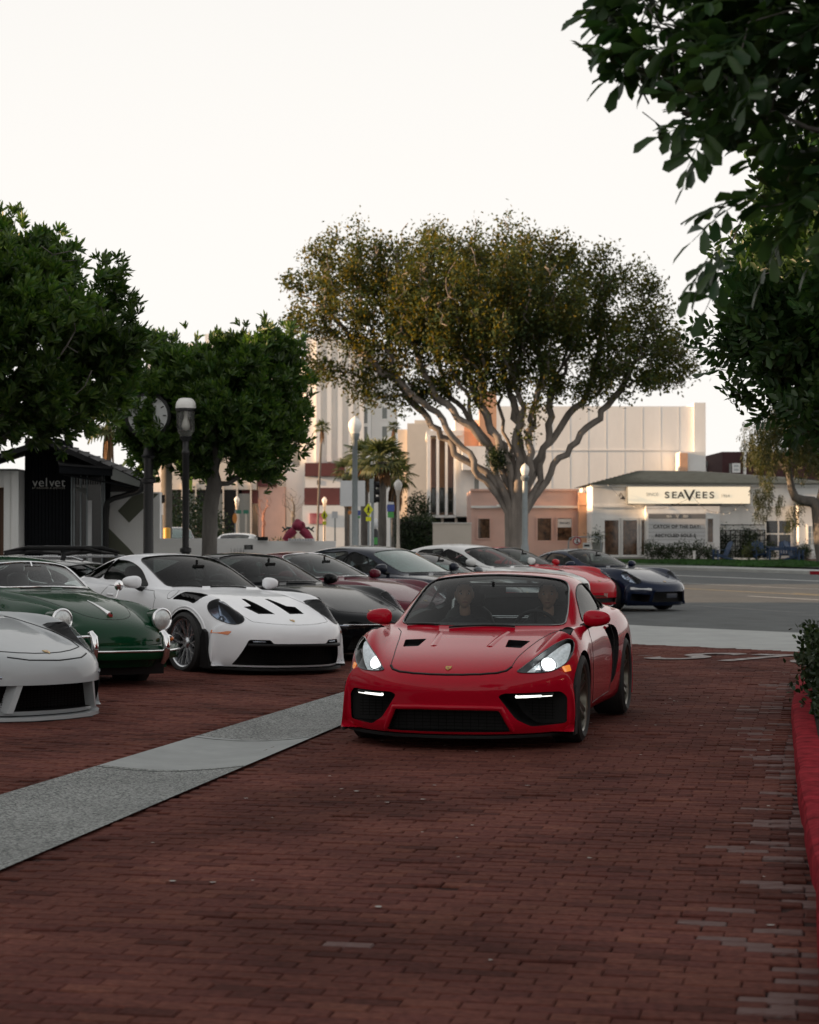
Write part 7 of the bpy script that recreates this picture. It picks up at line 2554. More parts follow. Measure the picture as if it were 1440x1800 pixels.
for a in (.7, 2.27, 3.84, 5.41):
    MB().tube([(.166 * math.cos(a), .166 * math.sin(a), kz(756)), (.168 * math.cos(a), .168 * math.sin(a), kz(720))], .008, 5).build('cage_bar', M_BLACKIRON, lp_)
MB().lathe([(.001, kz(757)), (.05, kz(755)), (.075, kz(749)), (.06, kz(742)), (.035, kz(735)), (.035, kz(722))], 16).build('bulb', M_LAMPWHITE, lp_, 60)

# post clock half hidden in the leaves
ck = thing('post_clock', 'round white post clock half hidden behind tree leaves', 'clock', (at(261, 37.22), 37.22, 0))
def cz(r): return zat(r, 37.22)
MB().lathe([(.16, 0), (.16, .3), (.10, .4), (.09, cz(850)), (.13, cz(848)), (.13, cz(842)), (.085, cz(840)), (.085, cz(806)), (.14, cz(802)), (.10, cz(798)), (.06, cz(770))], 18).build('post', M_BLACKIRON, ck, 40)
Rk = 36 / FPX * 37.22
zc_ = cz(731)
MB().lathe([(.001, -.12), (Rk, -.12), (Rk + .05, -.10), (Rk + .06, 0), (Rk + .05, .10), (Rk, .12), (.001, .12)], 36, axis='Y', c=(0, 0, zc_)).build('case', M_BLACKIRON, ck, 40)
MB().lathe([(.001, -.125), (Rk - .015, -.125), (Rk - .015, -.121), (.001, -.121)], 36, axis='Y', c=(0, 0, zc_)).build('dial', mat('clock_dial', (.66, .67, .67), rough=.4, var=.03), ck, 60)
for k in range(12):
    a = k * math.pi / 6
    M_ = Matrix.Rotation(a, 3, 'Y')
    MB().box(M_ @ Vector((0, -.13, Rk * .82)) + Vector((0, 0, zc_)), (.022, .006, Rk * .16), M=M_).build('hour_mark', M_LETTERBLK, ck)
for a, l, w in ((R(-62), Rk * .5, .03), (R(150), Rk * .72, .022)):
    M_ = Matrix.Rotation(a, 3, 'Y')
    MB().box(M_ @ Vector((0, -.136, l / 2)) + Vector((0, 0, zc_)), (w, .006, l), M=M_).build('clock_hand', M_LETTERBLK, ck)

# acorn street lamps
def acorn(label, px, y, top, globe_h, r, base=0.0, pm=None, gw=None):
    t = thing('street_lamp', label, 'street lamp', (at(px, y), y, base), 0, 'acorn street lamps')
    zt = zat(top, y) - base; h = globe_h / FPX * y; w = (gw or globe_h * .5) / FPX * y
    zb = zt - h
    MB().lathe([(r * 2.0, 0), (r * 2.0, .25), (r * 1.5, .35), (r * 1.25, .9), (r, 1.1), (r * .85, zb - .25), (r * 1.2, zb - .2), (r * 1.5, zb - .08), (w * .72, zb), (r, zb + .02)], 16).build('post', pm or M_STEELPOST, t, 40)
    MB().lathe([(w * .62, zb + .005), (w * .85, zb + h * .2), (w, zb + h * .45), (w * .9, zb + h * .65), (w * .5, zb + h * .85), (w * .16, zb + h * .93), (w * .1, zt), (.001, zt)], 20).build('globe', M_LAMPWHITE, t, 60)
    return t
acorn('tall grey acorn street lamp in front of the white sign back', 624, 70, 731, 31, .105, gw=12)
acorn('pale acorn street lamp on a thin tan post right of the palms', 700, 100, 842, 20, .075, pm=M_BEIGE, gw=7.5)
acorn('acorn street lamp against the fig trunk', 923, 93, 814, 22, .14, gw=8)
acorn('small distant acorn street lamp near the pink red poster', 570.5, 150, 873, 12, .09, pm=M_BEIGE, gw=4.5)
acorn('distant acorn street lamp seen left of the bare reddish tree', 416.5, 140, 872, 12, .09, pm=M_BEIGE, gw=4.5)

def flat_sign(name, label, px, y, rows, poly, m, pole=True, pole_r=.035, cat='sign', thick=.02, base=0.0, polem=None):
    t = thing(name, label, cat, (at(px, y), y, base))
    f = ((0, 0, 0), (1, 0, 0), (0, 0, 1), (0, -1, 0))
    mb = MB(); mb.prism([((a - px) / FPX * y, zat(r_, y) - base) for a, r_ in poly], f, .04, .04 + thick)
    mb.build('panel', m, t)
    if pole: MB().tube([(0, 0, 0), (0, 0, zat(rows, y) - base)], pole_r, 8).build('post', polem or M_STEELPOST, t, 60)
    return t
M_YEL = mat('school_yellow', (.60, .62, .02), rough=.5, var=.05)
M_BLUES = mat('sign_blue', (.05, .08, .30), rough=.5, var=.1)
M_GREENS = mat('sign_green', (.06, .30, .07), rough=.5, var=.1)
M_GREENST = mat('street_sign_green', (.02, .16, .10), rough=.5, var=.1)
M_ORANGES = mat('sign_orange', (.55, .20, .03), rough=.5, var=.1)
flat_sign('sign_panel', 'large blank white back of a street sign behind the tall lamp post', 621, 72, 900, rounded([(598.5, 890), (642, 890), (642, 845), (598.5, 845)], 1.5), M_BOARD, pole_r=.05)
# signal seen from the side
sgl = thing('traffic_signal', 'traffic signal turned sideways with ribbed grey back on a thin pole', 'traffic signal', (at(655, 68), 68, 0))
def tz(r): return zat(r, 68)
MB().tube([(0, 0, 0), (0, 0, tz(842))], .05, 10).build('pole', M_STEELPOST, sgl, 60)
MB().span((-.10, -.12, tz(884)), (.04, .10, tz(842))).build('backplate', M_STEELPOST, sgl)
MB().span((.045, -.10, tz(884)), (.115, .12, tz(846))).build('housing', M_TRIM, sgl)
for k in range(3):
    MB().lathe([(.09, 0), (.10, .10), (.085, .12)], 12, axis='X', c=(.115, 0, tz(852 + k * 13))).build('visor', M_TRIM, sgl)
for k in range(9): MB().span((-.105, -.125, tz(882) + k * .085), (.04, -.121, tz(882) + k * .085 + .02)).build('rib', M_GREYTRIM, sgl)
pm_ = thing('pay_station', 'dark green parking pay station beside the signal pole', 'parking meter', (at(660, 74), 74, 0))
MB().lathe([(.13, 0), (.13, 1.0), (.12, 1.05), (.12, 1.6), (.06, 1.7), (.001, 1.72)], 12).build('body', M_BLACKIRON, pm_, 40)
MB().span((-.08, -.135, 1.15), (.08, -.121, 1.4)).build('screen', M_GREENS, pm_)
MB().lathe([(.05, 1.72), (.10, 1.8), (.08, 2.05), (.001, 2.1)], 12).build('hood', M_BOARD, pm_, 60)

def ped_sign(label, cx, cy, s, y, plate=True, narrow=1.0, base=0.0):
    t = flat_sign('warning_sign', label, cx, y, cy - s, [(cx - s * narrow, cy), (cx, cy + s), (cx + s * narrow, cy), (cx, cy - s)], M_YEL, base=base)
    q = y / FPX
    o = Vector((0, -.065, zat(cy, y) - base))
    k = s * q
    fg = MB()
    fg.box(o + Vector((0.02 * k, 0, .42 * k)), (.18 * k * narrow, .012, .18 * k))
    fg.tube([o + Vector((0, 0, .3 * k)), o + Vector((-.04 * k, 0, -.08 * k))], .12 * k, 6)
    fg.tube([o + Vector((-.04 * k, 0, -.08 * k)), o + Vector((.2 * k * narrow, 0, -.5 * k))], .07 * k, 5)
    fg.tube([o + Vector((-.04 * k, 0, -.08 * k)), o + Vector((-.2 * k * narrow, 0, -.5 * k))], .07 * k, 5)
    fg.tube([o + Vector((0, 0, .25 * k)), o + Vector((.28 * k * narrow, 0, .02 * k))], .05 * k, 5)
    fg.build('walker_symbol', M_LETTERBLK, t)
    if plate:
        MB().span((-s * .55 * narrow * q, -.07, zat(cy + s * 1.75, y) - base), (s * .55 * narrow * q, -.045, zat(cy + s * 1.1, y) - base)).build('plate', M_YEL, t)
    return t
ped_sign('yellow diamond crossing sign with plate beside the traffic signal', 648, 896, 11.5, 66, narrow=.75)
ped_sign('small yellow diamond crossing sign beside the red poster', 570.5, 906, 9.5, 120, narrow=.65)
sb = flat_sign('parking_sign', 'blue and green parking sign on a thin pole among the palm trunks', 687, 95, 884, [(680.5, 899), (693.5, 899), (693.5, 887), (680.5, 887)], M_BLUES, pole_r=.03)
for m_, r0, r1 in ((M_BOARD, 886.5, 882.5), (M_GREENS, 910, 900)):
    MB().span((-5.5 / FPX * 95, -.065, zat(r0, 95)), (5.5 / FPX * 95, -.041, zat(r1, 95))).build('plate', m_, sb)
sb2 = flat_sign('parking_sign', 'blue sign edge with green plate just right of the tall lamp post', 630, 98, 897, [(627, 906), (634, 906), (634, 897), (627, 897)], M_BLUES, pole_r=.03)
MB().span((-.03, -.065, zat(911, 98)), (.10, -.041, zat(907, 98))).build('plate', M_GREENS, sb2)
flat_sign('round_sign', 'small orange round sign just left of the tall lamp post', 615, 99, 897, ellipse(3.2, 3.6, 14, (615, 901)), M_ORANGES, pole_r=.02)
flat_sign('road_sign', 'white sign with a turn arrow on a pole right of the crossing sign', 589, 118, 900, [(583.5, 911), (594, 911), (594, 899), (583.5, 899)], M_BOARD, pole_r=.04)
flat_sign('orange_sign', 'orange oval sign on a post under green street name signs', 414, 118, 896, ellipse(4, 9, 14, (413, 911)), M_ORANGES, pole_r=.05)
for px_, lb_ in ((420, 'left green street name sign above the pale pickup'), (432.5, 'right green street name sign above the pale pickup')):
    flat_sign('street_name_sign', lb_, px_, 116, 898, [(px_ - 4.5, 903), (px_ + 4.5, 903), (px_ + 4.5, 896.5), (px_ - 4.5, 896.5)], M_GREENST, pole_r=.05, polem=M_BEIGE)
hs = thing('pole_sign', 'narrow white and dark street sign on a grey pole beside the mural wall', 'sign', (at(284, 52), 52, 0))
MB().tube([(0, 0, 0), (0, 0, zat(866, 52))], .025, 8).build('post', M_STEELPOST, hs, 60)
MB().span((-.03, -.05, zat(884, 52)), (.09, -.03, zat(870, 52))).build('panel', M_TRIM, hs)
MB().span((-.03, -.05, zat(905, 52)), (.05, -.03, zat(885, 52))).build('plate', M_BOARD, hs)
bo = thing('bollard', 'yellow bollard beside the palm trunk behind the mural wall', 'bollard', (at(293.5, 56), 56, 0))
MB().lathe([(.10, 0), (.10, zat(930, 56)), (.085, zat(928, 56)), (.001, zat(927.2, 56))], 14).build('post', mat('bollard_yellow', (.55, .30, .03), rough=.5, var=.15), bo, 40)

# no-pedestrian sign on a hoop barrier
hb_ = thing('hoop_barrier', 'galvanised hoop barrier with round no-walking sign before the shops', 'barrier', (at(1028, 104), 104, .12))
q_ = 104 / FPX
hw = 28.5 * q_; ht = zat(944, 104) - .12
MB().tube([(-hw, 0, 0), (-hw, 0, ht - .25), (-hw + .08, 0, ht - .07), (-hw + .25, 0, ht), (hw - .25, 0, ht), (hw - .08, 0, ht - .07), (hw, 0, ht - .25), (hw, 0, 0)], .035, 8).build('hoop', M_STEELPOST, hb_, 60)
MB().lathe([(.001, -.06), (.22, -.06), (.22, -.045), (.001, -.045)], 24, axis='Y', c=(-13.5 * q_, 0, zat(951, 104) - .12)).build('round_sign', M_BOARD, hb_)
MB().lathe([(.16, -.07), (.22, -.07), (.22, -.0605), (.16, -.0605)], 24, axis='Y', c=(-13.5 * q_, 0, zat(951, 104) - .12)).build('sign_ring', mat('sign_red', (.35, .03, .04), rough=.5, var=.1), hb_)
fo = Vector((-13.5 * q_, -.066, zat(951, 104) - .12))
MB().tube([fo + Vector((.02, 0, .10)), fo + Vector((0, 0, -.02)), fo + Vector((.06, 0, -.13))], .022, 5).tube([fo + Vector((0, 0, -.02)), fo + Vector((-.06, 0, -.13))], .02, 5).box(fo + Vector((.02, 0, .125)), (.05, .01, .05)).build('walker_symbol', M_LETTERBLK, hb_)
MB().tube([fo + Vector((-.13, -.006, .13)), fo + Vector((.13, -.006, -.13))], .016, 5).build('sign_bar', bpy.data.materials['sign_red'], hb_)
MB().span((-.1, -.06, zat(964, 104) - .12), (.30, -.045, zat(954, 104) - .12)).build('plate', M_BOARD, hb_)
MB().span((-.04, -.068, zat(961, 104) - .12), (.24, -.061, zat(957, 104) - .12)).build('plate_arrow', M_LETTERBLK, hb_)

# lawn in front of the shop
sheet('lawn', [(at(985, 99), 99, .06), (at(1480, 88), 88, .06), (at(1480, 104), 104, .13), (at(1095, 106), 106, .13), (at(985, 106), 106, .10)], .1, M_LAWN)
sheet('mulch_bed', [(at(1060, 104.2), 104.2, .134), (at(1290, 103.2), 103.2, .134), (at(1440, 104.5), 104.5, .14), (at(1440, 107.9), 107.9, .2), (at(1060, 107.9), 107.9, .2)], .15, M_MULCH)
rg = np.random.RandomState(8)
n = 9000
gx = rg.uniform(at(1085, 97), at(1445, 97), n); gy = rg.uniform(90, 104, n)
keep = (gx * .926 + gy * .378 > 47.7 + 0 * gx)
gx, gy = gx[keep], gy[keep]
gz_ = .06 + (gy - 90) / 14 * .07
bv, bf = [], []
for k in range(6):
    a = k * 1.05; b = len(bv)
    bv += [(.03 * math.cos(a), .03 * math.sin(a), 0), (.05 * math.cos(a + .5), .05 * math.sin(a + .5), 0), (.10 * math.cos(a + .2), .10 * math.sin(a + .2), .07), (.09 * math.cos(a + .15), .09 * math.sin(a + .15), .075)]
    bf.append((b, b + 1, b + 2, b + 3))
rots = np.tile(np.eye(3), (len(gx), 1, 1))
tag(scatter('grass', bv, bf, np.stack([gx, gy, gz_], 1), rots, rg.uniform(.8, 1.5, len(gx)), leaf_mat('grass_blade', (.012, .05, .008), (.035, .095, .016), rough=.6, trans=.2)), kind='stuff')

def bush(label, px, y, w, h, n, m=None, base=.15, name='bush', l=.10, seed=0, cat='bush', group=None):
    r_ = np.random.RandomState(seed + 100)
    t = thing(name, label, cat, (at(px, y), y, base), 0, group)
    p = r_.normal(0, 1, (n, 3)); p /= np.linalg.norm(p, axis=1, keepdims=True)
    p *= r_.uniform(.25, 1, (n, 1)) ** .5
    p = p * np.array([w / 2, w / 2.4, h / 2]) + np.array([0, 0, h / 2])
    p[:, 2] += r_.normal(0, .08 * h, n)
    bv, bf = spray(7, l, l * .5, 'tuft', rq)
    d = p - np.array([0, 0, h * .2])
    o = scatter('foliage', bv, bf, p, rot_to(d + r_.normal(0, .3, (n, 3)), r_.uniform(0, 6, n)), r_.uniform(.8, 1.3, n), m or M_LEAFBUSH, t)
    o['kind'] = 'stuff'
    mb = MB()
    for k in range(5):
        a = r_.uniform(0, 6.28)
        mb.tube([(0, 0, -.05), (w * .15 * math.cos(a), w * .12 * math.sin(a), h * .35), (w * .3 * math.cos(a), w * .25 * math.sin(a), h * .75)], [.02, .014, .006], 5)
    mb.build('stems', M_BARK, t)
    return t
bush('loose grey-green bush directly under the left half of the letter board', 1147, 105.6, 1.1, .95, 130, seed=1)
bush('dense low bush under the middle of the letter board', 1172, 105.6, 1.0, .8, 130, seed=2)
bush('dark bush under the right edge of the letter board', 1200, 105.6, 1.2, .85, 130, seed=3)
bush('bright bush right of the white garden post', 1228, 105.4, 1.0, .95, 120, seed=4)
bush('dark bush beside the left garden chair', 1250, 105.6, .9, .75, 100, seed=5)
bush('round clipped bush beside the stable door', 1410, 105.8, 1.0, .8, 140, seed=6)
bush('yellow-green clump of leaves in the stone flower bed', 1322, 103.6, .9, .75, 100, M_LEAFPALM, seed=7, l=.13)
bush('dark bush behind the front-facing blue chair', 1352, 105.6, .9, .85, 100, seed=8)
wp = thing('garden_post', 'short white garden post among the bushes', 'post', (at(1220.5, 104.6), 104.6, .12))
MB().span((-.06, -.06, 0), (.06, .06, .48)).span((-.075, -.075, .48), (.075, .075, .52)).build('post', M_WHITE, wp)
fb = thing('flower_bed', 'ring of small stones round the leafy clump on the lawn', 'flower bed', (at(1328, 103.4), 103.4, .12))
r_ = random.Random(6)
for k in range(14):
    a = 2 * math.pi * k / 14
    vs, fs = ellipsoid((1.0 * math.cos(a), .6 * math.sin(a), .07), (.17 + r_.uniform(-.03, .04), .15, .11), 8, 5)
    MB().add(vs, fs).build('stone', M_BEIGE, fb, 60)
pt = thing('plant_pot', 'tall dark planter with a shrub left of the shop doors', 'planter', (at(1050.5, 106.5), 106.5, .15))
MB().lathe([(.001, 0), (.22, 0), (.30, .85), (.32, .9), (.27, .9), (.26, .8), (.001, .8)], 16).build('pot', M_GREYTRIM, pt, 40)
r2 = np.random.RandomState(3); p_ = r2.normal(0, .2, (70, 3)) + np.array([0, 0, 1.15])
bv, bf = spray(7, .11, .05, 'tuft', rq)
tag(scatter('foliage', bv, bf, p_, rot_to(r2.normal(0, 1, (70, 3)), r2.uniform(0, 6, 70)), np.ones(70), M_LEAFBUSH, pt), kind='stuff')

# blue garden chairs with slatted fan backs
M_BLUECHAIR = mat('blue_painted_wood', (.022, .055, .125), rough=.6, var=.2, scale=5)
def garden_chair(label, px, y, rz, z=.13):
    t = thing('garden_chair', label, 'chair', (at(px, y), y, z), rz, 'blue slatted garden chairs on the lawn')
    for k in range(5):      # back slats, chair faces -Y
        x = (k - 2) * .115
        h = .82 - .05 * abs(k - 2)
        M_ = Matrix.Rotation(R(-24), 3, 'X')
        MB().box(M_ @ Vector((x * 1.1, 0, h / 2)) + Vector((0, .16, .28)), (.10, .022, h), M=M_).build('back_slat', M_BLUECHAIR, t)
    for k in range(5):
        MB().box((0, -.30 + k * .105, .36 - k * .022), (.54, .09, .022)).build('seat_slat', M_BLUECHAIR, t)
    for s in (1, -1):
        MB().box((s * .33, -.08, .56), (.13, .72, .024)).build('armrest', M_BLUECHAIR, t)
        MB().box((s * .29, -.36, .28), (.03, .09, .56)).build('front_leg', M_BLUECHAIR, t)
        MB().tube([(s * .26, -.38, .33), (s * .26, .62, .04)], .05, 4).build('rear_leg', M_BLUECHAIR, t)
    return t
garden_chair('blue garden chair seen side-on at the left of the trellis', 1270, 102.8, R(-75))
garden_chair('blue garden chair facing the street below the trellis end', 1336, 103.2, R(8))
garden_chair('blue garden chair at the right end of the blue table', 1396, 102.2, R(60))
garden_chair('blue garden chair behind the blue table', 1381, 104.4, R(-5))
tb = thing('garden_table', 'blue slatted garden table between the blue chairs', 'table', (at(1374, 102.6), 102.6, .13))
for k in range(6): MB().box((0, -.4 + k * .16, .72), (1.5, .15, .03)).build('top_slat', M_BLUECHAIR, tb)
for a in (-.65, .65):
    for b in (-.35, .35): MB().box((a, b, .35), (.08, .08, .70)).build('leg', M_BLUECHAIR, tb)
for b in (-.42, .42): MB().box((0, b, .62), (1.4, .03, .14)).build('apron', M_BLUECHAIR, tb)

# string of bulbs on the shop front
sl = thing('string_lights', 'drooping string of small bulbs across the white shop front', 'string lights')
pts = []
for (a, ra), (b, rb_) in zip(((1070, 852), (1130, 893), (1218, 872), (1262, 900), (1304, 884)), ((1130, 893), (1218, 872), (1262, 900), (1304, 884), (1345, 903))):
    for k in range(8):
        t = k / 8
        pts.append((at(a + (b - a) * t, 107.1), 107.1, zat(ra + (rb_ - ra) * t + 9 * math.sin(math.pi * t), 107.1)))
MB().tube(pts, .008, 4).build('cable', M_BLACKIRON, sl)
for p in pts[::2]: MB().add(*ellipsoid((p[0], p[1], p[2] - .04), (.025, .025, .035), 6, 4)).build('bulb', M_LAMPWHITE, sl, 60)

# weeping pepper tree at the right
def weeping():
    root = thing('weeping_tree', 'weeping tree with hanging leaf strands over the white shop', 'tree')
    y0 = 100.0
    P = lambda px, row, dy=0: (at(px, y0 + dy), y0 + dy, zat(row, y0 + dy))
    mb = MB()
    mb.tube([P(1452, 1000), P(1444, 960), P(1440, 915), P(1437, 890), P(1428, 882), P(1412, 880), P(1398, 874), P(1392, 860), P(1388, 835), P(1385, 800)], [.42, .36, .34, .32, .27, .24, .22, .19, .15, .10], 10)
    mb.tube([P(1440, 900), P(1452, 850), P(1465, 800), P(1470, 750)], [.3, .26, .2, .12], 8)
    mb.tube([P(1388, 835), P(1362, 800, 1), P(1335, 780, 1)], [.13, .09, .05], 6)
    mb.tube([P(1385, 800), P(1400, 760, -1), P(1412, 730, -1)], [.10, .08, .05], 6)
    mb.build('trunk', M_BARK, root, 60)
    rs = np.random.RandomState(12)
    pos, dirs = [], []
    for k in range(330):
        u = rs.uniform(0, 1)
        px = 1300 + 175 * rs.beta(1.6, 1.1); dy = rs.uniform(-2.6, 2.6)
        top = 700 + 60 * rs.uniform(0, 1) + max(0, (1380 - px)) * .55
        ln = rs.uniform(40, 105) * (1.0 if px > 1330 else .6)
        x, y, z = P(px, top, dy)
        m = int(ln / 5.5)
        sway = rs.normal(0, .25)
        for q in range(m):
            pos.append((x + sway * (q / m) ** 2 + rs.normal(0, .04), y + rs.normal(0, .05), z - q * 5.5 / FPX * y0))
            dirs.append((rs.normal(0, .35), rs.normal(0, .35), -1))
    for px, r0, r1 in ((1352, 855, 918), (1336, 870, 915), (1376, 870, 905), (1392, 890, 935), (1405, 885, 925), (1345, 845, 890), (1330, 860, 885)):
        for w in range(4):
            x, y, z = P(px + rs.uniform(-5, 5), r0, rs.uniform(-.6, .3))
            m = int((r1 - r0) / 5)
            for q in range(m):
                pos.append((x + rs.normal(0, .05) - .02 * q, y, z - q * 5 / FPX * y0)); dirs.append((rs.normal(0, .4), rs.normal(0, .3), -1))
    pos = np.array(pos); dirs = np.array(dirs)
    n = len(pos)
    for q in range(2):
        bv, bf = spray(7, .16, .045, 'pinnate', rq)
        s_ = slice(q, None, 2)
        tag(scatter('crown', bv, bf, pos[s_], rot_to(dirs[s_], rs.uniform(0, 6, len(pos[s_]))), rs.uniform(.8, 1.3, len(pos[s_])), M_LEAFWEEP, root), kind='stuff')
weeping()

# fan palms and tall palms
def palm(label, px, y, base_row, head_row, crown_px, trunk_px, nf, seed, skirt=0.3, lean=0, base=None, lift=.5):
    r_ = random.Random(seed); rs = np.random.RandomState(seed)
    x = at(px, y); zb = 0 if base is None else base; zh = zat(head_row, y)
    t = thing('palm_tree', label, 'palm tree', (x, y, zb), 0, 'palms along the side street')
    q = y / FPX
    h = zh - zb; tr = trunk_px * q / 2
    pts = [(lean * q * (k / 8) ** 1.5, 0, h * k / 8) for k in range(9)]
    mb = MB().tube(pts, [tr * 1.25] + [tr * r_.uniform(.92, 1.06) for _ in range(8)], 10)
    mb.build('trunk', M_BARK, t, 60)
    if skirt:
        sk = MB()
        for k in range(30):
            a = r_.uniform(0, 6.28); z0 = h - r_.uniform(0, skirt) * h
            sk.add([(tr * math.cos(a) + lean * q, tr * math.sin(a), z0), (tr * 1.9 * math.cos(a + .2) + lean * q, tr * 1.9 * math.sin(a + .2), z0 - .5), (tr * 2.1 * math.cos(a - .15) + lean * q, tr * 2.1 * math.sin(a - .15), z0 - .9), (tr * 1.3 * math.cos(a - .3) + lean * q, tr * 1.3 * math.sin(a - .3), z0 - .6)], [(0, 1, 2, 3)])
        tag(sk.build('dead_skirt', M_DEADFROND, t), kind='stuff')
    L_ = crown_px * q / 2
    # one fan frond mesh, shared
    me = None
    fv, ff = [], []
    nb = 11
    st = L_ * .45
    fv += [(-.02 * L_, 0, 0), (.02 * L_, 0, 0), (.015 * L_, st, .05 * L_), (-.015 * L_, st, .05 * L_)]; ff.append((0, 1, 2, 3))
    for k in range(nb):
        a = R(-78 + 156 * k / (nb - 1)); l = L_ * .62 * (1 - .25 * abs(k - (nb - 1) / 2) / (nb / 2)); b = len(fv)
        dx, dy = math.sin(a), math.cos(a)
        px_, py_ = dy, -dx
        w = L_ * .045
        o = Vector((0, st, .05 * L_))
        for u, ww, dz in ((0, .2, 0), (.55, 1, .02), (1.0, .1, -.16)):
            c_ = o + Vector((dx * l * u, dy * l * u, dz * L_))
            fv += [tuple(c_ + Vector((px_ * w * ww, py_ * w * ww, 0))), tuple(c_ - Vector((px_ * w * ww, py_ * w * ww, .03 * L_)))]
        ff += [(b, b + 1, b + 3, b + 2), (b + 2, b + 3, b + 5, b + 4)]
    me = bpy.data.meshes.new('frond'); me.from_pydata(fv, [], ff); me.materials.append(M_LEAFPALM)
    for k in range(nf):
        az = k * 2.399 + r_.uniform(-.3, .3); el = R(75 - 115 * (k + .5) / nf + r_.uniform(-8, 8))
        d = Vector((math.cos(az) * math.cos(el), math.sin(az) * math.cos(el), math.sin(el)))
        M_ = Matrix([list(rw) for rw in rot_to(np.array([d]), np.array([r_.uniform(-.3, .3)]))[0]]).to_4x4()
        o = link('frond', me, t); o.matrix_local = Matrix.Translation((lean * q, 0, h)) @ M_
    return t
palm('fan palm with its crown right of the tall lamp and white sign', 672, 112, 965, 812, 98, 15, 30, 1, .12)
palm('fan palm just behind, its crown reaching the thin tan lamp post', 695, 116, 965, 838, 80, 13, 26, 2, .3)
palm('fan palm whose head shows left of the tall lamp', 641, 118, 955, 806, 84, 14, 26, 3, .2)
palm('shaggy low palm behind the white sign panel', 610, 128, 945, 830, 60, 9, 20, 4, .35)
palm('tall thin palm leaning before the hotel tower', 558, 180, 900, 752, 32, 4, 22, 5, .06, lean=8)
palm('tall thin palm at the right hotel corner', 690, 190, 900, 752, 28, 4, 20, 6, .06, lean=2)
palm('drooping palm beside the black shop roof', 190, 52, 960, 745, 100, 10, 26, 7, .1)

# bare trees
def bare(label, px, y, base_row, blobs, m, seed, rmax=.12, tip=.02, group=None):
    r_ = random.Random(seed)
    t = thing('bare_tree', label, 'tree')
    B = [(at(a, y), y, zat(b, y), w * y / FPX, w * y / FPX * .7, h * y / FPX) for a, b, w, h in blobs]
    x = at(px, y)
    nodes, par = grow(blob_points(B, 420, r_, .2), [(x, y, 0), (x, y, 1.0), (x, y, 1.8)], .22, 4, .36, 90, seed=seed, jitter=.3)
    r, ch = radii_of(nodes, par, tip, 2.2, rmax)
    limbs(nodes, par, r, sides=6).build('trunk', m, t, 60)
    return t
bare('leafless grey tree with fine branches before the hotel', 516, 150, 925, [(513, 875, 22, 18), (527, 885, 16, 10)], M_BARK, 3, .15, .014)
bare('leafless reddish tree at the pink annex wall', 463, 160, 930, [(462, 888, 16, 22), (474, 878, 10, 12)], mat('reddish_twig', (.30, .14, .10), rough=.9, var=.2), 4, .12, .016)
bush('grey-green young tree beside the fin house', 735, 114, 1.4, 1.9, 200, M_LEAFBUSH, base=zat(925, 114), seed=21, name='small_tree', cat='tree', l=.15)
hg = thing('hedge', 'long dark clipped hedge left of the pale garden wall', 'hedge', (0, 0, 0))
rh = np.random.RandomState(4); n = 1500
hp = np.stack([rh.uniform(at(700, 110), at(763, 110), n), 110 + rh.uniform(-.5, .5, n), rh.uniform(0, zat(913, 110), n)], 1)
bv, bf = spray(8, .15, .075, 'tuft', rq)
tag(scatter('foliage', bv, bf, hp, rot_to(rh.normal(0, 1, (n, 3)), rh.uniform(0, 6, n)), np.ones(n), M_LEAFBUSH, hg), kind='stuff')
MB().span((at(702, 110), 109.75, 0), (at(761, 110), 110.25, zat(917, 110))).build('twigs', M_BARK, hg)
kb2 = MB().span((at(596, 125), 125, -.1), (at(650, 112), 125.4, .16)).build('kerb', M_CONC); tag(kb2, kind='structure')
bush('low green strip of planting in front of the hotel annex', 470, 165, 6, .9, 160, seed=31, base=0, l=.2)
bush('green tree mass in front of the hotel low wing', 325, 130, 4.5, 4.0, 320, seed=32, base=0, l=.24, name='small_tree', cat='tree')
bush('dark shrub mass behind the black lamp post', 352, 135, 4.0, 3.2, 260, seed=33, base=0, l=.24)

# palm trunk next to the bollard
pp = thing('palm_tree', 'ringed palm trunk beside the yellow bollard', 'palm tree', (at(293, 58), 58, 0))
MB().lathe([(.20, 0)] + [(.15 + (.012 if k % 2 else 0), .4 + k * .11) for k in range(32)] + [(.001, 4.0)], 12).build('trunk', M_BARK, pp, 40)
for k in range(12):
    az = k * .55; d = np.array([[math.cos(az), math.sin(az), .3 - .4 * (k % 3)]])
    fv = [(0, 0, 0), (.25, .6, .05), (.18, 1.3, -.2), (0, 1.7, -.5), (-.18, 1.3, -.2), (-.25, .6, .05)]
    me = bpy.data.meshes.new('frond'); me.from_pydata(fv, [], [(0, 1, 5), (1, 2, 4, 5), (2, 3, 4)]); me.materials.append(M_LEAFDARK)
    o = link('frond', me, pp); o.matrix_local = Matrix.Translation((0, 0, 3.95)) @ Matrix([list(rw) for rw in rot_to(d, np.array([0.]))[0]]).to_4x4()

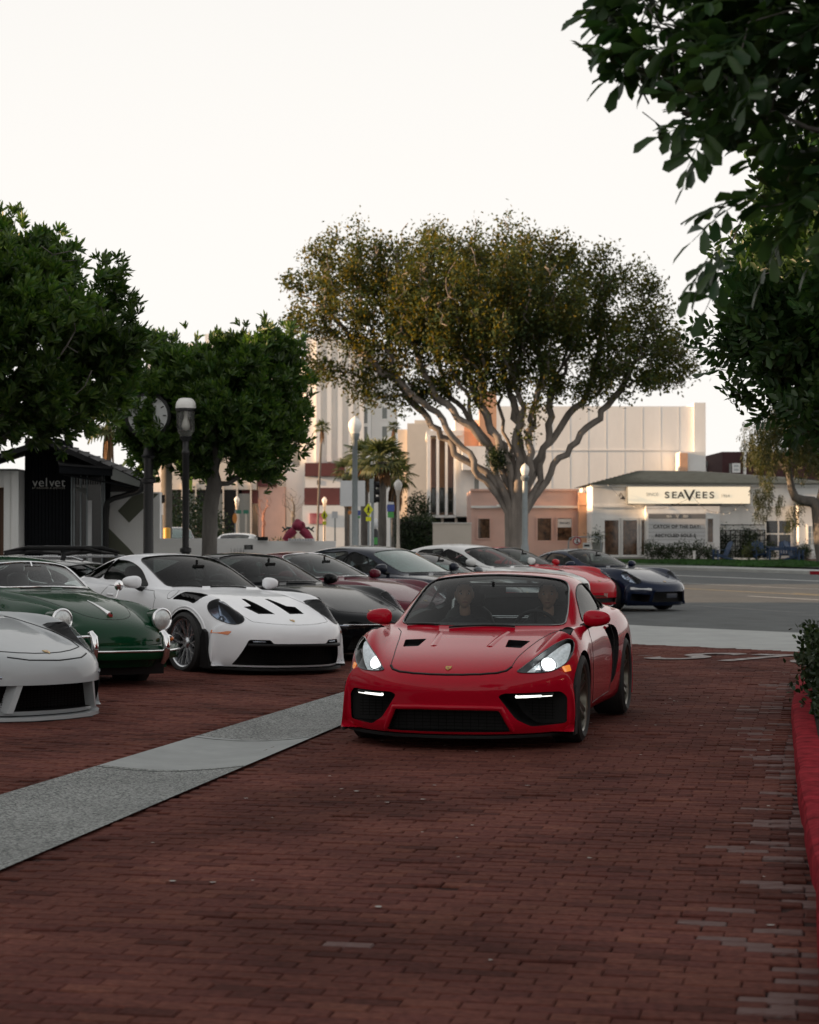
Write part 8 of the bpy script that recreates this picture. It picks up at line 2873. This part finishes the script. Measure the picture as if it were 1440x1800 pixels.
# crimson figure on the wall, with sign and small plaques
cf = thing('crimson_sculpture', 'bulky crimson figure with dark green arms sitting on the low white wall', 'sculpture', (at(524, 46.1), 46.15, zat(951, 46)))
M_CRIM = mat('crimson_cloth', (.20, .006, .035), rough=.6, var=.4, scale=9, bump=.3)
k_ = 46 / FPX
def fp(px, row): return Vector(((px - 524) * k_, 0, (951 - row) * k_))
bd = MB()
vs, fs = ellipsoid(fp(525, 924), (12 * k_, 10 * k_, 9.5 * k_), 18, 12); bd.add(vs, fs)
vs, fs = ellipsoid(fp(523, 917), (6 * k_, 6 * k_, 5 * k_), 14, 8); bd.add(vs, fs)
bd.build('body', M_CRIM, cf, 60)
for s in (-1, 1):
    lg = MB().tube([fp(524 + s * 6, 931), fp(524 + s * 14, 938), fp(524 + s * 20, 945), fp(524 + s * 24, 950)], [7 * k_, 8 * k_, 6.5 * k_, 5 * k_], 12)
    lg.build('leg', M_CRIM, cf, 60)
    MB().tube([fp(524 + s * 10, 929), fp(524 + s * 19, 928), fp(524 + s * 23, 931), fp(524 + s * 28, 926)], [2.5 * k_, 2.2 * k_, 2 * k_, 1.2 * k_], 8).build('arm', mat('dark_green_metal', (.02, .035, .03), rough=.4, var=.2) if s < 0 else bpy.data.materials['dark_green_metal'], cf, 60)
    MB().tube([fp(524 + s * 23, 931), fp(524 + s * 28, 935)], [1.6 * k_, .8 * k_], 6).build('claw', bpy.data.materials['dark_green_metal'], cf, 60)
MB().tube([fp(511, 929.5), fp(524, 930.5), fp(537, 929.5)], 1.8 * k_, 8).build('belt', M_TRIM, cf, 60)
MB().lathe([(.8 * k_ * 2, 0), (2.6 * k_, .02), (2.6 * k_, .05)], 12, axis='Y', c=tuple(fp(533, 921) + Vector((0, -.12, 0)))).build('ring', M_CRIM, cf)
sgn = thing('name_board', 'small white board with raised letters under the crimson figure', 'sign', (at(530, 45.9), 45.9, zat(951, 46)))
MB().span((-23 * k_, -.03, 0.0), (23 * k_, .03, 4.2 * k_)).build('board', M_BOARD, sgn)
for k in range(9): MB().span((-21 * k_ + k * 4.6 * k_, -.034, .9 * k_), (-19 * k_ + k * 4.6 * k_, -.0305, 3.2 * k_)).build('letter_block', M_GREYTRIM, sgn)
pl = thing('plaque', 'small dark plaque beside spiky plants on top of the low white wall', 'sign', (at(437, 45.8), 45.8, zat(966, 45.8)))
MB().span((-7.5 * k_, -.02, 0), (7.5 * k_, .02, 8 * k_)).build('panel', M_TRIM, pl)
for k in range(3): MB().span((-5 * k_, -.024, 1.5 * k_ + k * 2 * k_), (5 * k_, -.0205, 2.3 * k_ + k * 2 * k_)).build('text_line', M_GREYTRIM, pl)
sp = thing('spiky_plant', 'row of small spiky plants before the low white wall', 'plant', (at(418, 45.8), 45.8, zat(968, 45.8)))
for k in range(14):
    x = (k - 7) * 1.7 * k_
    MB().add([(x - .6 * k_, 0, -.2), (x + .6 * k_, 0, -.2), (x + r_.uniform(-2, 2) * k_, .02, (4 + r_.uniform(0, 4)) * k_)], [(0, 1, 2)]).build('blade', M_BLACKIRON, sp)
pl2 = thing('plaque', 'long dark plaque on the wall top right of the pale pickup', 'sign', (at(462, 45.9), 45.9, zat(950, 46)))
MB().span((-9 * k_, -.02, 0), (9 * k_, .02, 6.5 * k_)).build('panel', M_TRIM, pl2)

# roof rack car behind the green coupe: only its roof and rack clear the others
P_GREY3 = paint('light_grey_paint', (.30, .31, .31), rough=.3)
rk_root = build_sedan((0, 0, 0), 0, 'grey estate car carrying black roof bars behind the green coupe', P_GREY3, M_GLASS, M_GLASSDARK, h=.93)
stand(rk_root, -4.5, 28.6, 62, -.10)
for x in (.05, -.95):
    MB().tube([(x, -.62, 1.31), (x, -.60, 1.40), (x, 0, 1.425), (x, .60, 1.40), (x, .62, 1.31)], [.035, .03, .028, .03, .035], 8).build('roof_bar', M_TRIM, rk_root, 60)
for s in (1, -1):
    MB().tube([(.35, s * .56, 1.31), (.2, s * .58, 1.355), (-1.2, s * .56, 1.345), (-1.35, s * .54, 1.27)], .02, 8).build('roof_rail', M_ALLOY, rk_root, 60)
    MB().tube([(.40, s * .2, 1.415), (.1, s * .2, 1.47), (-.9, s * .2, 1.47), (-1.3, s * .2, 1.415)], [.02, .035, .035, .02], 8).build('rack_arm', M_TRIM, rk_root, 60)

# far parked cars
far1 = build_sedan((0, 0, 0), 0, 'pale pickup-like car parked beyond the low white wall', P_WHITE2, M_GLASSDARK, M_GLASSDARK, name='parked_car', group='distant parked cars', h=1.1, wagon=True)
stand(far1, at(424, 72), 72, 175, .0)
far2 = build_sedan((0, 0, 0), 0, 'dark green car glimpsed between mural wall and lamp post', P_INK, M_GLASSGREEN, M_GLASSDARK, name='parked_car', group='distant parked cars', h=1.1)
stand(far2, at(310, 88), 88, 10, .25)

# ------------------------------------------------------------------ people in the red coupe
M_SKIN = mat('skin', (.46, .28, .20), rough=.5, var=.08, scale=12)
M_HAIR = mat('black_hair', (.010, .008, .007), rough=.5, var=.4, scale=60, stretch=(1, 1, .2))
M_EYEW = mat('eye_white', (.62, .6, .57), rough=.3, var=.02)
M_SHIRT = mat('dark_shirt', (.02, .022, .026), rough=.85, var=.3, scale=20, bump=.2)
M_LIP = mat('lip', (.30, .12, .10), rough=.45, var=.05)

def head_mesh(turn=0.0):
    """head with brow, nose, mouth, chin and ears; faces +X, centre at origin, about 0.23 tall."""
    n, m = 40, 30
    vs, fs = [], []
    for i in range(m + 1):
        th = math.pi * i / m
        for k in range(n):
            ph = 2 * math.pi * k / n
            x = .098 * math.sin(th) * math.cos(ph); y = .076 * math.sin(th) * math.sin(ph); z = .118 * math.cos(th)
            if z < -.02:                             # jaw narrows to the chin
                f = min(1, (-.02 - z) / .1)
                y *= 1 - .34 * f; x *= 1 - .10 * f if x > 0 else 1 - .45 * f
                if x > 0: x += .012 * f
            if x > 0:
                g = lambda y0, z0, sy, sz: math.exp(-((y - y0) / sy) ** 2 - ((z - z0) / sz) ** 2)
                x += .026 * g(0, -.022, .011, .018) + .014 * g(0, .005, .010, .028)      # nose tip and bridge
                x -= .012 * (g(.032, .012, .018, .012) + g(-.032, .012, .018, .012))     # eye sockets
                x += .006 * (g(.03, .033, .024, .009) + g(-.03, .033, .024, .009))       # brow
                x += .008 * g(0, -.060, .022, .010) - .005 * g(0, -.048, .02, .005) + .008 * g(0, -.092, .018, .014)
                x += .005 * (g(.045, -.02, .018, .02) + g(-.045, -.02, .018, .02))       # cheekbones
            vs.append((x, y, z))
    for i in range(m):
        for k in range(n):
            fs.append((i * n + k, (i + 1) * n + k, (i + 1) * n + (k + 1) % n, i * n + (k + 1) % n))
    for s in (1, -1):
        v, f = ellipsoid((-.008, s * .077, .0), (.020, .008, .032), 10, 6, 2.0, Matrix.Rotation(R(-10), 3, 'Y'))
        b = len(vs); vs += [tuple(p) for p in v]; fs += [tuple(q + b for q in g_) for g_ in f]
    return vs, fs

def skin_body(name, verts, edges, radii, material, parent, root_i=0, sub=2):
    me = bpy.data.meshes.new(name)
    me.from_pydata(verts, edges, [])
    o = bpy.data.objects.new(name, me)
    WCOL.objects.link(o)
    sk = o.modifiers.new('skin', 'SKIN')
    for i, r in enumerate(radii):
        rr = r if hasattr(r, '__len__') else (r, r)
        me.skin_vertices[0].data[i].radius = rr
        me.skin_vertices[0].data[i].use_root = i == root_i
    sk.branch_smoothing = .6
    sb_ = o.modifiers.new('sub', 'SUBSURF'); sb_.levels = sub; sb_.render_levels = sub
    m2 = baked(o)
    bpy.data.objects.remove(o)
    m2.materials.clear(); m2.materials.append(material)
    m2.polygons.foreach_set('use_smooth', [True] * len(m2.polygons))
    m2.name = name
    return link(name, m2, parent)

def hand(parent, wrist, direction, side, curl=.9):
    """palm with four bent fingers of different length and a thumb, closing round the wheel rim."""
    d = Vector(direction).normalized(); up = Vector((0, 0, 1)); lat = d.cross(up).normalized(); nn = lat.cross(d)
    V, E, Rr = [], [], []
    def addv(p, r): V.append(tuple(p)); Rr.append(r); return len(V) - 1
    w = Vector(wrist)
    a = addv(w, .024); b = addv(w + d * .045, .032); E.append((a, b))
    for k, (o, l) in enumerate(((-.030, .070), (-.010, .080), (.010, .075), (.030, .058))):
        p = w + d * .085 + lat * o
        i = addv(p, .0105); E.append((b, i))
        q = p + d * l * .35 - nn * l * .12; j = addv(q, .0095); E.append((i, j))
        q2 = q + d * l * .10 - nn * l * .36; j2 = addv(q2, .009); E.append((j, j2))
        q3 = q2 - d * l * .25 - nn * l * .16; j3 = addv(q3, .0075); E.append((j2, j3))
    p = w + d * .03 + lat * side * .032
    i = addv(p, .013); E.append((b, i))
    q = p + d * .025 + lat * side * .022 - nn * .01; j = addv(q, .0115); E.append((i, j))
    q2 = q + d * .03 - nn * .012 - lat * side * .006; j2 = addv(q2, .009); E.append((j, j2))
    return skin_body('hand', V, E, Rr, M_SKIN, parent, 0, 1)

def seated(label, car_root, y, turn, driver):
    t = thing('person', label, 'person')
    t.rotation_euler = car_root.rotation_euler
    bpy.context.view_layer.update()
    base = car_root.matrix_world @ Vector((-.24, y, .40))
    t.location = base
    # hip at the origin, facing +X
    V = [(0, 0, .0), (-.04, 0, .14), (-.10, 0, .32), (-.13, 0, .43), (-.12, 0, .50),
         (-.13, .12, .43), (-.12, .195, .395), (-.13, -.12, .43), (-.12, -.195, .395),
         (.12, .09, .02), (.42, .12, .08), (.62, .12, -.18), (.12, -.09, .02), (.42, -.12, .08), (.62, -.12, -.18)]
    E = [(0, 1), (1, 2), (2, 3), (3, 4), (3, 5), (5, 6), (3, 7), (7, 8), (0, 9), (9, 10), (10, 11), (0, 12), (12, 13), (13, 14)]
    Rr = [(.15, .12), (.14, .11), (.15, .11), (.10, .085), .055, .072, .066, .072, .066, .09, .075, .055, .09, .075, .055]
    if driver: arms = [((.03, .24, .25), (.30, .14, .33)), ((.03, -.24, .25), (.30, -.14, .33))]
    else: arms = [((-.02, .25, .20), (.18, .12, .10)), ((-.02, -.25, .20), (.18, -.12, .10))]
    for (el, wr), sh in zip(arms, (6, 8)):
        a = len(V); V += [el, wr]; E += [(sh, a), (a, a + 1)]; Rr += [.046, .033]
    skin_body('clothed_body', V, E, Rr, M_SHIRT, t, 2, 2)
    skin_body('neck', [(-.125, 0, .47), (-.108, 0, .545), (-.095, 0, .60)], [(0, 1), (1, 2)], [.054, .049, .050], M_SKIN, t, 0, 2)
    hd = empty('head', (-.085, 0, .665), turn, t)
    vs, fs = head_mesh()
    MB().add(vs, fs).build('face', M_SKIN, hd, 180)
    hv, hf = head_mesh()
    cap = MB()
    keep = lambda p: p[2] > .045 + .35 * max(0, p[0]) or (p[0] < -.02 and p[2] > -.06)
    v2 = [(p[0] * 1.10 - .004, p[1] * 1.12, p[2] * 1.10 + .004) for p in hv[:40 * 31]]
    f2 = [f for f in hf if max(f) < 40 * 31 and all(keep(hv[i]) for i in f)]
    cap.add(v2, f2).build('hair', M_HAIR, hd, 180)
    for s in (1, -1):
        MB().add(*ellipsoid((.076, s * .031, .012), (.010, .0135, .0085), 12, 8)).build('eye', M_EYEW, hd, 180)
        MB().add(*ellipsoid((.0845, s * .031, .012), (.003, .0055, .0055), 10, 6)).build('iris', M_HAIR, hd, 180)
        MB().tube([(.086, s * .015, .032), (.088, s * .03, .036), (.078, s * .047, .031)], [.003, .004, .002], 6).build('eyebrow', M_HAIR, hd, 60)
    MB().tube([(.086, -.022, -.060), (.097, 0, -.058), (.086, .022, -.060)], [.003, .0055, .003], 8).build('lips', M_LIP, hd, 60)
    for (el, wr), s in zip(arms, (-1, 1)):
        hand(t, wr, (.9, -s * .1, .2) if driver else (.8, s * .3, -.3), s)
    return t
red_root = [o for o in bpy.data.objects if o.get('label', '').startswith('bright red sports coupe')][0]
seated('person with short black hair in the passenger seat of the red coupe', red_root, -.36, R(14), False)
seated('person in dark clothes driving the red coupe with both hands on the wheel', red_root, .36, R(6), True)

bpy.data.scenes.remove(WORK)
